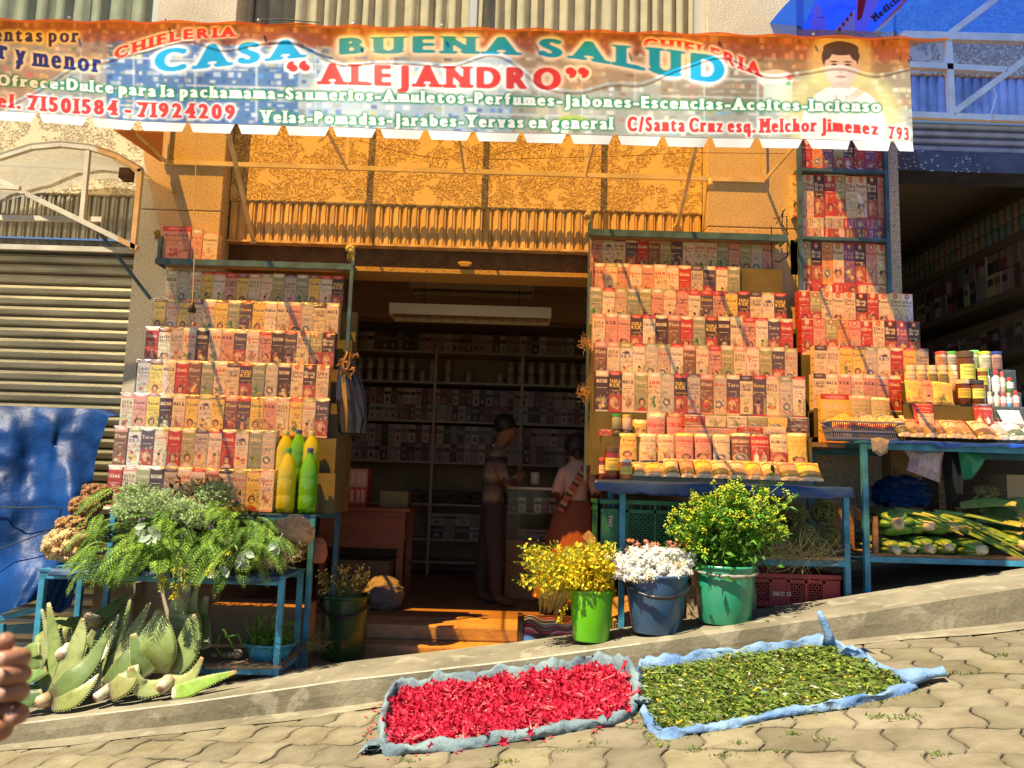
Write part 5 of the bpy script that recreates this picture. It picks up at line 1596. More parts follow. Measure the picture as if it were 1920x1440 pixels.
for (x, yt, yb_, w_, bc, lc, lv, nm) in ((1853, 692, 731, 8, (.85, .85, .82), (.1, .6, .15), 1, 'slim white bottle with green cap'), (1868, 694, 731, 14, (.85, .83, .78), (.75, .06, .06), 1, 'white bottle with red cap'), (1880, 697, 731, 10, (.8, .45, .3), (.7, .15, .1), 1, 'orange bottle with red cap'), (1893, 708, 731, 15, (.12, .25, .08), (.65, .08, .06), 1, 'green pot with red lid'),
          (1856, 735, 758, 12, (.72, .55, .35), (.8, .6, .42), 0, 'peach bottle at the left of the front row'), (1869, 733, 758, 10, (.75, .62, .5), (.8, .65, .5), 0, 'cream bottle in the front row'), (1881, 736, 758, 11, (.85, .3, .25), (.8, .1, .1), 0, 'pink bottle with red nozzle'), (1892, 737, 758, 11, (.15, .42, .7), (.8, .6, .3), 0, 'blue and white bottle'), (1905, 733, 758, 12, (.8, .3, .25), (.75, .06, .06), 0, 'red capped bottle at the right end')):
 jar(x, yt, yb_, 4.50 if lv == 0 else 4.57, w_, nm + (' on the lower step of the riser' if lv == 0 else ' on the upper step'), 'small bottles on the riser', bc, lc, (.85, .85, .8), base=Z[lv], neck=.55, lidh=.25, name='bottle', cat='bottle')
pouch(1699, 1732, 710, 758, 4.44, ('yellow', 'brown', 'SACHA', 'green', 'fruit', 'INCHI'), 'yellow pouch reading SACHA INCHI below the white lidded jars', GT3, lean=-.25, base=Z[0] - .01, roll=.08)
pouch(1727, 1757, 712, 760, 4.45, ('pink', 'red', 'UÑA', 'red', 'body'), 'pink pouch between the SACHA INCHI pouch and the green fruit pouch', GT3, lean=-.25, base=Z[0] - .01, roll=.12)
pouch(1750, 1788, 715, 762, 4.43, ('yellow', 'yellow', 'NONI', 'pink', 'plant'), 'yellow pouch with green fruit right of the pink pouch', GT3, lean=-.3, base=Z[0] - .01, roll=.12)
mb = MB(); mb.box(at(1694, 790, 4.45).x, at(1860, 790, 4.45).x, 4.415, 4.452, ty3, Z[0] - .012); tag(mb.build('riser_box', M_olive), 'dark ledge under the leaning pouches of the right table', 'riser')
pouch(1714, 1752, 757, 795, 4.36, ('red', 'red', 'Te Chino', 'cream', 'glyph'), 'red packet reading Te Chino among the front bags of the right table', GT3, lean=-.15)
pouch(1724, 1754, 775, 805, 4.33, ('cream', 'pink', 'Maca', 'red', 'root'), 'small cream packet in front of the Te Chino packet', GT3, lean=-.2)
pouch(1829, 1864, 757, 800, 4.38, ('red', 'black', 'CUBANO', 'cream', 'bottle'), 'red and white pouch reading CUBANO standing behind the front bags', GT3, lean=-.15)
pouch(1884, 1925, 768, 800, 4.36, ('white', 'white', 'Te', 'green', 'glyph'), 'white pouch at the right end behind the front bags', GT3, lean=-.6)
cols_ = ['cream', 'pink', 'grey', 'pink', 'cream', 'pink', 'white', 'pink', 'cream', 'white', 'pink']
xs3 = [(1688, 1716), (1712, 1744), (1740, 1764), (1762, 1786), (1780, 1816), (1806, 1836), (1838, 1876), (1870, 1905), (1898, 1935), (1930, 1965), (1960, 2000)]
for i, (x0, x1) in enumerate(xs3):
 seedbag(x0, x1, 780, 4.28 + .02 * (i % 2), ty3 + .004, '%s seed bag, %s from left along the front of the right table' % (cols_[i], ORD[i]), 'bags along the front of the right table', cols_[i], lean=-.85, L=.16)
for i, (x0, x1, c) in enumerate(((1700, 1735, 'cream'), (1762, 1800, 'yellow'), (1795, 1830, 'pink'), (1862, 1900, 'brown'))):
 seedbag(x0, x1, 780, 4.40, ty3 + .03, '%s bag in the second row of the right table, %s from left' % (c, ORD[i]), 'bags in the second row of the right table', c, lean=-.6, L=.13)
def pet(px, ytop, ybot, Y, liq, cap, label, base):
 p = at(px, ybot, Y); H = at(px, ytop, Y).z - base
 t = thing('drink_bottle', label, 'bottle', (p.x, Y, base), 'two litre bottles of coloured liquid')
 r = .052
 m = mat('liquid %.2f' % liq[0], liq, .12, spec=.6, coat=.6, trans=.35)
 P = [(0, .012), (r * .5, .0), (r * .86, .006), (r, .03), (r * 1.0, H * .25), (r * .96, H * .27), (r, H * .30), (r * 1.0, H * .50), (r * .97, H * .52), (r, H * .55), (r * .95, H * .66), (r * .72, H * .78), (r * .42, H * .88), (r * .27, H * .925), (r * .27, H * .945)]
 mb = MB(); mb.lathe(P, 22, (p.x, Y, base))
 for i, v in enumerate(mb.v):        # five-lobed foot
  z = v[2] - base
  if z < .03:
   a = math.atan2(v[1] - Y, v[0] - p.x); k = .5 + .5 * math.cos(5 * a)
   mb.v[i] = (v[0], v[1], v[2] + (.012 * (1 - k) * (1 if z < .02 else .3)))
 mb.build('body', m, t, smooth=True)
 mb = MB(); mb.lathe([(r * .33, H * .946), (r * .34, H * .995), (r * .3, H), (0, H)], 16, (p.x, Y, base)); mb.lathe([(r * .36, H * .93), (r * .36, H * .94)], 16, (p.x, Y, base))
 mb.build('cap', mat('cap %.2f%.2f' % (cap[0], cap[2]), cap, .4), t)
zbt = T1b.location.z
yel, grn = (.60, .64, .02), (.16, .56, .015)
pet(534, 840, 955, 4.49, yel, (.08, .42, .10), 'yellow drink bottle with green cap, front left of the five', zbt + .002)
pet(575, 840, 957, 4.49, grn, (.05, .07, .25), 'green drink bottle with dark cap, front right of the five', zbt + .002)
zb_ = at(530, 884, 4.62).z
mb = MB(); mb.box(at(520, 880, 4.62).x + .01, at(604, 880, 4.62).x, 4.565, 4.70, zbt, at(530, 905, 4.62).z); tag(mb.build('riser_box', M_olive), 'olive box under the three rear drink bottles', 'riser')
zb3 = at(530, 905, 4.62).z
pet(531, 808, 905, 4.63, yel, (.55, .62, .25), 'yellow drink bottle with pale cap, rear left of the five', zb3 + .001)
pet(555, 806, 905, 4.63, grn, (.05, .07, .28), 'green drink bottle with blue cap, rear middle of the five', zb3 + .001)
pet(580, 808, 905, 4.63, yel, (.60, .62, .30), 'yellow drink bottle with pale cap, rear right of the five', zb3 + .001)
def crate(name, label, x0, x1, z0, z1, Yf_, Yb_, m, cols, lattice, txt=None):
 t = thing(name, label, 'crate', ((x0 + x1) / 2, Yf_, z0), 'plastic crates under the tables')
 mb = MB(); H = z1 - z0
 def side(P, Q, nrm):
  P, Q = Vector(P), Vector(Q); L = (Q - P).length; d = (Q - P) / L
  def pt(s, z): return P + d * s + Vector((0, 0, z))
  mb.bar(pt(0, H - .012), pt(L, H - .012), .02, .022)
  mb.bar(pt(0, H * .78), pt(L, H * .78), .014, .016)
  mb.bar(pt(0, .012), pt(L, .012), .016, .024)
  n = cols
  for k in range(n + 1): mb.bar(pt(L * k / n, .001), pt(L * k / n, H - .001), .014, .014, up=d)
  for k in range(n * 3): mb.bar(pt(L * (k + .5) / (n * 3), H * .78), pt(L * (k + .5) / (n * 3), H - .012), .004, .004, up=d)
  for k in range(n):
   s0, s1 = L * k / n, L * (k + 1) / n
   if lattice[k % len(lattice)]:
    st_ = .026; w_ = s1 - s0; h_ = H * .78 - .024
    q = -h_
    while q < w_:
     for sg in (0, 1):
      a0, b0 = max(0, q), min(w_, q + h_)
      if b0 - a0 > .004:
       za, zb_ = a0 - q, b0 - q
       if sg: mb.bar(pt(s1 - a0, .024 + za), pt(s1 - b0, .024 + zb_), .005, .006)
       else: mb.bar(pt(s0 + a0, .024 + za), pt(s0 + b0, .024 + zb_), .005, .006)
     q += st_
   else:
    A, B = pt(s0, .02), pt(s1, H * .78)
    mb.bar(pt((s0 + s1) / 2, .02), pt((s0 + s1) / 2, H * .78), (s1 - s0) * .99, .005, up=nrm)
 side((x0, Yf_, z0), (x1, Yf_, z0), (0, 1, 0)); side((x0, Yb_, z0), (x1, Yb_, z0), (0, 1, 0))
 side((x0, Yf_, z0), (x0, Yb_, z0), (1, 0, 0)); side((x1, Yf_, z0), (x1, Yb_, z0), (1, 0, 0))
 mb.box(x0 + .01, x1 - .01, Yf_ + .01, Yb_ - .01, z0, z0 + .006)
 mb.build('shell', m, t)
 if txt:
  st_ = strip(txt[0], True); mb = MB(); step = 4
  ys, xs_ = np.where(st_ > .5)
  cells = set((int(y) // step, int(x) // step) for y, x in zip(ys, xs_))
  bx_, bzz, sc = txt[1], txt[2], txt[3]
  for (yy, xx) in cells:
   if len(txt) > 4: X, Zz = bx_ + 0, bzz; P_ = [(bx_ - sc * (yy + e_), Yf_ - .012, bzz - sc * (xx + f_)) for e_, f_ in ((0, 0), (0, 1), (1, 1), (1, 0))]
   else: P_ = [(bx_ + sc * (xx + e_), Yf_ - .012, bzz - sc * (yy + f_)) for e_, f_ in ((0, 0), (1, 0), (1, 1), (0, 1))]
   mb.add(P_, [(0, 1, 2, 3)])
  mb.build('moulded_letters', mat('worn letters', (.6, .42, .38), .7), t)
 return t
M_redcr = mat('red crate plastic', (.36, .035, .04), .5, var=.25, scale=8)
M_greencr = mat('green crate plastic', (.02, .16, .075), .5, var=.25, scale=8)
Xr0, Xr1 = at(1410, 1110, 4.27).x, at(1577, 1110, 4.27).x
zr1 = at(1500, 1076, 4.27).z
zg_ = min(zside(Xr0), zside(Xr1))
crate('plastic_crate', 'red plastic crate with lattice panels on the pavement under the middle table', Xr0, Xr1, zg_ + .05, zr1, 4.265, 4.62, M_redcr, 5, (1, 0, 1, 1, 0), ('MEC O', Xr0 + .10, zr1 - .085, .0016))
Xg0, Xg1 = at(1122, 1000, 4.3).x, at(1330, 1000, 4.3).x
crate('plastic_crate', 'green plastic crate on the lower shelf behind the left table leg', Xg0, Xg1, z2l + .016, at(1200, 938, 4.3).z, 4.275, 4.62, M_greencr, 4, (0, 1, 1, 1), ('T187', Xg0 + .075, at(1200, 938, 4.3).z - .08, .0014, 1))
mb = MB()
for i in range(60):
 c = Vector((R.uniform(Xr0 + .03, Xr1 - .03), R.uniform(4.3, 4.58), zg_ + .07 + R.uniform(0, .05)))
 mb.blob(c, R.uniform(.014, .024), None, None, 7, jit=.2)
tag(mb.build('seed_pods', mat('dry pods', (.30, .20, .10), .8, var=.4, scale=20), smooth=True), 'dry brown pods filling the bottom of the red crate', 'pods', kind='stuff')
# ------------------------------------------------------------------ greens, flowers, aloes, sacks
def gnd(px, py, lift=0.0):
 z = .1
 for _ in range(12):
  p = onz(px, py, z + lift); z = zs(p.x)
 return p
def lm(name, col, tr=.3, rough=.5):
 return mat(name, col, rough, var=.35, scale=25, trans=tr, spec=.35)
L_bright, L_mid, L_deep = lm('fern bright', (.30, .46, .05)), lm('fern mid', (.13, .27, .035)), lm('leaf deep', (.05, .11, .02))
L_silver, L_silver2 = lm('silver herb', (.66, .76, .42), .2, .8), lm('silver herb shade', (.40, .52, .24), .2, .8)
L_euc = lm('eucalyptus', (.36, .45, .30), .2, .45)
L_yel = lm('yellow petal', (.90, .72, .03), .35, .6)
L_yel2 = lm('golden petal', (.88, .50, .02), .35, .6)
L_stem = lm('green stem', (.20, .30, .05), .1)
L_olive = lm('olive leaf', (.22, .20, .03), .3)
def vr(s): return Vector((R.uniform(-s, s), R.uniform(-s, s), R.uniform(-s, s)))
def frond(mb, p, d, L, droop, ll, n=15, mi=0, w=.2):
 p = Vector(p); d = Vector(d).normalized()
 prev = p
 side = d.cross(Vector((0, 0, 1)))
 if side.length < .1: side = Vector((1, 0, 0))
 side = side.normalized()
 pts = [p]
 for k in range(1, n + 1):
  d = (d + Vector((0, 0, -droop / n))).normalized()
  q = prev + d * (L / n)
  t = k / n
  sz = ll * (math.sin(math.pi * min(.98, .12 + t * .82)) ** .7)
  nr = side.cross(d).normalized()
  for s_ in (-1, 1):
   ld = (side * s_ + d * .75 + nr * R.uniform(-.15, .15) + Vector((0, 0, -.15))).normalized()
   mb.leaf(q, ld, sz, sz * w, nr, mi if R.random() < .75 else (mi + 1) % 2, bend=.2)
   if sz > .03:
    for j in (.35, .6, .8):
     b = q + ld * sz * j
     mb.leaf(b, (ld + d * .9).normalized(), sz * .33, sz * w * .5, nr, mi, bend=.1)
     mb.leaf(b, (ld - d * .6).normalized(), sz * .28, sz * w * .45, nr, mi, bend=.1)
  pts.append(q); prev = q
 mb.tube(pts[::3] + [pts[-1]], [.0022 * (1 - .6 * i / 6) for i in range(len(pts[::3]) + 1)], 4, 2)
GFN = 'fresh ferns heaped on the herb table'
fern_spots = [(320, 985, 4.2, 6, -.1, 'just below the silver herbs, left part'), (405, 985, 4.2, 6, .3, 'just below the silver herbs, right part'), (500, 1000, 4.22, 5, 1.0, 'beside the crumpled paper bag'), (300, 1040, 4.14, 7, .1, 'hanging low in front, left of the yellow stalks'), (425, 1035, 4.15, 7, .3, 'hanging low in front, right of the yellow stalks'), (478, 1025, 4.17, 6, .8, 'hanging at the lower right corner'), (235, 930, 4.42, 5, -.8, 'at the upper left of the heap'), (205, 985, 4.3, 7, -1.2, 'hanging over the left end of the heap'), (330, 1000, 4.3, 9, 0, 'in the middle of the heap'),
    (430, 970, 4.35, 9, .6, 'right of the silver herbs'), (470, 990, 4.3, 7, 1.2, 'at the right shoulder of the heap'), (215, 1035, 4.16, 9, -.7, 'hanging in front at the lower left'), (270, 1035, 4.15, 8, -.1, 'hanging brightly below the silver herbs'), (375, 1020, 4.2, 8, .2, 'hanging in the centre front')]
for (x, y, Y, n, sx, wh) in fern_spots:
 mb = MB(); c = at(x, y, Y - .14)
 for k in range(int(n * 1.7)):
  frond(mb, c + Vector((R.uniform(-.09, .09), R.uniform(-.08, .02), R.uniform(-.04, .06))), (sx * .5 + R.uniform(-.7, .7), R.uniform(-1, -.35), R.uniform(-.3, .75)), R.uniform(.16, .25), R.uniform(1.2, 2.6), R.uniform(.035, .055), mi=0 if R.random() < .45 else 1, w=.15)
 tag(mb.build('fern_bunch', [L_bright, L_mid, L_stem]), 'bunch of bright green ferns %s' % wh, 'fern', GFN)
GSV = 'silvery feathery herbs on top of the heap'
sil = [(255, 935, 4.35, .085, 'above the left ferns'), (300, 950, 4.30, .10, 'near the centre, left part'), (345, 965, 4.28, .08, 'at the centre front of the silver band'), (375, 975, 4.27, .075, 'lowest of the silver band'), (405, 935, 4.38, .10, 'darker, at the top right'), (245, 965, 4.3, .07, 'at the far left of the silver band')]
for (x, y, Y, r, wh) in sil:
 mb = MB(); c = at(x, y - 6, Y - .27); r *= .88
 for k in range(330):
  a = Vector((R.gauss(0, 1), R.gauss(0, 1), R.gauss(0, 1))).normalized()
  p = c + Vector((a.x * r, a.y * r * .8, a.z * r * .6)) * R.uniform(.35, 1)
  d = (a + Vector((0, -.3, .3)) + vr(.4)).normalized()
  q = p + d * R.uniform(.02, .04)
  mb.tube([p, q], .0011, 3, R.choice([0, 0, 1]), caps=False)
  for j in range(7):
   t = R.uniform(.2, 1)
   mb.leaf(p.lerp(q, t), (d + vr(1.1)).normalized(), R.uniform(.009, .02), .006, None, R.choice([0, 0, 1]))
 tag(mb.build('silver_herb_bunch', [L_silver, L_silver2]), 'silvery grey feathery herb bunch %s' % wh, 'herb', GSV)
for (x, y, Y, rx, rz, n, wh) in ((300, 1010, 4.36, .27, .15, 700, 'under the ferns in the left half'), (440, 1015, 4.36, .25, .15, 700, 'under the ferns in the right half'), (350, 960, 4.44, .30, .13, 500, 'behind the silver herbs'), (480, 1040, 4.26, .14, .07, 260, 'at the lower right edge of the heap')):
 mb = MB(); c = at(x, y, Y - .14)
 for k in range(n):
  a = Vector((R.gauss(0, 1), R.gauss(0, 1), R.gauss(0, 1))).normalized() * R.uniform(.3, 1) ** .5
  p = c + Vector((a.x * rx, a.y * .12, a.z * rz))
  if p.z < T1z + .01: p.z = T1z + R.uniform(.005, .03)
  mb.leaf(p, (a + Vector((0, -.6, -.2)) + vr(.7)).normalized(), R.uniform(.025, .06), R.uniform(.010, .024), None, R.choice([0, 0, 1, 2]))
 tag(mb.build('leafy_herb_bunch', [L_deep, L_mid, L_olive]), 'dark green leafy herb bunch %s' % wh, 'herb', 'dark leafy herbs in the heap')
mb = MB(); c = at(385, 915, 4.25)
for k in range(160):
 p = c + Vector((R.gauss(0, .085), R.gauss(0, .03), R.gauss(-.015, .025)))
 mb.leaf(p, (R.uniform(-1, 1), R.uniform(-.6, .2), R.uniform(-.1, 1)), R.uniform(.03, .06), R.uniform(.010, .018), None, R.choice([0, 0, 1]))
tag(mb.build('leafy_herb_bunch', [L_olive, mat('brown leaf', (.20, .12, .03), .6, trans=.3)]), 'olive brown leafy twigs at the very top of the heap', 'herb', 'dark leafy herbs in the heap')
mb = MB()
for k in range(5):
 a = at(343 + k * 3, 922 - k * 2, 4.15); pts = [a + Vector((.03 * math.cos(t), .0, .03 * math.sin(t) + .0)) for t in np.linspace(0, 5.6, 10)]
 mb.tube(pts, .0022, 5)
tag(mb.build('straw_twist', mat('pale straw', (.62, .55, .36), .7)), 'pale looped straw tie sticking up above the silver herbs', 'straw')
for i, (x, y, n, wh) in enumerate(((283, 1000, 5, 'one large pale leaf left of the centre ferns'), (345, 1075, 4, 'hanging below the centre of the heap'), (455, 1045, 5, 'right of the yellow flowers'), (518, 1020, 3, 'at the right edge beside the dry grass'), (258, 1000, 3, 'left beside the dark hollow'), (420, 1060, 4, 'drooping near the table edge'))):
 mb = MB(); Y = 3.86; c = at(x, y, Y)
 for k in range(n):
  d = Vector((R.uniform(-1, 1), R.uniform(-.4, .1), R.uniform(-1, .2))).normalized(); L = R.uniform(.045, .07); nn = Vector((R.uniform(-.3, .3), -1, R.uniform(0, .6)))
  p = c + Vector((R.uniform(-.03, .03), R.uniform(-.02, .02), R.uniform(-.03, .03)))
  x_ = d.cross(nn).normalized(); w_ = L * .34; up = x_.cross(d)
  V_ = [p, p + d * L * .25 + x_ * w_ * .8, p + d * L * .6 + x_ * w_ * .9, p + d * L, p + d * L * .6 - x_ * w_ * .9, p + d * L * .25 - x_ * w_ * .8, p + d * L * .5 - up * .006]
  mb.add(V_, [(0, 1, 6), (1, 2, 6), (2, 3, 6), (3, 4, 6), (4, 5, 6), (5, 0, 6)])
 mb.tube([c, c + Vector((.02, .03, .05))], .002, 4)
 tag(mb.build('eucalyptus_sprig', L_euc), 'sprig of round pale eucalyptus leaves, %s' % wh, 'sprig', 'eucalyptus sprigs in the heap')
for (x0, y0, x1, y1, wh) in ((440, 1018, 388, 1078, 'slanting down right of the centre'), (330, 1050, 326, 1122, 'hanging lowest over the aloe leaves'), (340, 1060, 347, 1098, 'beside the lowest hanging stalk'), (300, 1055, 305, 1112, 'left of the lowest hanging stalk')):
 mb = MB(); a, b = at(x0, y0, 3.84), at(x1, y1, 3.83)
 mb.tube([a, a.lerp(b, .5) + Vector((0, -.02, .01)), b], .003, 5, 1)
 for k in range(30):
  t = R.uniform(.25, 1); p = a.lerp(b, t) + vr(.014)
  for j in range(4): mb.leaf(p, vr(1), R.uniform(.009, .014), .008, None, 0)
 for k in range(8): mb.leaf(a.lerp(b, R.uniform(0, .7)), (R.uniform(-1, 1), -.5, -.8), R.uniform(.03, .05), .012, None, 1)
 tag(mb.build('flower_stalk', [L_yel, L_stem]), 'stalk of small yellow flowers %s' % wh, 'flower', 'yellow stalks hanging from the heap')
mb = MB()
for (x, y) in ((265, 975), (398, 988), (390, 983), (283, 968), (338, 1030)):
 for k in range(6): mb.leaf(at(x, y, 3.95) + vr(.012), vr(1), .018, .014, None, 0)
tag(mb.build('petals', lm('mauve petal', (.45, .33, .50))), 'a few small mauve flowers tucked into the heap', 'flower', kind='stuff')
def headcluster(px, py, Y, rx, rz, n, r, col, label):
 Y -= .14
 mb = MB(); c = at(px, py, Y)
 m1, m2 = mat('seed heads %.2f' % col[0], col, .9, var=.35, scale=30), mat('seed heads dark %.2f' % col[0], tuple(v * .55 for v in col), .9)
 for k in range(n):
  u, v = R.uniform(-1, 1), R.uniform(-1, 1)
  if u * u + v * v > 1: continue
  lump = .75 + .25 * math.sin(u * 9 + py) * math.cos(v * 8 + px)
  q = math.sqrt(1 - u * u - v * v) * lump
  p = c + Vector((u * rx * (.85 + .15 * lump), -q * rx * .5, v * rz * (.8 + .25 * lump)))
  mb.blob(p, r * R.uniform(.7, 1.25), None, None, 6, 0, jit=.25)
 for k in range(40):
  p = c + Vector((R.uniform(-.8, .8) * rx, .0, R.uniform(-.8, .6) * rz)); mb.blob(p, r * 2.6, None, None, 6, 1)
 return tag(mb.build('seed_head_bunch', [m1, m2], smooth=True), label, 'seed heads', 'bunches of brown seed heads')
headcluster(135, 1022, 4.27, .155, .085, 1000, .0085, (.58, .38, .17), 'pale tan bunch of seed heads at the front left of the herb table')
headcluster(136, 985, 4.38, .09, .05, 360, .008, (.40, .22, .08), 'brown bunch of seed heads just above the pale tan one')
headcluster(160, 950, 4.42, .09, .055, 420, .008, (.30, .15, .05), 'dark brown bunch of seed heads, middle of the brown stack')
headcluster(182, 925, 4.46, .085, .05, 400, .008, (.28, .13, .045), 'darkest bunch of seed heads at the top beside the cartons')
def wisps(name, label, c, rx, ry, rz, n, L, mats_, w=.0016, cat='dry grass', group=None, curl=1.0, kind=None):
 mb = MB()
 for k in range(n):
  a = Vector((R.gauss(0, .5) * rx, R.gauss(0, .5) * ry, R.gauss(0, .45) * rz)) + c
  d = Vector((R.uniform(-1, 1), R.uniform(-.8, .3), R.uniform(-.6, .8))).normalized()
  pts = [a]
  for j in range(4):
   d = (d + vr(.55 * curl)).normalized(); pts.append(pts[-1] + d * L * R.uniform(.15, .3))
  mb.tube(pts, [w, w, w, w * .8, w * .4], 3, R.randrange(len(mats_)), caps=False)
 return tag(mb.build(name, mats_), label, cat, group, kind)
L_dry, L_dry2 = mat('dry grass', (.42, .34, .14), .8), mat('dry grass green', (.26, .28, .08), .8)
L_brn = mat('dry brown stalk', (.26, .16, .05), .8)
wisps('dry_herb_bunch', 'brown dry herb bunch at the right end of the herb table', at(545, 1030, 4.16), .085, .06, .05, 420, .06, [L_brn, L_dry2, L_brn], .0012)
wisps('dry_herb_bunch', 'pale straw wisps at the table edge below the brown dry herbs', at(512, 1052, 4.03), .07, .03, .022, 190, .07, [mat('white straw', (.5, .47, .34), .8)], .0011)
def crumple(name, label, c, rx, ry, rz, m, cat, seed=1, n=26, amp=.22):
 mb = MB(); rs = random.Random(seed); ph = [rs.uniform(0, 6) for _ in range(12)]
 vs, fs = [], []
 for i in range(n + 1):
  t = math.pi * i / n
  for j in range(n):
   a = 2 * math.pi * j / n
   d = (math.sin(t) * math.cos(a), math.sin(t) * math.sin(a), math.cos(t))
   D_ = Vector(d); q = 1 + amp * 2.2 * (.5 - abs(mn.noise(D_ * 1.9 + Vector(ph[:3]))) - .5 * abs(mn.noise(D_ * 4.2 + Vector(ph[3:6]))) - .22 * abs(mn.noise(D_ * 9 + Vector(ph[6:9]))))
   z = d[2] if d[2] > -.7 else -.7
   vs.append((c[0] + rx * q * d[0], c[1] + ry * q * d[1], c[2] + rz * q * z))
 for i in range(n):
  for j in range(n): fs.append((i * n + j, i * n + (j + 1) % n, (i + 1) * n + (j + 1) % n, (i + 1) * n + j))
 mb.add(vs, fs)
 return tag(mb.build(name, m, smooth=False), label, cat)
M_paper = mat('kraft paper', (.58, .38, .20), .85, var=.2, bump=.5, bscale=22)
crumple('paper_bag', 'crumpled brown paper bag at the right end of the herb table', at(550, 998, 4.24), .10, .08, .075, M_paper, 'bag', 4)
crumple('plastic_bag', 'small knotted pale plastic bag behind the drink bottles on the blue table end', at(618, 925, 4.75), .03, .03, .06, mat('yellowish plastic', (.5, .42, .12), .4, trans=.2), 'bag', 6)
crumple('plant_pot', 'terracotta coloured pot beside the table end behind the paper bag', at(596, 1035, 4.7), .055, .05, .085, mat('terracotta', (.45, .17, .08), .8), 'pot', 9, amp=.03)
wisps('dry_herb_bunch', 'tangle of dry twigs lying behind the blue basin on the lower shelf', at(580, 1205, 4.5), .10, .1, .03, 200, .07, [L_brn, L_dry], .0014)
def bucket(px0, px1, pyrim, pybot, Y, botr, m, hm, label, hang=None, base=None, rim_t=.006, front=True):
 a, b = at(px0, pyrim, Y), at(px1, pyrim, Y)
 cx = (a.x + b.x) / 2; r = (b.x - a.x) / 2
 z0 = at((px0 + px1) / 2, pybot, Y - r * botr).z if base is None else base
 H = a.z - z0
 t = thing('bucket', label, 'bucket', (cx, Y, z0))
 q = r * botr
 mb = MB()
 mb.lathe([(0, .006), (q * .96, .006), (q * .98, 0), (q, .004), (lerp(q, r, .5), H * .5), (r * .965, H * .93), (r * .965, H * .94), (r * 1.0, H * .945), (r * 1.005, H), (r * .965, H), (r * .93, H * .9), (q * .9, .02), (0, .02)], 40, (cx, Y, z0))
 sh_ = mb.build('shell', m, t, smooth=True)
 if hm:
  mb = MB(); pts = []
  for k in range(15):
   an = math.pi * k / 14
   if hang == 'side': pts.append((cx + r * 1.03 * math.cos(math.pi - an) , Y - r * .2 * math.sin(an), z0 + H * .93 - .0 - r * .1 * math.sin(an)))
   else: pts.append((cx + r * 1.03 * math.cos(math.pi - an), Y - r * 1.06 * math.sin(an) - .003, z0 + H * .90 - r * .72 * math.sin(an) * (hang or 1)))
  mb.tube(pts, .0065, 8); mb.tube(pts[5:10], .010, 8)
  for s in (-1, 1): mb.blob((cx + s * r * 1.02, Y, z0 + H * .90), .014, .012, .018, 8)
  mb.build('handle', hm, sh_, smooth=True)
 return t, cx, r, z0, H
M_hbl = mat('black handle', (.02, .02, .022), .35)
bl, lx, lr, lz, lh = bucket(1068, 1151, 1103, 1206, 3.92, .80, mat('lime plastic', (.13, .50, .01), .3, var=.15, scale=3, coat=.3), None, 'lime green bucket of yellow broom flowers on the kerb')
bb_, bx_, br, bz_, bh = bucket(1170, 1291, 1072, 1192, 3.93, .72, mat('dusty blue plastic', (.025, .085, .20), .35, col2=(.05, .10, .17), scale=7, coat=.2), M_hbl, 'dark blue bucket of white flowers in the middle of the three on the kerb', .62)
bg, gx, gr, gz_, gh = bucket(1301, 1416, 1056, 1174, 3.98, .82, mat('sea green plastic', (.015, .30, .14), .32, col2=(.05, .30, .17), scale=6, coat=.25), mat('grey handle', (.25, .22, .18), .5), 'sea green bucket of yellow flowering herb, right of the three on the kerb', .15)
be, ex_, er, ez_, eh = bucket(604, 694, 1112, 1212, 5.02, .86, mat('forest green plastic', (.02, .075, .025), .35, coat=.2), M_hbl, 'dark green bucket of small dry daisies beside the doorway', .75, base=PAD + .002)
def bouquet(name, label, cx, cy, z0, cat='bouquet'):
 return thing(name, label, cat, (cx, cy, z0))
bq = bouquet('flower_bouquet', 'loose bouquet of bright yellow broom flowers leaning left out of the lime bucket', lx, 3.92, lz + .02)
mbs, mbf = MB(), MB()
rimc = Vector((lx, 3.92, lz + lh - .02))
for k in range(270):
 t = R.random()
 tgt = at(lerp(966, 1152, R.betavariate(1.3, 1.1)), 1015 + R.uniform(0, 95), 3.92 + R.uniform(-.14, .1))
 p = rimc + Vector((R.uniform(-.07, .07), R.uniform(-.06, .06), R.uniform(-.03, .0)))
 mid_ = p.lerp(tgt, .5) + Vector((.02, 0, .03))
 pts = [p, mid_, tgt + Vector((0, 0, R.uniform(-.02, .02)))]
 mbs.tube(pts, [.002, .0016, .0009], 3, 0, caps=False)
 outer = tgt.x < lx - .17 or tgt.z > rimc.z + .16
 for j in range(30):
  s = R.uniform(.25, 1); q = (p.lerp(mid_, s * 2) if s < .5 else mid_.lerp(pts[2], s * 2 - 1)) + vr(.015)
  if outer and R.random() < .62:
   mbs.leaf(q, ((tgt - p).normalized() + vr(.8)), R.uniform(.010, .02), .0045, None, R.choice([0, 1]))
  else:
   mbf.leaf(q, vr(1), R.uniform(.016, .030), R.uniform(.013, .021), None, R.choice([0, 0, 0, 0, 1]))
   if R.random() < .4: mbs.leaf(q, vr(1), .02, .004, None, 1)
mbs.build('stems', [lm('broom green', (.32, .42, .04)), lm('broom light', (.50, .52, .05))], bq)
mbf.build('petals', [L_yel, L_yel2], bq)
tag(bq.children[0], None, None)
mb = MB()
a, b = at(1062, 1132, 3.86), at(1048, 1170, 3.84)
mb.tube([a, b], .002, 4)
for k in range(36): mb.leaf(a.lerp(b, R.random()) + vr(.012), vr(1), .016, .011, None, 0)
tag(mb.build('flower_stalk', [L_yel]), 'single yellow spray hanging in front of the striped cloth', 'flower')
bw = bouquet('flower_bouquet', 'dense dome of white chrysanthemums with a few orange ones behind, in the dark blue bucket', bx_, 3.93, bz_ + .02)
mbw, mbo, mbl = MB(), MB(), MB()
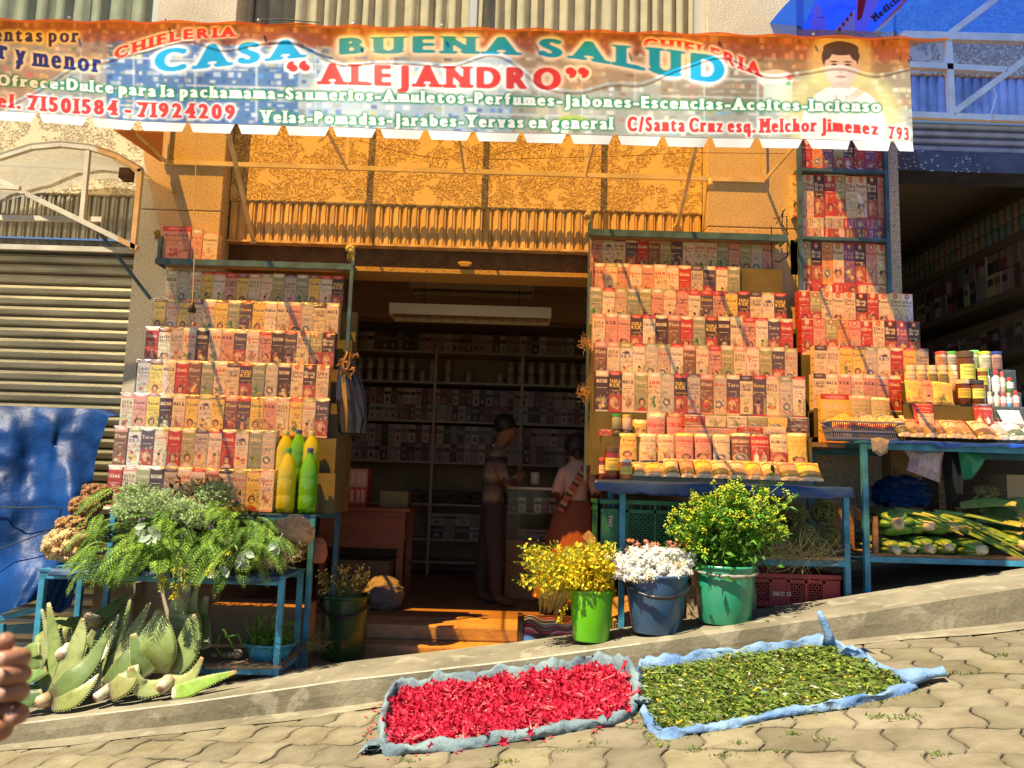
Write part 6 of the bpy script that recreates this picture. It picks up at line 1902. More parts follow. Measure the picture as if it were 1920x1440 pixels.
def pom(mb, c, r, n, mi=0):
 mb.blob(c, r * .62, r * .62, r * .5, 7, mi)
 for k in range(n):
  d = Vector((R.gauss(0, 1), R.gauss(0, 1), R.gauss(0, 1))).normalized()
  mb.leaf(c + d * r * .35, (d + vr(.35)).normalized(), r * R.uniform(.55, .8), r * .32, None, mi, bend=.3)
for k in range(6): mbw.blob(at(1160 + k * 24, 1062, 3.95), .05, .08, .035, 8)
for k in range(230):
 x = R.uniform(1140, 1300); u = (x - 1220) / 80
 top = 1040 - 14 * (1 - u * u); bot = 1064 + 26 * (1 - u * u * .6)
 y = R.uniform(top, bot)
 Y = 3.93 - .15 * math.sqrt(max(0, 1 - u * u)) * ((y - top) / (bot - top)) ** .5 + R.uniform(-.01, .04)
 pom(mbw, at(x, y, Y), R.uniform(.018, .027), 26, 0 if R.random() < .93 else 1)
for k in range(26):
 x = R.uniform(1170, 1292); pom(mbo, at(x, R.uniform(1013, 1032), R.uniform(3.98, 4.08)), R.uniform(.014, .02), 22, R.choice([0, 1, 1]))
for k in range(60): mbl.leaf(at(R.uniform(1150, 1292), R.uniform(1030, 1085), 3.95 + R.uniform(-.08, .1)), vr(1), .05, .02, None, 0)
mbw.build('white_blooms', [mat('white petal', (.86, .84, .78), .7, trans=.25), mat('ivory petal', (.72, .64, .45), .7, trans=.25)], bw)
mbo.build('orange_blooms', [mat('orange petal', (.70, .26, .06), .7, trans=.25), mat('salmon petal', (.68, .30, .18), .7, trans=.25)], bw)
mbl.build('greenery', [L_mid], bw)
bh_ = bouquet('flower_bouquet', 'tall green herb with small yellow flower clusters spreading from the sea green bucket', gx, 3.98, gz_ + .02)
mbs, mbf = MB(), MB()
rimc = Vector((gx, 3.98, gz_ + gh - .03))
tips = []
for k in range(130):
 u = R.uniform(-1, 1)
 x = 1360 + u * 108; ytop = 905 + 62 * abs(u) ** 1.5 + (0 if u < .35 else -10)
 y = ytop + abs(R.gauss(0, 42)) if R.random() < .8 else R.uniform(ytop, 1060)
 tips.append((x, min(y, 1048)))
tips += [(1452, 892), (1448, 900), (1468, 905), (1482, 940), (1245, 985), (1252, 1000), (1488, 1000), (1478, 925)]
for (x, y) in tips:
 tgt = at(x, y, 3.98 + R.uniform(-.16, .14))
 p = rimc + Vector((R.uniform(-.1, .1), R.uniform(-.09, .09), R.uniform(-.04, .0)))
 mid_ = p.lerp(tgt, .55) + Vector((-(tgt.x - gx) * .18, 0, .02))
 mbs.tube([p, mid_, tgt], [.003, .0024, .0014], 4, 0, caps=False)
 for j in range(10):
  s = R.uniform(.15, 1); q = p.lerp(mid_, s) if R.random() < .5 else mid_.lerp(tgt, s)
  d = (vr(1) + Vector((0, 0, .2))).normalized()
  L = R.uniform(.03, .06)
  for i3 in (-1, 0, 1):
   mbs.leaf(q + d * L * .3, (d + d.cross(Vector((0, 0, 1))) * i3 * .7).normalized(), L * (.8 if i3 else 1.0), L * .34, None, R.choice([1, 1, 2]))
 for j in range(4):
  s = R.uniform(.5, 1); q = mid_.lerp(tgt, s); d = ((tgt - p).normalized() + vr(.55)).normalized(); e_ = q + d * R.uniform(.025, .055)
  mbs.tube([q, e_], .0012, 3, 0, caps=False)
  for m_ in range(6):
   mbf.blob(e_ + vr(.011), R.uniform(.003, .0055), None, None, 5, 0 if R.random() < .5 else 1)
for k in range(620):
 p = rimc + Vector((R.gauss(0, .095), R.gauss(0, .08), R.uniform(-.01, .24)))
 mbs.leaf(p, vr(1) + Vector((0, 0, .3)), R.uniform(.03, .05), R.uniform(.016, .026), None, R.choice([1, 2, 2, 3]))
mbs.build('stems', [lm('stem green', (.26, .42, .05)), lm('herb green', (.17, .38, .03)), lm('herb dark', (.07, .20, .02)), L_deep], bh_)
mbf.build('flower_heads', [mat('yellow bud', (.72, .66, .02), .6, trans=.2), mat('lime bud', (.42, .58, .04), .6, trans=.2)], bh_)
bd = bouquet('flower_bouquet', 'bunch of tiny dry cream daisies in the dark green doorway bucket', ex_, 5.02, ez_ + .02)
mbs, mbf = MB(), MB(); rimc = Vector((ex_, 5.02, ez_ + eh - .02))
for k in range(150):
 tgt = at(R.uniform(596, 692), R.uniform(1062, 1112), 5.02 + R.uniform(-.13, .13)); p = rimc + Vector((R.uniform(-.09, .09), R.uniform(-.09, .09), 0))
 mbs.tube([p, tgt], .0012, 3, 0, caps=False)
 mbf.blob(tgt, R.uniform(.004, .008), None, None, 6, R.choice([0, 0, 1]))
 mbf.blob(tgt + vr(.02), R.uniform(.004, .007), None, None, 6, R.choice([0, 1]))
mbs.build('stems', [L_dry2], bd); mbf.build('flower_heads', [mat('cream bud', (.80, .62, .18), .7), mat('ochre bud', (.60, .38, .06), .7)], bd)
for i, (x, y, Y, r) in enumerate(((1455, 955, 4.45, .075), (1490, 968, 4.4, .07), (1545, 960, 4.42, .075), (1450, 1005, 4.34, .075), (1505, 1010, 4.32, .085), (1555, 1005, 4.36, .06), (1430, 1030, 4.3, .06), (1530, 1030, 4.28, .07))):
 mb = MB(); c = at(x, y, Y)
 if c.z < z2l + r * .6: c.z = z2l + r * .6
 for k in range(170):
  ax_ = Vector((R.gauss(0, 1), R.gauss(0, 1), R.gauss(0, 1))).normalized(); b_ = ax_.cross(Vector((R.gauss(0, 1), R.gauss(0, 1), R.gauss(0, 1)))).normalized(); c_ = ax_.cross(b_)
  rr_ = r * R.uniform(.7, 1.05); t0 = R.uniform(0, 6.28); sp = R.uniform(.8, 2.2)
  off_ = vr(.01)
  mb.tube([c + off_ + (b_ * math.cos(t0 + sp * j / 5) + c_ * math.sin(t0 + sp * j / 5)) * rr_ for j in range(6)], .0014, 3, R.choice([0, 0, 1, 2]), caps=False)
  if k % 3 == 0:
   q = c + b_ * rr_
   mb.leaf(q, c_ + vr(.4), R.uniform(.02, .04), .005, None, R.choice([1, 2]))
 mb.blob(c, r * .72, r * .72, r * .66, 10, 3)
 tag(mb.build('dried_herb_roll', [L_dry, L_dry2, lm('hay green', (.22, .30, .06)), L_deep]), 'coiled bundle of dried green herb on the lower shelf, %s' % ['topmost at the left', 'top, left of the middle', 'topmost at the right', 'middle left', 'middle of the heap', 'right, against the table leg', 'lowest at the left', 'lowest at the right'][i], 'herb bundle', 'dried herb bundles on the middle table shelf')
wisps('loose_straw', 'loose pale stalks spilling over the front edge of the lower shelf', at(1480, 1040, 4.23), .22, .03, .05, 240, .13, [L_dry, mat('pale stalk', (.55, .46, .24), .8)], .0014, 'straw', curl=.5, kind='stuff')
# ------------------------------------------------------------------ aloes
M_aloe = mat_print('aloe skin', rough=.42, bump=.12, bscale=30)
soil(M_aloe, 7.0, (.62, .54, .38), .36, .50, .8)
A1_, A2_, A3_ = (.21, .27, .075), (.13, .19, .05), (.28, .32, .11)
WK = [1.18]
def aloe_leaf(mb, pts, base=A1_, tip=(.42, .34, .16), root=None, thick=.34, spikes=True, face=(0, -1, .35)):
 "pts: (px, py, Y, width in px) from base to tip"
 P = []; n = 14
 xs_ = [i / (len(pts) - 1) for i in range(len(pts))]
 C = [at(p[0], p[1], p[2]) for p in pts]; Wd = [p[3] * WK[0] / FPX * p[2] for p in pts]
 def cr(vals, t):
  f = t * (len(vals) - 1); i = min(int(f), len(vals) - 2); u = f - i
  p0, p1, p2, p3 = vals[max(i - 1, 0)], vals[i], vals[i + 1], vals[min(i + 2, len(vals) - 1)]
  return .5 * ((2 * p1) + (p2 - p0) * u + (2 * p0 - 5 * p1 + 4 * p2 - p3) * u * u + (3 * p1 - p0 - 3 * p2 + p3) * u ** 3)
 cs = [cr(C, i / n) for i in range(n + 1)]; ws = [max(.002, cr(Wd, i / n)) for i in range(n + 1)]
 vs, cc, m = [], [], 10
 for i in range(n + 1):
  d = (cs[min(i + 1, n)] - cs[max(i - 1, 0)]).normalized()
  f_ = Vector(face); x = d.cross(f_).normalized(); u = x.cross(d).normalized()
  if u.dot(Vector(face)) < 0: u = -u
  w_ = ws[i] / 2
  for j in range(m):
   a = 2 * math.pi * j / m
   X, Yy = math.cos(a), math.sin(a)
   yv = (Yy * thick * (1.15 if Yy < 0 else .55)) - (.10 * (1 - X * X) if Yy > 0 else 0)
   vs.append(cs[i] + x * (w_ * X) + u * (w_ * yv))
   t = i / n; k = R.uniform(.9, 1.08) * (1 + .06 * X)
   col = [base[q] * k for q in range(3)]
   if t > .86: col = [lerp(col[q], tip[q], (t - .86) / .14) for q in range(3)]
   rt = root if root is not None else (.36, .34, .20)
   if t < .16: col = [lerp(rt[q], col[q], t / .16) for q in range(3)]
   cc.append(tuple(min(1, c) for c in col))
 fs = [(i * m + j, i * m + (j + 1) % m, (i + 1) * m + (j + 1) % m, (i + 1) * m + j) for i in range(n) for j in range(m)]
 fs += [tuple(range(m))[::-1], tuple(n * m + j for j in range(m))]
 mb.add(vs, fs, 0, cc)
 if spikes:
  for i in range(1, n):
   for s_ in (0, m // 2):
    for h in (0, .5):
     a = Vector(vs[i * m + s_]).lerp(Vector(vs[(i + 1) * m + s_]), h); o_ = (a - cs[i]).normalized(); d = (cs[i + 1] - cs[i]).normalized()
     mb.add([a - d * .0025, a + d * .0025, a + o_ * .0045 + d * .002], [(0, 1, 2)], 0, (.50, .52, .25))
def stub(mb, px, py, Y, r, L, col=(.50, .42, .27), cut=(.26, .13, .08), dirv=(-.2, -1, -.35)):
 p = at(px, py, Y); d = Vector(dirv).normalized(); r = .80 * r / FPX * Y
 mb.tube([p - d * L, p - d * L * .4, p, p + d * r * .25], [r * 1.25, r * 1.05, r * .95, r * .55], 14, 0, True, col)
 q = p + d * r * .27
 mb.tube([q, q + d * .002], [r * .62, r * .5], 12, 0, True, cut)
def aloe(label, leaves, stubs, loc=None):
 mb = MB()
 for l in leaves:
  kw = l[1] if len(l) > 1 and isinstance(l[1], dict) else {}
  aloe_leaf(mb, l[0], **kw)
 for s in stubs: stub(mb, *s[:5], **(s[5] if len(s) > 5 else {}))
 return tag(mb.build('aloe_plant', M_aloe, smooth=True), label, 'aloe', 'aloe plants lying on the kerb')
DK = dict(base=(.20, .24, .08), root=(.12, .09, .08), tip=(.32, .3, .1))
PUR = dict(base=(.24, .22, .10), root=(.13, .08, .08))
aloe('large upright aloe with broad pale leaves, right of the group on the kerb', [
 ([(385, 1215, 4.02, 16), (382, 1180, 4.08, 20), (378, 1150, 4.12, 17), (388, 1118, 4.12, 6)], dict(base=A2_)),
 ([(345, 1240, 3.98, 22), (362, 1180, 4.05, 26), (360, 1140, 4.1, 16), (370, 1100, 4.12, 4)], dict(base=A3_)),
 ([(325, 1245, 3.97, 30), (335, 1190, 4.02, 34), (332, 1140, 4.05, 24), (328, 1108, 4.05, 5)], dict(base=A3_)),
 ([(318, 1262, 3.92, 30), (345, 1230, 3.92, 40), (357, 1190, 3.95, 32), (360, 1152, 3.98, 12)], dict(base=A1_)),
 ([(296, 1262, 3.90, 34), (296, 1225, 3.88, 56), (297, 1185, 3.90, 42), (296, 1142, 3.95, 7)], dict(base=A1_, tip=(.55, .35, .2))),
 ([(278, 1268, 3.88, 26), (262, 1245, 3.87, 24), (254, 1215, 3.88, 16), (250, 1188, 3.9, 8)], dict(base=A2_)),
 ([(315, 1285, 3.86, 20), (270, 1292, 3.84, 26), (252, 1272, 3.83, 18), (243, 1253, 3.83, 10)], dict(base=(.32, .36, .13), tip=(.42, .16, .10))),
 ([(310, 1280, 3.87, 24), (345, 1280, 3.86, 22), (366, 1258, 3.87, 12), (379, 1232, 3.88, 4)], dict(base=(.33, .35, .12), tip=(.5, .2, .06))),
], [(302, 1291, 3.82, 14, .06)])
aloe('fallen green aloe leaf with an orange tip lying right of the large aloe', [
 ([(322, 1300, 3.84, 16), (352, 1292, 3.84, 24), (395, 1275, 3.86, 16), (444, 1259, 3.88, 4)], dict(base=(.26, .42, .06), tip=(.60, .22, .06), root=(.75, .66, .50))),
], [])
aloe('slanting aloe with purple stained lower leaves, second from the right', [
 ([(195, 1285, 3.92, 24), (225, 1235, 3.95, 28), (252, 1185, 4.0, 22), (282, 1128, 4.05, 4)], dict(base=A3_)),
 ([(190, 1280, 3.96, 16), (205, 1235, 4.0, 20), (232, 1175, 4.05, 12), (245, 1118, 4.08, 3)], dict(base=A1_)),
 ([(200, 1290, 3.88, 26), (228, 1255, 3.88, 34), (262, 1215, 3.92, 26), (285, 1165, 3.98, 10)], dict(base=A2_, root=(.14, .10, .09))),
 ([(205, 1300, 3.84, 26), (232, 1282, 3.82, 34), (248, 1262, 3.84, 20), (250, 1248, 3.86, 12)], dict(base=(.30, .30, .10), root=(.12, .09, .09), tip=(.4, .3, .12))),
 ([(185, 1290, 3.88, 20), (180, 1250, 3.92, 18), (205, 1200, 4.0, 8), (223, 1150, 4.04, 3)], dict(base=(.38, .40, .2))),
 ([(215, 1290, 3.9, 14), (240, 1240, 3.95, 14), (262, 1195, 4.0, 10), (270, 1165, 4.02, 3)], dict(base=(.18, .28, .10))),
], [(180, 1309, 3.82, 12, .07, dict(cut=(.22, .08, .08), dirv=(-.6, -.8, -.45), col=(.55, .50, .36)))])
aloe('spreading aloe with tall narrow leaves and grey stained base, left of the group', [
 ([(85, 1320, 3.88, 22), (90, 1265, 3.92, 22), (103, 1225, 3.95, 22), (98, 1180, 3.98, 16), (91, 1130, 4.0, 5)], dict(base=A1_, root=(.13, .12, .11))),
 ([(112, 1290, 3.9, 28), (130, 1250, 3.92, 34), (148, 1200, 3.96, 24), (155, 1158, 4.0, 5)], dict(base=A3_)),
 ([(95, 1310, 3.86, 24), (130, 1280, 3.84, 38), (168, 1245, 3.88, 28), (192, 1205, 3.92, 14), (211, 1165, 3.96, 4)], dict(base=A2_, root=(.14, .08, .09))),
 ([(98, 1322, 3.84, 18), (135, 1312, 3.81, 26), (165, 1285, 3.84, 16), (182, 1262, 3.88, 4)], dict(base=(.24, .27, .07), root=(.14, .12, .11))),
 ([(150, 1275, 3.96, 14), (158, 1245, 4.0, 16), (165, 1215, 4.02, 5)], dict(base=(.16, .30, .10))),
 ([(82, 1290, 3.93, 10), (84, 1230, 3.97, 10), (86, 1180, 4.0, 7), (78, 1142, 4.02, 3)], dict(base=(.3, .33, .15))),
], [(70, 1318, 3.83, 14, .05, dict(cut=(.34, .22, .12), dirv=(-.7, -.7, -.2), col=(.48, .34, .20)))])
aloe('rounded aloe base with a white root end facing out, behind the left aloe', [
 ([(112, 1235, 4.0, 24), (95, 1200, 4.02, 50), (105, 1180, 4.1, 50), (140, 1170, 4.2, 26), (190, 1150, 4.3, 8)], dict(base=A3_, thick=.6)),
 ([(115, 1245, 3.98, 30), (90, 1235, 4.02, 34), (80, 1200, 4.1, 24), (100, 1175, 4.15, 10)], dict(base=A1_, thick=.5)),
 ([(120, 1240, 3.98, 24), (140, 1230, 4.05, 36), (160, 1210, 4.15, 20)], dict(base=A2_, thick=.5)),
], [(114, 1228, 3.93, 14, .08, dict(col=(.60, .57, .46), cut=(.50, .34, .22), dirv=(.1, -1, -.1)))])
aloe('aloe lying with its tan root knob up and leaves pointing back to the right', [
 ([(168, 1185, 4.12, 28), (188, 1190, 4.14, 44), (215, 1165, 4.2, 34), (250, 1125, 4.32, 8)], dict(base=A3_, thick=.5)),
 ([(178, 1195, 4.08, 34), (196, 1198, 4.08, 40), (215, 1180, 4.14, 22)], dict(base=A2_, thick=.5)),
 ([(172, 1165, 4.15, 20), (205, 1145, 4.22, 22), (238, 1115, 4.32, 5)], dict(base=A1_)),
], [(163, 1156, 4.04, 11, .08, dict(col=(.50, .42, .28), cut=(.42, .24, .16), dirv=(-.35, -.8, .45)))])
aloe('pile of dark cut aloe leaves at the far left behind the hand', [
 ([(30, 1230, 3.92, 10), (55, 1222, 3.9, 24), (74, 1216, 3.9, 20)], dict(base=A1_, tip=(.42, .46, .2), spikes=False)),
 ([(20, 1250, 3.9, 16), (52, 1245, 3.88, 24), (80, 1240, 3.9, 16)], dict(base=A2_, tip=(.42, .46, .2))),
 ([(10, 1275, 3.88, 18), (52, 1268, 3.86, 24), (88, 1255, 3.9, 10)], dict(base=(.18, .30, .08))),
 ([(20, 1305, 3.9, 24), (52, 1298, 3.88, 22), (80, 1292, 3.9, 12)], dict(base=(.10, .18, .05))),
 ([(0, 1320, 3.84, 24), (50, 1312, 3.83, 26), (80, 1300, 3.85, 12)], dict(base=(.08, .14, .04))),
], [])
p0, p1 = at(455, 1205, 4.15), at(550, 1195, 4.15)
bs = thing('basin', 'blue plastic basin of fresh greens on the lower shelf of the herb table', 'basin', ((p0.x + p1.x) / 2, 4.18, T1low))
mb = MB(); r = (p1.x - p0.x) / 2; H = p0.z - T1low
mb.lathe([(0, .004), (r * .72, .002), (r * .86, H * .5), (r * .93, H * .86), (r, H * .88), (r * 1.02, H * .97), (r * .98, H), (r * .90, H * .95), (r * .7, .015), (0, .014)], 40, ((p0.x + p1.x) / 2, 4.18, T1low), sy=.75)
mb.build('shell', mat('basin plastic', (.02, .24, .42), .3, coat=.3), bs, smooth=True)
mb = MB(); c = Vector(((p0.x + p1.x) / 2, 4.18, T1low + H * .8))
for k in range(520):
 q = c + Vector((R.gauss(0, .055), R.gauss(0, .04), R.uniform(-.01, .06)))
 if k % 12 == 0:
  e_ = q + Vector((R.uniform(-.1, .08), R.uniform(-.05, .1), R.uniform(.05, .13))); mb.tube([q, e_], .0015, 3, 1, caps=False)
  for j in range(8): mb.leaf(q.lerp(e_, R.random()), vr(1), .025, .006, None, 0)
 mb.leaf(q, vr(1) + Vector((0, 0, .4)), R.uniform(.02, .04), R.uniform(.006, .012), None, R.choice([0, 0, 1]))
tag(mb.build('leafy_herb_bunch', [lm('cress', (.20, .36, .03)), lm('cress mid', (.10, .22, .03))]), 'fresh yellow green herbs heaped in the blue basin', 'herb')
mb = MB()
for (x, y, s) in ((432, 1215, .022), (445, 1225, .03), (420, 1222, .02), (402, 1225, .02)):
 p = at(x, y, 4.15); p.z = T1low + s; mb.blob(p, s, s, s * .8, 10, 0)
for pts in (((412, 1190), (405, 1215), (420, 1235)), ((440, 1218), (418, 1180), (405, 1185)), ((455, 1212), (448, 1190), (420, 1195))): mb.tube([at(x, y, 4.1) for x, y in pts], [.006, .007, .003], 6, 1)
tag(mb.build('root_vegetables', [mat('onion skin', (.36, .28, .18), .6, var=.4), L_mid], smooth=True), 'small bulbs and drooping green leaves left of the blue basin', 'bulbs', kind='stuff')
mb = MB(); p = at(452, 1252, 4.19); mb.tube([at(385, 1252, 4.05), at(527, 1250, 4.05)], .008, 6)
mb.build('lower_edge_cane', M_woodlight, T1)
WK[0] = 1.0
zlow = z3l + .014
GAR = 'aloe stumps stacked on the right table shelf'
def stump(px, py, Y, w, col, sx=0, sy=.12):
 mb = MB(); c = at(px, py, Y); r = w / FPX * Y / 2
 d = Vector((-.15 + sx, -1, -.05)).normalized()
 for k in range(6):
  a = 6.28 * k / 6 + R.random() * .5
  off_ = Vector((math.cos(a), 0, math.sin(a))) * r * .45
  mb.tube([c + d * .03 + off_ * .35, c + off_, c - d * .09 + off_ * 1.15, c - d * .26 + off_ * 1.3, c - d * .45 + off_ * 1.5], [r * .25, r * .6, r * .62, r * .36, r * .1], 9, 0, True, tuple(min(1, v * q_) for v, q_ in zip(col, (R.uniform(.6, 1.0), R.uniform(.85, 1.1), R.uniform(.6, 1.0)))), flat=.42)
 q = c - Vector((0, 0, 0))
 u_ = Vector((R.uniform(-.4, .6), 0, R.uniform(-.3, .3)))
 mb.tube([q + d * .0, q + (d + u_ * .5) * .035, q + (d + u_) * .055, q + (d + u_) * .06], [r * .46, r * .36, r * .30, r * .16], 12, 0, True, (.66, .60, .42))
 mb.tube([q + (d + u_) * .0605, q + (d + u_) * .062], [r * .14, r * .12], 10, 0, True, (.5, .32, .22))
 return mb
wh = ['upper row, left end', 'upper row, tan ended, second', 'upper row, third with pale tip', 'upper row, fourth', 'lower row, left end with a slanted root', 'lower row, second with square cut root', 'lower row, third, large round root', 'lower row, fourth', 'lower row, right with a long pale root', 'at the right behind the thin leaves']
for i, (x, y, Y, w_, c) in enumerate(((1680, 982, 4.36, 66, (.19, .34, .09)), (1728, 985, 4.38, 50, (.24, .36, .11)), (1770, 985, 4.36, 52, (.19, .34, .09)), (1800, 985, 4.4, 44, (.19, .34, .09)), (1672, 1028, 4.30, 40, (.22, .34, .11)), (1700, 1030, 4.31, 40, (.20, .33, .11)), (1734, 1026, 4.30, 46, (.18, .34, .08)), (1772, 1026, 4.30, 42, (.19, .34, .09)), (1828, 1032, 4.29, 52, (.18, .28, .06)), (1905, 1020, 4.33, 46, (.22, .32, .06)))):
 mb = stump(x, y, Y, w_, c, sx=R.uniform(-.1, .5))
 o = mb.build('aloe_plant', M_aloe, smooth=True)
 tag(o, 'aloe stump stacked on the right table shelf, %s' % wh[i], 'aloe', GAR)
for k in range(3):
 mb = MB()
 for j in range(9):
  x0, y0 = R.uniform(1650, 1700) + 60 * k, 958 + k * 8 + R.uniform(-10, 12)
  x1, y1 = x0 + R.uniform(90, 150) + 40 * (k == 2), y0 + R.uniform(15, 45) + (35 if k == 2 else 0)
  w_ = R.uniform(6, 9)
  aloe_leaf(mb, [(x0, y0, 4.42, w_), ((x0 + x1) / 2, (y0 + y1) / 2 - 4, 4.35, w_ * .8), (x1, y1, 4.27, 2.5)], base=(.17, .34, .06), tip=(.42, .32, .12), spikes=False, thick=.5)
 tag(mb.build('aloe_leaf_bundle', M_aloe, smooth=True), 'bundle of thin pointed aloe leaves on top of the stumps, %s' % ['at the left', 'in the middle', 'pointing down at the right'][k], 'leaves', 'thin aloe leaf bundles')
for k, (x0, y0, x1, y1, w_) in enumerate(((1840, 952, 1925, 985, 30), (1870, 950, 1960, 955, 34), (1830, 972, 1915, 985, 22), (1850, 990, 1915, 1000, 22), (1800, 948, 1905, 945, 20), (1860, 1010, 1960, 1025, 24), (1890, 985, 1990, 1010, 30))):
 mb = MB()
 aloe_leaf(mb, [(x0, y0, 4.5, w_ * .7), ((x0 + x1) / 2, (y0 + y1) / 2 - 5, 4.4, w_), (x1, y1, 4.3, w_ * .5)], base=R.choice([(.16, .28, .07), (.24, .36, .12), (.08, .14, .04)]), tip=(.45, .45, .2), spikes=False, thick=.45)
 tag(mb.build('cactus_pad', M_aloe, smooth=True), 'long green cactus pad at the right edge of the shelf, %s' % ['pale upper one', 'topmost pale one', 'middle one', 'lower middle one', 'dark rear one', 'lowest one', 'outermost one'][k], 'cactus', 'cactus pads on the right table shelf')
mb = MB()
a, b = at(1640, 968, 4.27), at(1646, 1044, 4.27)
mb.box(a.x - .01, a.x + .012, 4.26, 4.29, zlow, a.z); mb.box(at(1560, 960, 4.5).x, a.x - .012, 4.50, 4.52, at(1600, 1045, 4.5).z, at(1600, 955, 4.5).z)
tag(mb.build('wooden_board', M_wood), 'upright worn board holding in the aloe stumps at the left end of the shelf', 'board')
mb = MB()
for k in range(12):
 y = 945 + k * 1.6; mb.tube([at(1535, y - 6, 4.62), at(1590, y, 4.58), at(1630, y + 22, 4.5)], .006, 6)
tag(mb.build('cane_bundle', mat('brown canes', (.42, .20, .08), .6, var=.3, scale=20)), 'bundle of brown canes reaching between the two tables', 'canes', kind='stuff')
# ------------------------------------------------------------------ sacks of drying petals and herbs on the street
from mathutils.geometry import interpolate_bezier
def far(p): return max(0, min(1, (p.y - 3.15) / .5))
def sackrim(loop, m, name, rad, seed, base_h=.05):
 P = [gnd(x, y) for x, y in loop]; n = len(P); pts = []
 for i in range(n):
  p0, p1, p2, p3 = P[i - 1], P[i], P[(i + 1) % n], P[(i + 2) % n]
  for k in range(14):
   u = k / 14
   pts.append(.5 * ((2 * p1) + (p2 - p0) * u + (2 * p0 - 5 * p1 + 4 * p2 - p3) * u * u + (3 * p1 - p0 - 3 * p2 + p3) * u ** 3))
 N = len(pts); C = sum(pts, Vector()) / N
 prof_ = [(-1.0, .0), (-1.05, .35), (-.75, .85), (-.25, 1.08), (.3, .95), (.75, .55), (1.0, .15), (1.5, .06)]
 vs, fs = [], []
 for i, p in enumerate(pts):
  d = (pts[(i + 1) % N] - pts[i - 1]); d.z = 0; d.normalize()
  inw = Vector((-d.y, d.x, 0))
  if (C - p).dot(inw) < 0: inw = -inw
  s = i / N * 60
  h = (rad + base_h * far(p)) * (1 + .22 * noise1(s * .8, seed)); w_ = rad * .72 * (1 + .22 * noise1(s * .6 + 3, seed))
  for j, (a, b) in enumerate(prof_):
   f1, f2 = mn.noise(p * 13 + Vector((0, 0, j * .5 + seed))), mn.noise(p * 31 + Vector((j * .9, 0, seed)))
   q = p + inw * (w_ * a + .016 * f1 + .008 * f2) + Vector((0, 0, b * h * 1.1 + (.014 * abs(f1) + .010 * f2) * (1 if b > .2 else 0)))
   q.z += zs(q.x) - zs(p.x) + .002
   vs.append(q)
 m_ = len(prof_)
 for i in range(N):
  for j in range(m_ - 1): fs.append((i * m_ + j, i * m_ + j + 1, ((i + 1) % N) * m_ + j + 1, ((i + 1) % N) * m_ + j))
 mb = MB(); mb.add(vs, fs)
 k0 = len(mb.v); inner = [vs[i * m_ + m_ - 1] for i in range(N)]
 c0 = Vector(C); c0.z = zs(c0.x) + .012
 mb.add(inner + [c0], [(i, (i + 1) % N, N) for i in range(N)])
 return mb, pts, C
def sackmat(name, c1, c2):
 m = mat(name, c1, .8, col2=c2, scale=9, bump=.6, bscale=70)
 return m
M_sack1, M_sack2 = sackmat('grey blue sacking', (.20, .27, .29), (.10, .155, .19)), sackmat('sky blue sacking', (.22, .34, .48), (.09, .19, .40))
loopA = [(742, 1322), (800, 1312), (880, 1303), (960, 1292), (1030, 1283), (1090, 1276), (1150, 1270), (1186, 1284), (1192, 1320), (1165, 1352), (1090, 1368), (1010, 1382), (930, 1394), (850, 1406), (770, 1413), (722, 1410), (722, 1350)]
loopB = [(1204, 1270), (1260, 1262), (1330, 1252), (1400, 1243), (1470, 1234), (1540, 1226), (1600, 1240), (1660, 1262), (1715, 1280), (1690, 1302), (1620, 1318), (1540, 1334), (1460, 1346), (1380, 1362), (1300, 1376), (1240, 1382), (1214, 1350), (1196, 1305)]
mbA, ptsA, CA = sackrim(loopA, M_sack1, 'sack', .027, 1, .055)
for (x, y, dx, dy) in ((722, 1408, -.05, -.03), (742, 1320, -.03, .03), (1190, 1330, .05, -.02), (1180, 1280, .04, .02)):
 p = gnd(x, y)
 for k in range(9):
  q = p + Vector((R.uniform(-.04, .04), R.uniform(-.02, .02), R.uniform(.0, .02)))
  mbA.leaf(q, Vector((dx, dy, .02)) + vr(.03), R.uniform(.05, .08), R.uniform(.05, .08), (0, 0, 1), 0, bend=.5)
sA = tag(mbA.build('open_sack', M_sack1, smooth=True), 'flattened grey blue sack with rolled edges full of red petals on the street', 'sack')
mbB, ptsB, CB = sackrim(loopB, M_sack2, 'sack', .019, 5, .045)
pA = [gnd(1690, 1290), gnd(1725, 1283), gnd(1752, 1278), gnd(1772, 1277)]
mbB.tube([p + Vector((0, 0, z)) for p, z in zip(pA, (.03, .035, .03, .035))], [.055, .042, .026, .032], 12, 0, True, flat=.55)
g0 = gnd(1556, 1232)
pB = [g0 + Vector((0, 0, .05)), g0 + Vector((-.005, 0, .10)), g0 + Vector((-.025, 0, .15)), g0 + Vector((-.045, 0, .19))]
mbB.tube(pB, [.03, .016, .017, .010], 10)
for k in range(10):
 p = gnd(1575 + R.uniform(-15, 35), 1240 + R.uniform(-6, 10)); mbB.leaf(p + Vector((0, 0, .035)), vr(.3) + Vector((.6, -.5, 0)), .1, .03, None, 0, bend=.3)
sB = tag(mbB.build('open_sack', M_sack2, smooth=True), 'sky blue woven sack with knotted corners full of chopped green herbs on the street', 'sack')
def inside(p, poly):
 c = False; n = len(poly); j = n - 1
 for i in range(n):
  if ((poly[i].y > p[1]) != (poly[j].y > p[1])) and (p[0] < (poly[j].x - poly[i].x) * (p[1] - poly[i].y) / (poly[j].y - poly[i].y) + poly[i].x): c = not c
  j = i
 return c
def fillpts(pts, C, n, shrink):
 poly = [C + (p - C) * shrink for p in pts]
 xs_ = [p.x for p in poly]; ys = [p.y for p in poly]; out = []
 while len(out) < n:
  q = (R.uniform(min(xs_), max(xs_)), R.uniform(min(ys), max(ys)))
  if inside(q, poly): out.append(q)
 return out
mb = MB()
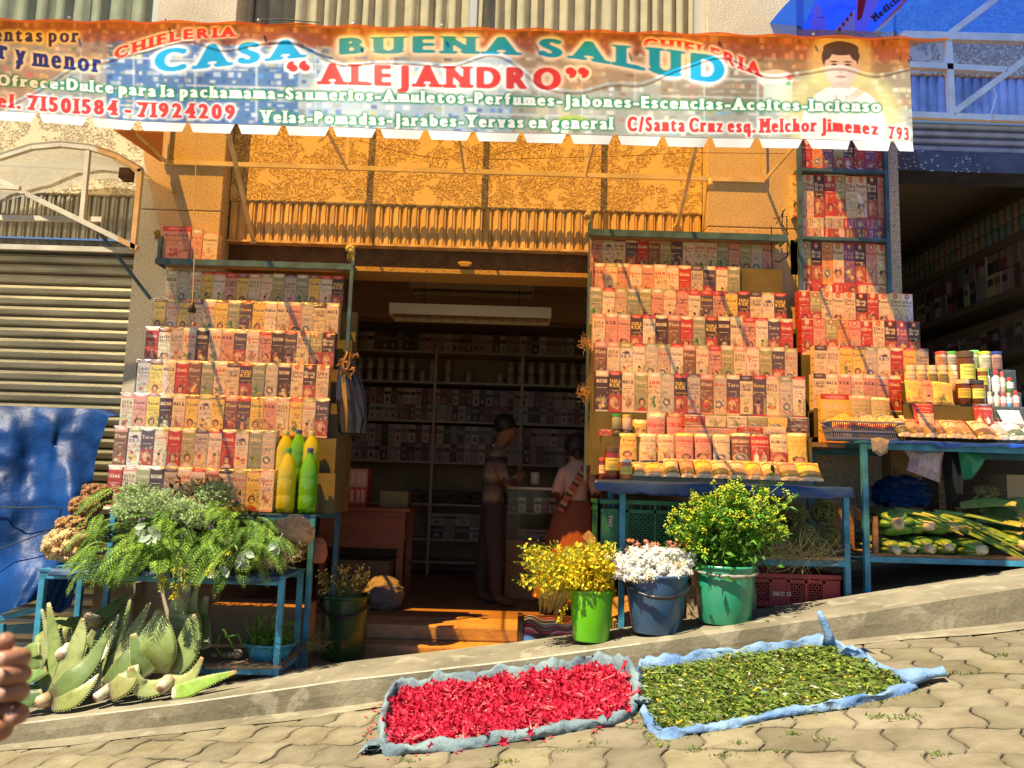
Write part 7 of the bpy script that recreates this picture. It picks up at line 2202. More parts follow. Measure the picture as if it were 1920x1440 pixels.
def bed(mb, pts, C, sh, h0, h1, col):
 ring = [C + (p - C) * sh for p in pts]
 vs = [(p.x, p.y, zs(p.x) + h0 + h1 * far(p)) for p in ring] + [(C.x + (p.x - C.x) * .5, C.y + (p.y - C.y) * .5, zs(C.x + (p.x - C.x) * .5) + h0 + h1 * far(C + (p - C) * .5)) for p in ring] + [(C.x, C.y, zs(C.x) + h0 + h1 * far(C))]
 n = len(ring)
 mb.add(vs, [(i, (i + 1) % n, n + (i + 1) % n, n + i) for i in range(n)] + [(n + i, n + (i + 1) % n, 2 * n) for i in range(n)], 0, col)
bed(mb, ptsA, CA, .93, .006, .03, (.30, .008, .02))
for (x, y) in fillpts(ptsA, CA, 1900, .92):
 q0 = far(Vector((x, y, 0))) * .035
 hgt = .018 + .05 * max(0, mn.noise(Vector((x * 7, y * 9, 0))) + .15)
 z = zs(x) + q0 + R.uniform(.010, hgt)
 yaw = R.uniform(0, 6.28); el = R.uniform(-.25, .45)
 d = Vector((math.cos(yaw) * math.cos(el), math.sin(yaw) * math.cos(el), math.sin(el)))
 L = R.uniform(.042, .075); r = R.uniform(.004, .0068)
 p = Vector((x, y, z)); e_ = p + d * L
 k_ = R.uniform(.75, 1.15)
 c1 = (.66 * k_, .02 * k_, .065 * k_); c2 = (.78 * k_, .20 * k_, .20 * k_)
 s0 = R.random()
 ca = (.80, .42, .34) if s0 < .35 else c2
 mb.tube([p, p.lerp(e_, .55), e_], [r * .55, r * .9, r * 1.3], 5, 0, False, None)
 for q in range(-15, 0): mb.c[q] = ca if q < -10 else c1
 mb.has_c = True
 sd_ = d.cross(Vector((.1, .2, 1))).normalized(); up = sd_.cross(d)
 for j in range(5):
  a = 6.28 * j / 5 + yaw
  o_ = sd_ * math.cos(a) + up * math.sin(a)
  mb.leaf(e_ - d * .004, (o_ + d * .7).normalized(), r * 3.6, r * 2.8, d, 0, bend=.35, col=c1)
 if R.random() < .22: mb.leaf(p - d * .004, d, .016, .006, None, 0, col=R.choice([(.16, .22, .04), (.07, .06, .03), (.3, .34, .08)]))
tag(mb.build('red_petals', mat_print('petal', rough=.55, trans=.25)), 'crimson trumpet flowers spread to dry in the grey blue sack', 'petals', kind='stuff')
mb = MB()
bed(mb, ptsB, CB, .95, .004, .03, (.07, .085, .015))
gcols = [(.11, .18, .015), (.17, .26, .025), (.22, .30, .035), (.06, .11, .01), (.13, .12, .02), (.26, .30, .06), (.15, .24, .02)]
strayA = [q for q in fillpts(ptsA, CA, 400, 1.16) if not inside(q, [CA + (p - CA) * 1.06 for p in ptsA]) and q[1] < YC - .05][:60]
strayB = [q for q in fillpts(ptsB, CB, 2500, 1.10) if not inside(q, [CB + (p - CB) * 1.04 for p in ptsB]) and q[1] < YC - .05][:420]
for (x, y) in strayB:
 mb.leaf((x, y, zs(x) + .004), (R.uniform(-1, 1), R.uniform(-1, 1), .1), R.uniform(.008, .022), .005, (0, 0, 1), 0, col=R.choice(gcols))
for (x, y) in strayA:
 mb.leaf((x, y, zs(x) + .005), (R.uniform(-1, 1), R.uniform(-1, 1), .1), R.uniform(.015, .035), .010, (0, 0, 1), 0, col=(.55, .03, .06))
for (x, y) in fillpts(ptsB, CB, 12500, .94):
 z = zs(x) + far(Vector((x, y, 0))) * .03 + R.uniform(.005, .014 + .035 * max(0, mn.noise(Vector((x * 6, y * 8, 3))) + .3))
 yaw = R.uniform(0, 6.28)
 d = Vector((math.cos(yaw), math.sin(yaw), R.uniform(-.3, .5))); c = R.choice(gcols); k_ = R.uniform(.7, 1.2); c = tuple(v * k_ for v in c)
 s = R.random()
 if s < .80: mb.leaf((x, y, z), d, R.uniform(.016, .044), R.uniform(.006, .017), None, 0, col=c)
 elif s < .96: mb.leaf((x, y, z + .002), d, R.uniform(.03, .06), .0028, None, 0, bend=.02, col=(c[0] * 1.3 + .04, c[1] * 1.2 + .03, c[2] + .02))
 elif s < .972: mb.blob((x, y, z + .006), .006, .006, .004, 6, 0, (.80, .50, .02))
 elif s < .98: mb.leaf((x, y, z + .006), d, .03, .008, None, 0, col=(.70, .66, .5))
tag(mb.build('chopped_herbs', mat_print('dried herb', rough=.7, trans=.15)), 'chopped green herbs with yellow flower bits drying in the sky blue sack', 'herbs', kind='stuff')
mb = MB(); rw = random.Random(4)
spots = [gnd(x, y) for x, y in ((1485, 1378), (1550, 1388), (1645, 1345), (1690, 1350), (1755, 1415), (1700, 1345), (1460, 1412), (1395, 1395), (1360, 1420), (1310, 1408), (1620, 1235), (1890, 1230), (950, 1430), (1120, 1395), (1060, 1410), (700, 1390), (770, 1430), (1240, 1400), (1775, 1262), (1800, 1264), (715, 1345))]
for s in spots:
 for k in range(26):
  p = s + Vector((rw.gauss(0, .03), rw.gauss(0, .008), .001))
  mb.leaf(p, (rw.uniform(-1, 1), rw.uniform(-1, 1), rw.uniform(.2, 1.2)), rw.uniform(.008, .02), rw.uniform(.004, .008), None, rw.choice([0, 1]))
for q in joint_pts[::3]:
 if rw.random() < .25:
  for k in range(8):
   x, y = q[0] + rw.gauss(0, .02), q[1] + rw.gauss(0, .006)
   mb.leaf((x, y, zs(x) - .004), (rw.uniform(-1, 1), rw.uniform(-1, 1), rw.uniform(.2, 1)), rw.uniform(.006, .014), .005, None, rw.choice([0, 1]))
tag(mb.build('weeds', [lm('weed', (.16, .26, .04)), lm('weed dry', (.26, .26, .08))]), 'small green weeds growing in the joints of the street pavers', 'weeds', kind='stuff')
# ------------------------------------------------------------------ covered stall at the far left
M_tarp = mat('blue tarpaulin cover', (.004, .040, .17), .46, var=.5, scale=3, bump=1.0, bscale=13, bdist=.8, detail=8, spec=.2)
st_ = thing('covered_stall', 'stall wrapped in blue tarpaulin tied with dark cord before the closed shutter', 'stall', (at(60, 1150, 4.5).x, 4.5, zside(-2.7)))
mb = MB(); NU, NV = 46, 46; vs, fs = [], []
for i in range(NU + 1):
 u = i / NU
 for k in range(NV + 1):
  v = k / NV
  xt = lerp(-240, 205, u)
  xb = lerp(-240, 92, u)
  x = lerp(xt, xb, v ** 1.6) - (14 * math.sin(v * 7) * u if u > .8 else 0)
  yt = 762 - 4 * math.sin(u * 5) + (14 * max(0, u - .9) * 10)
  yb_ = 1172 - 52 * max(0, u - .55) / .45
  y = lerp(yt, yb_, v)
  Y = lerp(4.78, 4.36, min(1, v * 1.1) ** .75) + .04 * math.sin(u * 9 + v * 2.5) + .05 * abs(mn.noise(Vector((u * 5, v * 3.5, 1)))) + .03 * abs(mn.noise(Vector((u * 11, v * 9, 4)))) + .018 * math.sin(u * 23 - v * 7) + .014 * math.sin(v * 17 + u * 5) + (.25 * max(0, u - .88) / .12) ** 1.5 + (.07 * math.sin(u * 6) * max(0, v - .75) * 4)
  vs.append(at(x, y, Y))
for i in range(NU):
 for k in range(NV):
  a = i * (NV + 1) + k; fs.append((a, a + 1, a + NV + 2, a + NV + 1))
mb.add(vs, fs)
top = [vs[i * (NV + 1)] for i in range(NU + 1)]
mb.add([p for p in top] + [Vector((p.x, 5.1, p.z + .02)) for p in top], [(i, i + 1, NU + 2 + i, NU + 1 + i) for i in range(NU)])
mb.build('tarpaulin', M_tarp, st_, smooth=True)
mb = MB()
mb.tube([at(x, y, Y - .05) for x, y, Y in ((-60, 949, 4.55), (40, 952, 4.53), (90, 951, 4.55), (126, 955, 4.60))], .004, 5)
mb.tube([at(x, y, Y - .07) for x, y, Y in ((-60, 1050, 4.48), (20, 1022, 4.47), (70, 1004, 4.49), (108, 985, 4.56))], .004, 5)
mb.build('cord', mat('dark cord', (.015, .02, .03), .8), st_)
mb = MB()
a, b = at(-120, 1186, 4.3), at(82, 1140, 4.38)
mb.bar(a, b, .03, .03); mb.bar(at(4, 1170, 4.33), at(0, 1300, 4.33), .03, .03)
for y in (1175, 1215): mb.bar(at(-60, y + 12, 4.75), at(84, y, 4.75), .03, .05)
mb.build('frame', M_bluepaint, st_)
mb = MB(); vs = []; fs = []
for i in range(13):
 for k in range(9):
  u, v = i / 12, k / 8
  vs.append(at(lerp(82, 145 - 10 * v, u), lerp(1078, 1128 + 22 * math.sin(u * 3), v), 4.52 + .03 * math.sin(u * 9 + v * 4)))
for i in range(12):
 for k in range(8): a = i * 9 + k; fs.append((a, a + 1, a + 10, a + 9))
mb.add(vs, fs); mb.build('loose_corner', M_tarp, st_, smooth=True)
cloth('plastic_sheet', 'blue sheet hanging under the seed heads over the herb table edge', at(96, 1070, 4.05).x, at(525, 1075, 4.05).x, T1z, 4.05, 4.42, .028, mat('slate blue sheet', (.02, .06, .14), .6, bump=.3, bscale=12), 8, over=.008)
mb = MB(); mb.box(at(395, 1160, 4.55).x, at(572, 1160, 4.55).x, 4.52, 4.8, T1low + .001, at(480, 1137, 4.52).z)
tag(mb.build('cardboard_box', mat('brown cardboard', (.28, .17, .09), .85, var=.15)), 'brown cardboard box behind the basin on the lower shelf', 'box')
mb = MB(); mb.box(at(185, 1090, 4.9).x, at(262, 1090, 4.9).x, 4.85, 5.0, gz(-2.3, 4.9), at(220, 1092, 4.85).z)
tag(mb.build('concrete_block', M_curb), 'pale block standing in the shadow under the herb table', 'block')
# ------------------------------------------------------------------ things hanging in the doorway
def sock(name, label, px, y0, y1, Y, cm, bulb=True):
 t = thing(name, label, 'lamp holder', at(px, y1, Y)); a, b = at(px + 6, y0, Y), at(px, y1, Y)
 mb = MB(); mb.tube([a, a.lerp(b, .3) + Vector((.006, 0, 0)), a.lerp(b, .62) - Vector((.004, 0, 0)), a.lerp(b, .66) + Vector((.008, 0, 0)), b], .0028, 5)
 mb.build('cable', mat('cream cable', (.62, .5, .34), .6), t)
 mb = MB(); mb.lathe([(0, .01), (.008, .008), (.012, -.012), (.02, -.03), (.021, -.052), (0, -.052)], 14, tuple(b)); mb.build('socket', cm, t, smooth=True)
 if bulb:
  mb = MB(); mb.lathe([(.010, -.053), (.014, -.064), (.024, -.088), (.022, -.108), (0, -.122)], 16, tuple(b)); mb.build('bulb', mat_film('clear bulb', (.9, .9, .9), (.93, .93, .93), gloss=.06), t, smooth=True)
sock('lamp_holder', 'black lamp socket with a clear bulb hanging in front of the left cartons', 361, 235, 569, 4.38, mat('black bakelite', (.015, .012, .01), .4))
sock('lamp_holder', 'cream lamp socket hanging from the awning frame near the right pillar', 1332, 262, 336, 4.9, mat('porcelain', (.62, .48, .28), .4), False)
mb = MB()
for pts in (((668, 262), (760, 288), (845, 300)), ((845, 262), (893, 290), (898, 305), (890, 322)), ((895, 295), (1000, 276), (1060, 262)), ((1180, 292), (1290, 286), (1480, 288)), ((900, 300), (1040, 296), (1180, 292))):
 mb.tube([at(x, y, 4.85) for x, y in pts], .0022, 4)
tag(mb.build('loose_wires', mat('thin brown wire', (.16, .08, .03), .7)), 'thin loose wires strung between the awning bars above the ribbed fascia', 'wires')
mb = MB(); N_ = 20; vs, fs = [], []
prof_ = [(655, 660, 6), (650, 680, 12), (655, 710, 20), (660, 745, 25), (664, 785, 28), (662, 812, 24), (660, 818, 8)]
for i, (x, y, w_) in enumerate(prof_):
 c = at(x, y, 4.78); r = w_ / FPX * 4.78
 for j in range(N_):
  a = 6.283 * j / N_; q = 1 + .16 * math.sin(j * 2.4 + i) + .1 * math.sin(j * 5.1)
  vs.append((c.x + r * q * math.cos(a), c.y + r * .6 * q * math.sin(a), c.z + .006 * math.sin(j * 3 + i)))
for i in range(len(prof_) - 1):
 for j in range(N_): fs.append((i * N_ + j, i * N_ + (j + 1) % N_, (i + 1) * N_ + (j + 1) % N_, (i + 1) * N_ + j))
mb.add(vs, fs); [mb.m.__setitem__(k, 1) for k in range(len(mb.m)) if (k % N_) in (13,)]
for k in range(26): mb.leaf(at(R.uniform(640, 672), R.uniform(656, 700), 4.74), (R.uniform(-.5, .5), -.2, R.uniform(-1, .4)), .05, .02, None, R.choice([1, 2]))
tag(mb.build('wrapped_bag', [mat('black foil', (.02, .018, .02), .25), mat('gold foil', (.50, .28, .05), .3, metal=.6), mat('dry leaf', (.35, .2, .07), .7)]), 'long black and gold foil bag hanging on the left doorway upright', 'bag')
for (x, y, wh) in ((1100, 645, 'upper'), (1096, 735, 'lower')):
 p = at(x, y, 4.84)
 o = wisps('straw_tuft', '%s tuft of dry straw tied to the right doorway upright' % wh, p, .03, .02, .05, 60, .06, [mat('tan straw', (.50, .32, .14), .8)], .0016, 'straw', 'straw tufts on the doorway upright')
# ------------------------------------------------------------------ inside the shop
YS = 8.30
shv = thing('wall_shelving', 'pale metal shelving across the dim back wall of the middle shop', 'shelving', (at(880, 1060, YS).x, YS, FLOOR))
M_shf = mat('pale shelf metal', (.42, .36, .27), .6)
SH = [660, 717, 790, 867, 946, 1012, 1054]
for x in (652, 813, 978, 1128):
 a = at(x + (6 if x < 900 else 3), 655, YS); mb = MB(); mb.bar((a.x, YS - .01, FLOOR), (a.x, YS - .01, at(x, 650, YS).z), .03, .03); mb.build('post', M_shf, shv)
sz = []
for y in SH:
 z = at(880, y, YS).z; sz.append(z)
 mb = MB(); mb.box(-1.9, 1.25, YS, YS + .38, z - .022, z); mb.build('shelf_board', M_shf, shv)
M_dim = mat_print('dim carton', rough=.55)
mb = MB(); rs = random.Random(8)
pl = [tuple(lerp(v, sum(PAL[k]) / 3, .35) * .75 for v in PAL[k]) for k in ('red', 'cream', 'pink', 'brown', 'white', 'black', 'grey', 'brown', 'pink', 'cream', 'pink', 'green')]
def fillrow(mb, x0, x1, z0, h, w, Y, lay=1, skip=0.0):
 x = x0
 while x < x1 - w:
  ww = w * rs.uniform(.85, 1.15)
  for l_ in range(lay):
   if rs.random() < skip: continue
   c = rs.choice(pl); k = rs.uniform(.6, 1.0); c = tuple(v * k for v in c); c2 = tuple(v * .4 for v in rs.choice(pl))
   zz = z0 + l_ * h
   d = rs.uniform(0, .015)
   mb.box(x, x + ww - .002, Y + d, Y + .1, zz + .001, zz + h - .003, 0, c)
   mb.add([(x + .004, Y + d - .001, zz + h * .55), (x + ww - .006, Y + d - .001, zz + h * .55), (x + ww - .006, Y + d - .001, zz + h * .75), (x + .004, Y + d - .001, zz + h * .75)], [(0, 1, 2, 3)], 0, c2)
   mb.add([(x + ww * .25, Y + d - .001, zz + h * .15), (x + ww * .75, Y + d - .001, zz + h * .15), (x + ww * .6, Y + d - .001, zz + h * .42), (x + ww * .35, Y + d - .001, zz + h * .42)], [(0, 1, 2, 3)], 0, tuple(v * .6 for v in rs.choice(pl)))
  x += ww
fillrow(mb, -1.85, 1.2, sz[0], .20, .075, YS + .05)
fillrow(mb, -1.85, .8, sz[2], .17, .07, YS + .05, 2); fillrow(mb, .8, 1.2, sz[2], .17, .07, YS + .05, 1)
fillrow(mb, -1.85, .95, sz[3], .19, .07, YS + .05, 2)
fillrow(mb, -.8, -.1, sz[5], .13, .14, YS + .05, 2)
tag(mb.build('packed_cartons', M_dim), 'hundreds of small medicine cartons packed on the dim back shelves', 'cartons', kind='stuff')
jm = MB(); jm.lathe([(0, 0), (.035, 0), (.04, .02), (.038, .085), (.028, .10)], 12); jm.lathe([(.03, .101), (.031, .125), (0, .126)], 12, mi=1)
jo = jm.build('storage_jar', [mat('dusty jar', (.42, .36, .28), .15, coat=.4), mat('tin lid', (.5, .46, .4), .4, metal=.5)], origin=(0, 0, 0), smooth=True)
k = 0
for i in range(26):
 x = -1.75 + i * .112 + (.05 if i > 8 else 0)
 if i in (10, 12, 13, 25): continue
 for l_ in range(2 if i not in (7, 11, 14) else 1):
  o = jo if k == 0 else jo.copy()
  if k: scene.collection.objects.link(o)
  o.location = (x, YS + .12, sz[1] + .001 + l_ * .127); k += 1
  tag(o, 'dusty glass jar in the double row on the second back shelf from the top', 'jar', 'storage jars on the back shelf')
for i in range(16):
 x, l_ = -.95 + (i % 8) * .12, i // 8
 c = Vector((x + rs.uniform(-.02, .02), YS + .1, sz[4] + .035 + l_ * .06))
 o = crumple('wrapped_bundle', 'dark wrapped bundle in the heap on the shelf left of the standing man', c, .08, .07, .04, mat('dark wrapped cloth', (.14, .09, .07), .4), 'bundle', i, n=12)
 o['group'] = 'wrapped bundles on the shelf'
M_desk = mat('reddish desk wood', (.26, .075, .035), .5, col2=(.18, .05, .02), scale=3, stretch=(1, 6, 6))
a, b = at(600, 955, 6.2), at(760, 953, 6.2)
dz = at(700, 951, 6.2).z
dk_ = thing('desk', 'reddish brown wooden desk at the left inside the shop', 'desk', ((a.x + b.x) / 2, 6.2, FLOOR))
mb = MB(); mb.box(a.x - .02, b.x + .04, 6.18, 6.85, dz - .03, dz); mb.build('desk_top', M_desk, dk_, bevel=.003)
mb = MB(); mb.box(a.x, b.x, 6.22, 6.24, at(700, 1028, 6.2).z, dz - .032); mb.build('front_panel', M_desk, dk_)
for X in (a.x + .03, b.x - .03):
 for Y in (6.23, 6.78): mb = MB(); mb.box(X - .025, X + .025, Y, Y + .05, FLOOR, dz - .032 if Y > 6.3 else at(700, 1029, 6.2).z); mb.build('leg', M_desk, dk_)
for i, (x0, x1, y0, y1, lb) in enumerate(((636, 690, 880, 915, 'red and white case on top of the stack on the desk'), (634, 688, 916, 950, 'red case under the top one on the desk'))):
 a, b = at(x0, y1, 6.3), at(x1, y0, 6.3)
 cvs = Canvas(18, 12, PAL['red'] if i else (.6, .3, .28))
 for q in range(5): cvs.rect(1 + q * 3.5, 2, 3 + q * 3.5, 10, (.7, .6, .55), .7)
 z0 = dz + .001 if i else dz + .001 + (at(660, 916, 6.3).z - at(660, 950, 6.3).z)
 me_ = carton_mesh('case', cvs.a, b.x - a.x, .2, b.z - a.z - .002, PAL['red']); o = bpy.data.objects.new('packed_case', me_); scene.collection.objects.link(o)
 o.location = ((a.x + b.x) / 2, 6.3, z0); tag(o, lb, 'case')
mb = MB(); a, b = at(712, 950, 6.3), at(765, 922, 6.3); mb.box(a.x, b.x, 6.3, 6.5, dz + .001, b.z)
tag(mb.build('low_box', mat('olive tin', (.20, .17, .07), .6)), 'low olive box on the right end of the desk', 'box')
crumple('woven_sack', 'grey woven sack slumped on the shop floor beside the desk', Vector((at(718, 1100, 6.0).x, 6.05, FLOOR + .10)), .15, .14, .14, mat('grey sacking', (.20, .19, .19), .8, bump=.4), 'sack', 12, amp=.08)
a = at(690, 1050, 6.5); mb = MB(); mb.box(a.x - .28, a.x + .18, 6.45, 6.7, FLOOR + .001, a.z); tag(mb.build('cardboard_box', mat('brown cardboard', (.28, .17, .09), .85)), 'cardboard box on the floor under the desk', 'box')
cn = thing('display_counter', 'glass display counter between the man and the woman', 'counter', (at(1010, 1000, 6.75).x, 6.75, FLOOR))
a, b = at(950, 912, 6.7), at(1062, 910, 6.7); zt = a.z
mb = MB(); mb.box(a.x, b.x, 6.7, 7.2, zt - .02, zt); mb.build('counter_top', mat('white laminate', (.75, .70, .6), .4), cn)
mb = MB(); mb.box(a.x + .01, b.x - .01, 6.73, 7.18, FLOOR, at(1000, 1015, 6.7).z); mb.build('base', mat('counter wood', (.36, .20, .09), .6), cn)
mb = MB(); mb.add([(a.x + .01, 6.715, FLOOR + .3), (b.x - .01, 6.715, FLOOR + .3), (b.x - .01, 6.715, zt - .022), (a.x + .01, 6.715, zt - .022)], [(0, 1, 2, 3)]); mb.build('glass_front', mat_film('counter glass', (.8, .8, .8), (.9, .92, .9), gloss=.02), cn)
for y in (962, 1013):
 z = at(1000, y, 6.75).z; mb = MB(); mb.box(a.x + .012, b.x - .012, 6.74, 7.17, z - .01, z); mb.build('shelf', M_acr, cn)
mb = MB()
fillrow(mb, a.x + .03, b.x - .03, at(1000, 962, 6.75).z + .001, .13, .065, 6.78, 1, .1); fillrow(mb, a.x + .03, b.x - .03, at(1000, 1013, 6.75).z + .001, .09, .08, 6.78, 1, .2)
tag(mb.build('counter_goods', M_dim), 'small packets stacked inside the glass counter', 'packets', kind='stuff')
jar(1003, 886, 908, 6.85, 17, 'plain white paper roll standing on the glass counter', None, (.75, .7, .62), (.75, .7, .62), neck=.98, name='paper_roll', cat='roll')
def fixture(x0, x1, y0, y1, Y, label):
 a, b = at(x0, y0, Y), at(x1, y0, Y); zt, zb = at((x0 + x1) / 2, y0, Y).z, at((x0 + x1) / 2, y1, Y).z
 t = thing('ceiling_light', label, 'light fixture', ((a.x + b.x) / 2, Y, zt), 'unlit fluorescent fixtures')
 mb = MB(); mb.box(a.x, b.x, Y, Y + .02, zb, zt); mb.box(a.x, b.x, Y + .28, Y + .30, zb, zt); mb.box(a.x, b.x, Y + .021, Y + .279, zt - .012, zt); mb.box(a.x, a.x + .015, Y + .021, Y + .279, zb, zt - .013); mb.box(b.x - .015, b.x, Y + .021, Y + .279, zb, zt - .013)
 mb.build('housing', mat('cream enamel', (.62, .55, .42), .5), t)
 mb = MB()
 for k in range(1, 13): X = lerp(a.x, b.x, k / 13); mb.box(X - .002, X + .002, Y + .022, Y + .278, zb + .002, zb + .03)
 mb.box(a.x + .02, b.x - .02, Y + .148, Y + .152, zb + .002, zb + .03)
 mb.build('louvre', mat('mirror louvre', (.85, .85, .8), .12, metal=1.0), t)
 mb = MB()
 for yy in (.085, .215): mb.tube([(a.x + .03, Y + yy, zb + .035), (b.x - .03, Y + yy, zb + .035)], .014, 10)
 mb.build('tube_lamp', mat('white tube', (.8, .8, .78), .3), t)
 mb = MB()
 for X in (lerp(a.x, b.x, .2), lerp(a.x, b.x, .8)): mb.tube([(X, Y + .15, zt), (X, Y + .15, CZ + 1.95)], .003, 5)
 mb.build('hanger', mat('dark wire', (.04, .03, .02), .5), t)
fixture(730, 1034, 572, 592, 6.0, 'front fluorescent fixture with cream housing hanging unlit in the doorway')
fixture(769, 1002, 528, 543, 7.6, 'rear fluorescent fixture near the ceiling behind the front one')
# ------------------------------------------------------------------ people
def skinned(name, J, E, mats_, parent=None, sub=2):
 me = bpy.data.meshes.new(name)
 names = list(J); idx = {n: i for i, n in enumerate(names)}
 o0 = Vector(wloc(parent)) if parent else Vector((0, 0, 0))
 me.from_pydata([tuple(Vector(J[n][0]) - o0) for n in names], [(idx[a], idx[b]) for a, b in E], [])
 o = bpy.data.objects.new(name + '_cage', me); scene.collection.objects.link(o)
 md = o.modifiers.new('skin', 'SKIN'); md.use_smooth_shade = True; md.branch_smoothing = .6
 for i, n in enumerate(names):
  r = J[n][1]; r = (r, r) if isinstance(r, (int, float)) else r
  me.skin_vertices[0].data[i].radius = r
 me.skin_vertices[0].data[0].use_root = True
 s = o.modifiers.new('sub', 'SUBSURF'); s.levels = sub; s.render_levels = sub
 dg = bpy.context.evaluated_depsgraph_get()
 m2 = bpy.data.meshes.new_from_object(o.evaluated_get(dg))
 bpy.data.objects.remove(o)
 m2.name = name
 ob = bpy.data.objects.new(name, m2); scene.collection.objects.link(ob)
 if parent: ob.parent = parent
 m2.materials.clear()
 for m in mats_: m2.materials.append(m)
 m2.polygons.foreach_set('use_smooth', np.ones(len(m2.polygons), dtype=bool))
 return ob
M_skin = mat('skin', (.33, .15, .085), .5, var=.12, scale=20, bump=.1, bscale=120)
def ink(me, f):
 a = me.color_attributes.new('ink', 'FLOAT_COLOR', 'POINT')
 c = np.ones((len(me.vertices), 4), dtype=np.float32)
 for i, v in enumerate(me.vertices): c[i, :3] = f(v.co)
 a.data.foreach_set('color', c.ravel())
M_clothes = mat_print('worn clothes', rough=.9)
YM = 6.42
mroot = thing('person', 'man in a striped grey sweater and dark trousers standing head bowed at the glass counter', 'person', (at(922, 1120, YM).x, YM, FLOOR))
def A(x, y, dy=0): return at(x, y, YM + dy)
zf_ = FLOOR + .04
J = {'pelvis': (A(926, 965), (.15, .12)), 'waist': (A(925, 932), (.145, .115)), 'chest': (A(922, 880), (.155, .125)), 'upper': (A(924, 852), (.13, .11)), 'neck': (A(938, 832), .052), 'head0': (A(948, 818), .068), 'head1': (A(953, 802), .085), 'head2': (A(950, 789), .062), 'nose': (A(967, 812), .018),
  'sr': (A(935, 862, -.15), .062), 'er': (A(950, 908, -.20), .05), 'wr': (A(974, 893, -.12), .034), 'hr': (A(984, 888, -.10), .03), 'sl': (A(930, 862, .15), .06), 'el': (A(955, 905, .16), .048), 'wl': (A(976, 890, .1), .032), 'hl': (A(986, 888, .08), .028),
  'hpr': (A(926, 992, -.08), .098), 'kr': (A(930, 1055, -.09), .07), 'ar': (Vector((A(930, 1105).x, YM - .09, zf_ + .04)), .05), 'fr': (Vector((A(945, 1105).x, YM - .1, zf_ - .005)), .042), 'tr': (Vector((A(968, 1105).x, YM - .11, zf_ - .01)), .034),
  'hpl': (A(918, 992, .08), .098), 'kl': (A(908, 1055, .1), .07), 'al': (Vector((A(898, 1105).x, YM + .1, zf_ + .04)), .05), 'fl': (Vector((A(912, 1105).x, YM + .1, zf_ - .005)), .042), 'tl': (Vector((A(932, 1105).x, YM + .1, zf_ - .01)), .034)}
E = [('pelvis', 'waist'), ('waist', 'chest'), ('chest', 'upper'), ('upper', 'neck'), ('neck', 'head0'), ('head0', 'head1'), ('head1', 'head2'), ('head0', 'nose'), ('upper', 'sr'), ('sr', 'er'), ('er', 'wr'), ('wr', 'hr'), ('upper', 'sl'), ('sl', 'el'), ('el', 'wl'), ('wl', 'hl'), ('pelvis', 'hpr'), ('hpr', 'kr'), ('kr', 'ar'), ('ar', 'fr'), ('fr', 'tr'), ('pelvis', 'hpl'), ('hpl', 'kl'), ('kl', 'al'), ('al', 'fl'), ('fl', 'tl')]
ob = skinned('body', J, E, [M_clothes], mroot)
zw_ = A(926, 948).z - FLOOR; zn_ = A(938, 836).z - FLOOR; hx_ = A(970, 893).x - mroot.location.x
def mc(co):
 if co.z > zn_ or (co.x > hx_ and co.z > .8 and co.z < zw_ + .35): return (.22, .10, .055)
 if co.z > zw_:
  s = (co.z - zw_) % .17
  return (.05, .035, .04) if s < .045 else ((.24, .19, .13) if s < .09 else (.13, .10, .085))
 if co.z < .085: return (.10, .05, .03)
 return (.035, .03, .035)
ink(ob.data, mc)
h = A(950, 800)
mb = MB(); mb.blob(h + Vector((-.016, 0, .022)), .092, .088, .084, 18, jit=.04); mb.build('hair', mat('black hair', (.012, .01, .01), .6), mroot, smooth=True)
mb = MB(); c = A(936, 838); mb.tube([c + Vector((-.05, -.05, .01)), c + Vector((0, -.075, -.01)), c + Vector((.055, -.04, -.03))], .012, 6); mb.build('collar', mat('white collar', (.6, .55, .48), .8), mroot, smooth=True)
YW = 6.05
wroot = thing('person', 'woman seen from behind in a pinkish blouse and long pleated brown skirt beside the counter', 'person', (at(1078, 1100, YW).x, YW, FLOOR))
def Bp(x, y, dy=0): return at(x, y, YW + dy)
J = {'hip': (Bp(1080, 960), (.15, .13)), 'waist': (Bp(1080, 930), (.13, .11)), 'chest': (Bp(1080, 898), (.15, .12)), 'upper': (Bp(1081, 878), (.12, .09)), 'neck': (Bp(1082, 862), .048), 'head0': (Bp(1082, 850), .07), 'head1': (Bp(1082, 836), .08), 'sl': (Bp(1056, 886), .058), 'el': (Bp(1044, 925, .02), .05), 'wl': (Bp(1052, 930, .2), .033), 'hl': (Bp(1056, 925, .28), .03), 'sr': (Bp(1105, 886), .058), 'er': (Bp(1118, 925, .02), .048), 'wr': (Bp(1108, 930, .2), .033), 'hr': (Bp(1104, 926, .28), .03),
  'll': (Bp(1070, 1000), .08), 'al': (Vector((Bp(1070, 1000).x, YW, FLOOR + .07)), .045), 'fl': (Vector((Bp(1070, 1000).x, YW + .1, FLOOR + .035)), .033), 'lr': (Bp(1092, 1000), .08), 'ar': (Vector((Bp(1092, 1000).x, YW, FLOOR + .07)), .045), 'fr': (Vector((Bp(1092, 1000).x, YW + .1, FLOOR + .035)), .033)}
E = [('hip', 'waist'), ('waist', 'chest'), ('chest', 'upper'), ('upper', 'neck'), ('neck', 'head0'), ('head0', 'head1'), ('upper', 'sl'), ('sl', 'el'), ('el', 'wl'), ('wl', 'hl'), ('upper', 'sr'), ('sr', 'er'), ('er', 'wr'), ('wr', 'hr'), ('hip', 'll'), ('ll', 'al'), ('al', 'fl'), ('hip', 'lr'), ('lr', 'ar'), ('ar', 'fr')]
ob = skinned('body', J, E, [M_clothes], wroot)
zn_ = Bp(1082, 866).z - FLOOR; ze = Bp(1044, 922).z - FLOOR; zh = Bp(1080, 940).z - FLOOR
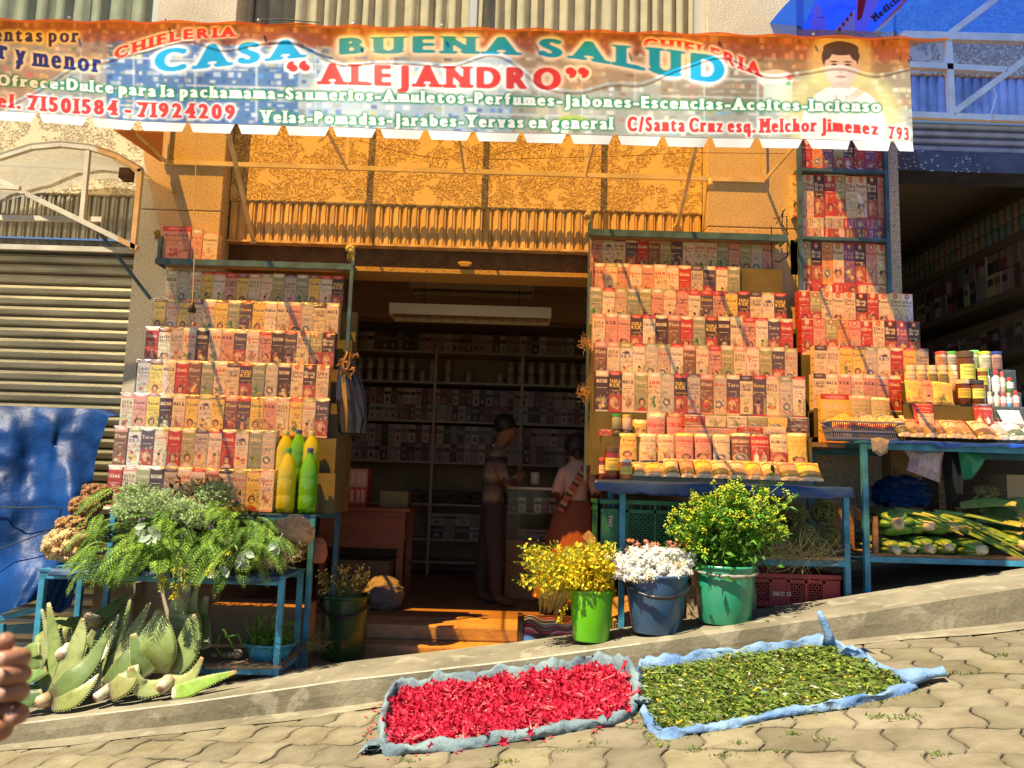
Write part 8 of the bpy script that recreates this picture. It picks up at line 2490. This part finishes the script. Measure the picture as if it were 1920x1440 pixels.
ink(ob.data, lambda co: (.38, .17, .08) if co.z > zn_ or co.y > .12 or co.z < .5 else ((.10, .02, .02) if co.z < ze and abs(co.x) > .12 else (.52, .36, .32)))
mb = MB(); n = 60; vs, fs = [], []
c = Bp(1080, 938)
for k in range(9):
 t = k / 8; r = lerp(.125, .30, t ** .75); z = lerp(c.z, FLOOR + .12, t)
 for j in range(n):
  a = 6.283 * j / n; q = 1 + .05 * (t + .2) * math.sin(j * 1.9 * 2)
  vs.append((c.x + r * q * math.cos(a), c.y + r * .85 * q * math.sin(a), z))
for k in range(8):
 for j in range(n): fs.append((k * n + j, k * n + (j + 1) % n, (k + 1) * n + (j + 1) % n, (k + 1) * n + j))
mb.add(vs, fs); mb.build('skirt', mat('brown pleated skirt', (.24, .07, .035), .85), wroot, smooth=True)
mb = MB(); h = Bp(1082, 838); mb.blob(h + Vector((0, -.012, .012)), .098, .095, .10, 16); mb.blob(h + Vector((0, -.08, -.05)), .045, .04, .05, 10); mb.build('hair', mat('black hair', (.012, .01, .01), .6), wroot, smooth=True)
mb = MB(); cols = [(.35, .08, .07), (.5, .3, .2), (.08, .04, .05), (.4, .12, .1)]
P_ = [Bp(1098, 872, -.11), Bp(1092, 885, -.135), Bp(1080, 905, -.14), Bp(1064, 930, -.14), Bp(1050, 958, -.15)]
for i in range(4):
 for s in range(5): mb.bar(P_[i].lerp(P_[i + 1], s / 5), P_[i].lerp(P_[i + 1], (s + 1) / 5 - .001), .05, .012, up=(0, 1, 0), col=cols[(i * 5 + s) % 4])
mb.build('woven_strap', M_clothes, wroot)
hroot = thing('person', 'raised closed hand of a passer-by with the thumb up at the lower left edge', 'person', at(-40, 1300, .74))
def Hh(x, y, Y): return at(x, y, Y)
J = {'palm': (Hh(-70, 1290, .745), (.034, .018)), 'wrist': (Hh(-150, 1330, .74), .027), 'arm1': (Hh(-330, 1420, .72), .034), 'arm2': (Hh(-620, 1560, .68), .042)}
E = [('palm', 'wrist'), ('wrist', 'arm1'), ('arm1', 'arm2')]
def fchain(nm, root, pts, rs_):
 prev = root
 for i, (p, r) in enumerate(zip(pts, rs_)):
  J[nm + str(i)] = (Hh(*p), r); E.append((prev, nm + str(i))); prev = nm + str(i)
J['k1'] = (Hh(-40, 1240, .760), .0105); J['k2'] = (Hh(-42, 1268, .762), .0105); J['k3'] = (Hh(-44, 1298, .762), .010); J['k4'] = (Hh(-46, 1330, .758), .009)
for k in ('k1', 'k2', 'k3', 'k4'): E.append(('palm', k))
fchain('i', 'k1', [(6, 1230, .758), (40, 1233, .745), (36, 1235, .715), (4, 1237, .702), (-20, 1239, .706)], [.0098, .0096, .0086, .0082, .0066])
fchain('m', 'k2', [(8, 1262, .760), (41, 1264, .745), (36, 1265, .713), (2, 1268, .698), (-26, 1270, .702)], [.0098, .0098, .0088, .0084, .0066])
fchain('r', 'k3', [(6, 1296, .758), (39, 1297, .743), (33, 1297, .712), (4, 1300, .700), (-18, 1303, .705)], [.0096, .0094, .0084, .008, .0064])
fchain('p', 'k4', [(4, 1332, .755), (36, 1338, .740), (32, 1342, .716), (22, 1346, .706), (8, 1352, .702)], [.0092, .0098, .0086, .0080, .0060])
J['h0'] = (Hh(-10, 1372, .742), (.018, .014)); E.append(('palm', 'h0')); J['h1'] = (Hh(14, 1366, .736), (.012, .011)); E.append(('h0', 'h1'))
fchain('t', 'palm', [(-46, 1236, .730), (-14, 1222, .722), (8, 1206, .716), (20, 1192, .713)], [.013, .0105, .0092, .0070])
ob = skinned('body', J, E, [M_skin], hroot)
mb = MB()
for (x, y, Y, rx, rz) in ((2, 1236, .6935, .0045, .0052), (-1, 1267, .6895, .0045, .0055), (2, 1300, .692, .004, .005), (20, 1345, .698, .004, .0045)):
 mb.blob(at(x, y, Y), rx, .0016, rz, 10)
mb.build('fingernails', mat('fingernail', (.62, .36, .27), .3), hroot, smooth=True)
mb = MB(); mb.tube([at(-430, 1468, .71), at(-620, 1560, .68), at(-900, 1700, .62)], [.048, .055, .065], 16); mb.build('sleeve', mat('grey sleeve', (.12, .12, .14), .9), hroot, smooth=True)
# ------------------------------------------------------------------ striped cloth in a wooden box beside the doorway
p = at(1028, 1195, 4.36)
zb_ = PAD if p.x < .62 else zside(p.x)
wb = thing('wooden_crate', 'dark wooden box with a striped cloth at the foot of the lime bucket', 'crate', (p.x, 4.36, PAD))
a, b = at(972, 1160, 4.35), at(1090, 1165, 4.35)
mb = MB(); mb.box(a.x, a.x + .025, 4.25, 4.62, PAD, a.z); mb.box(a.x + .026, b.x, 4.60, 4.62, PAD, a.z - .02); mb.box(b.x - .02, b.x, 4.25, 4.599, PAD, a.z - .03); mb.box(a.x + .026, b.x - .021, 4.25, 4.27, PAD, a.z - .06)
mb.box(a.x + .026, b.x - .021, 4.271, 4.599, PAD, PAD + .02)
mb.build('boards', mat('dark old wood', (.09, .045, .02), .8, bump=.4), wb)
cl = Canvas(60, 40, (.04, .02, .05))
strp = [(.72, .12, .16), (.04, .02, .06), (.85, .80, .74), (.75, .10, .15), (.04, .03, .08), (.10, .25, .50), (.85, .82, .8), (.80, .25, .30), (.80, .1, .12), (.08, .2, .1), (.85, .8, .7), (.04, .02, .05)]
y = 0; k = 0
while y < 40:
 h_ = rs.choice([1, 1, 2, 3, 2]); cl.rect(0, y, 60, y + h_, strp[k % len(strp)]); y += h_; k += 1
mb = MB()
def fn(u, v):
 Y = lerp(4.58, 4.24, min(1, v * 1.25)); z = a.z - .03 - .03 * v + .015 * math.sin(u * 7 + v * 3) + .01 * math.sin(u * 15)
 if v > .7: z -= (v - .7) * .24
 return (lerp(a.x + .03, b.x + .02, u), Y, z)
grid_faces(mb, cl.a, fn)
tag(mb.build('striped_cloth', mat_print('woven cloth', rough=.95), smooth=True), 'folded striped cloth in black, pink and blue lying in the wooden box', 'cloth')
mb = MB(); c = at(1040, 1118, 4.2)
for k in range(40):
 x0 = R.uniform(1010, 1075); mb.tube([at(x0 + R.uniform(5, 30), R.uniform(1070, 1085), 4.14), at(x0 + R.uniform(-5, 10), 1110, 4.2), at(x0 * .6 + 1010 * .4, R.uniform(1130, 1152), 4.28)], [.006, .008, .005], 5)
tag(mb.build('root_bunch', mat('yellow tan roots', (.62, .42, .12), .8, var=.35, scale=22), smooth=True), 'bunch of tan yellow stalks leaning behind the lime bucket', 'stalks')
mb = MB(); a, b = at(1284, 1095, 4.30), at(1412, 1160, 4.30); mb.box(a.x, b.x, 4.24, 4.26, zside(.9) , a.z); tag(mb.build('wooden_board', M_woodlight), 'plain board on the pavement between the blue and the sea green buckets', 'board')
mb = MB(); a, b = at(1100, 990, 4.5), at(1150, 1050, 4.5)
mb.bar(at(1098, 1000, 4.45), at(1140, 1050, 4.4), .02, .05); tag(mb.build('leaning_slat', M_woodlight), 'slanting wooden slat left of the green crate', 'slat')
# ------------------------------------------------------------------ under and behind the right table
def hangbag(name, label, pts, Y, m, depth=.05):
 mb = MB(); n = len(pts); f = [at(x, y, Y) for x, y in pts]; c = sum(f, Vector()) / n
 ring = [p.lerp(c, .45) + Vector((R.uniform(-.01, .01), -depth, R.uniform(-.01, .01))) for p in f]
 bk = [p.lerp(c, .45) + Vector((0, depth * .6, 0)) for p in f]
 vs = f + ring + bk + [c + Vector((0, -depth * 1.2, 0)), c + Vector((0, depth * .7, 0))]
 fs = []
 for i in range(n):
  j = (i + 1) % n
  fs += [(i, j, n + j, n + i), (n + i, n + j, 3 * n), (j, i, 2 * n + i, 2 * n + j), (2 * n + j, 2 * n + i, 3 * n + 1)]
 mb.add(vs, fs)
 return tag(mb.build(name, m, smooth=False), label, 'bag', None)
hangbag('plastic_bag', 'lilac and white striped plastic bag hanging under the wide right table', [(1692, 838), (1730, 836), (1772, 838), (1765, 870), (1762, 905), (1735, 895), (1700, 882), (1705, 860)], 4.5, mat('lilac plastic', (.55, .40, .72), .4, col2=(.80, .74, .82), scale=18, stretch=(9, 1, .5), trans=.3))
hangbag('plastic_bag', 'sea green plastic bag hanging right of the lilac one', [(1795, 836), (1828, 838), (1848, 850), (1840, 875), (1822, 898), (1806, 900), (1800, 870)], 4.45, mat('green film', (.04, .36, .24), .3, trans=.3))
hangbag('plastic_bag', 'black plastic bag hanging between the lilac and the green bag', [(1765, 840), (1800, 845), (1808, 880), (1800, 950), (1778, 952), (1768, 900)], 4.55, mat('black film', (.02, .02, .022), .3))
hangbag('plastic_bag', 'clear crumpled plastic bag tied at the left corner of the wide table', [(1632, 822), (1650, 820), (1668, 826), (1664, 848), (1650, 856), (1636, 846)], 4.22, mat('cloudy film', (.45, .42, .38), .2, trans=.4), .02)
a, b = at(1672, 885, 4.85), at(1712, 840, 4.85)
mb = MB(); mb.box(a.x, b.x + .05, 4.85, 4.98, z3l + .016, b.z); tag(mb.build('cardboard_box', mat('brown cardboard', (.28, .17, .09), .85)), 'cardboard box standing behind the lilac bag under the right table', 'box')
a, b = at(1890, 950, 4.8), at(1960, 892, 4.8)
mb = MB(); mb.box(a.x, b.x, 4.8, 4.97, z3l + .016, b.z); tag(mb.build('cardboard_box', mat('pale cardboard', (.42, .34, .22), .85)), 'pale cardboard box at the right edge above the cactus pads', 'box')
crumple('tarpaulin_bundle', 'dark blue tarpaulin bundle behind the aloe stumps', at(1690, 925, 4.85), .16, .08, .10, M_tarp, 'tarpaulin', 15)
mb = MB(); mb.bar(at(1660, 838, 4.9), at(1700, 930, 4.8), .02, .02); tag(mb.build('leaning_slat', M_wood), 'broomstick like slat leaning under the right table', 'slat')
for (x, w_) in ((1770, .04), (1800, .04)):
 mb = MB(); mb.bar(at(x - 8, 870, 4.95), at(x + 2, 1080, 4.95), w_, .02); tag(mb.build('wooden_plank', M_wood), 'dark plank leaning behind the right table, %s of the pair' % ('left' if x < 1780 else 'right'), 'plank', 'planks behind the right table')
wisps('dry_herb_bunch', 'small bunch of dry pale flowers behind the cactus pads', at(1850, 925, 4.8), .07, .04, .03, 150, .05, [L_dry2, mat('pale straw', (.62, .55, .36), .7)], .0018)
def atX(px, py, X):
 d = ray(px, py); return CAM + d * (X / d.x)
SX = 4.20
sv = thing('wall_shelving', 'long shelves running back along the right wall of the side shop', 'shelving', (SX, 7.5, CZ))
szs = []
for (x, y) in ((1920, 428), (1920, 532), (1920, 645)):
 z = atX(x, y, 3.9).z; szs.append(z)
 mb = MB(); mb.box(3.9, 4.24, 5.7, 9.7, z - .06, z); mb.build('shelf_board', mat('dim shelf wood', (.16, .12, .07), .7), sv)
mb = MB()
def fillside(z0, h, w, lay):
 y = 5.75
 while y < 9.6:
  ww = w * rs.uniform(.85, 1.15)
  for l_ in range(lay):
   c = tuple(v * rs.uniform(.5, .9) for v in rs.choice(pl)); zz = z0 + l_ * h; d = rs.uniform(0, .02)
   mb.box(3.93 + d, 4.1, y, y + ww - .004, zz + .001, zz + h - .004, 0, c)
   mb.add([(3.929 + d, y + .006, zz + h * .5), (3.929 + d, y + ww - .01, zz + h * .5), (3.929 + d, y + ww - .01, zz + h * .8), (3.929 + d, y + .006, zz + h * .8)], [(0, 1, 2, 3)], 0, tuple(v * .5 for v in rs.choice(pl)))
  y += ww
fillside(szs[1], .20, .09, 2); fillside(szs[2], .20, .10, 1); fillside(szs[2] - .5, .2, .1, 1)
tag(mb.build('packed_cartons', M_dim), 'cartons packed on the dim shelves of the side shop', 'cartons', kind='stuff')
mm = [mat('roll pack %d' % i, c, .35) for i, c in enumerate(((.20, .24, .14), (.28, .24, .18), (.16, .24, .26), (.30, .2, .16)))]
k = 0
pm = MB(); pm.lathe([(0, 0), (.035, .002), (.042, .02), (.040, .12), (.03, .135), (0, .136)], 10)
rolls = []
for i in range(4):
 o = pm.build('rolled_pack', mm[i], origin=(0, 0, 0), smooth=True); rolls.append(o)
used = set()
for i in range(42):
 for l_ in range(2):
  q = rs.randrange(4)
  o = rolls[q] if q not in used else rolls[q].copy()
  if q in used: scene.collection.objects.link(o)
  used.add(q)
  o.location = (3.97, 5.8 + i * .09, szs[0] + .001 + l_ * .138)
  tag(o, 'rolled packet in the double row on the top shelf of the side shop', 'packet', 'rolled packets on the top shelf')
for q in range(4):
 if q not in used: bpy.data.objects.remove(rolls[q])
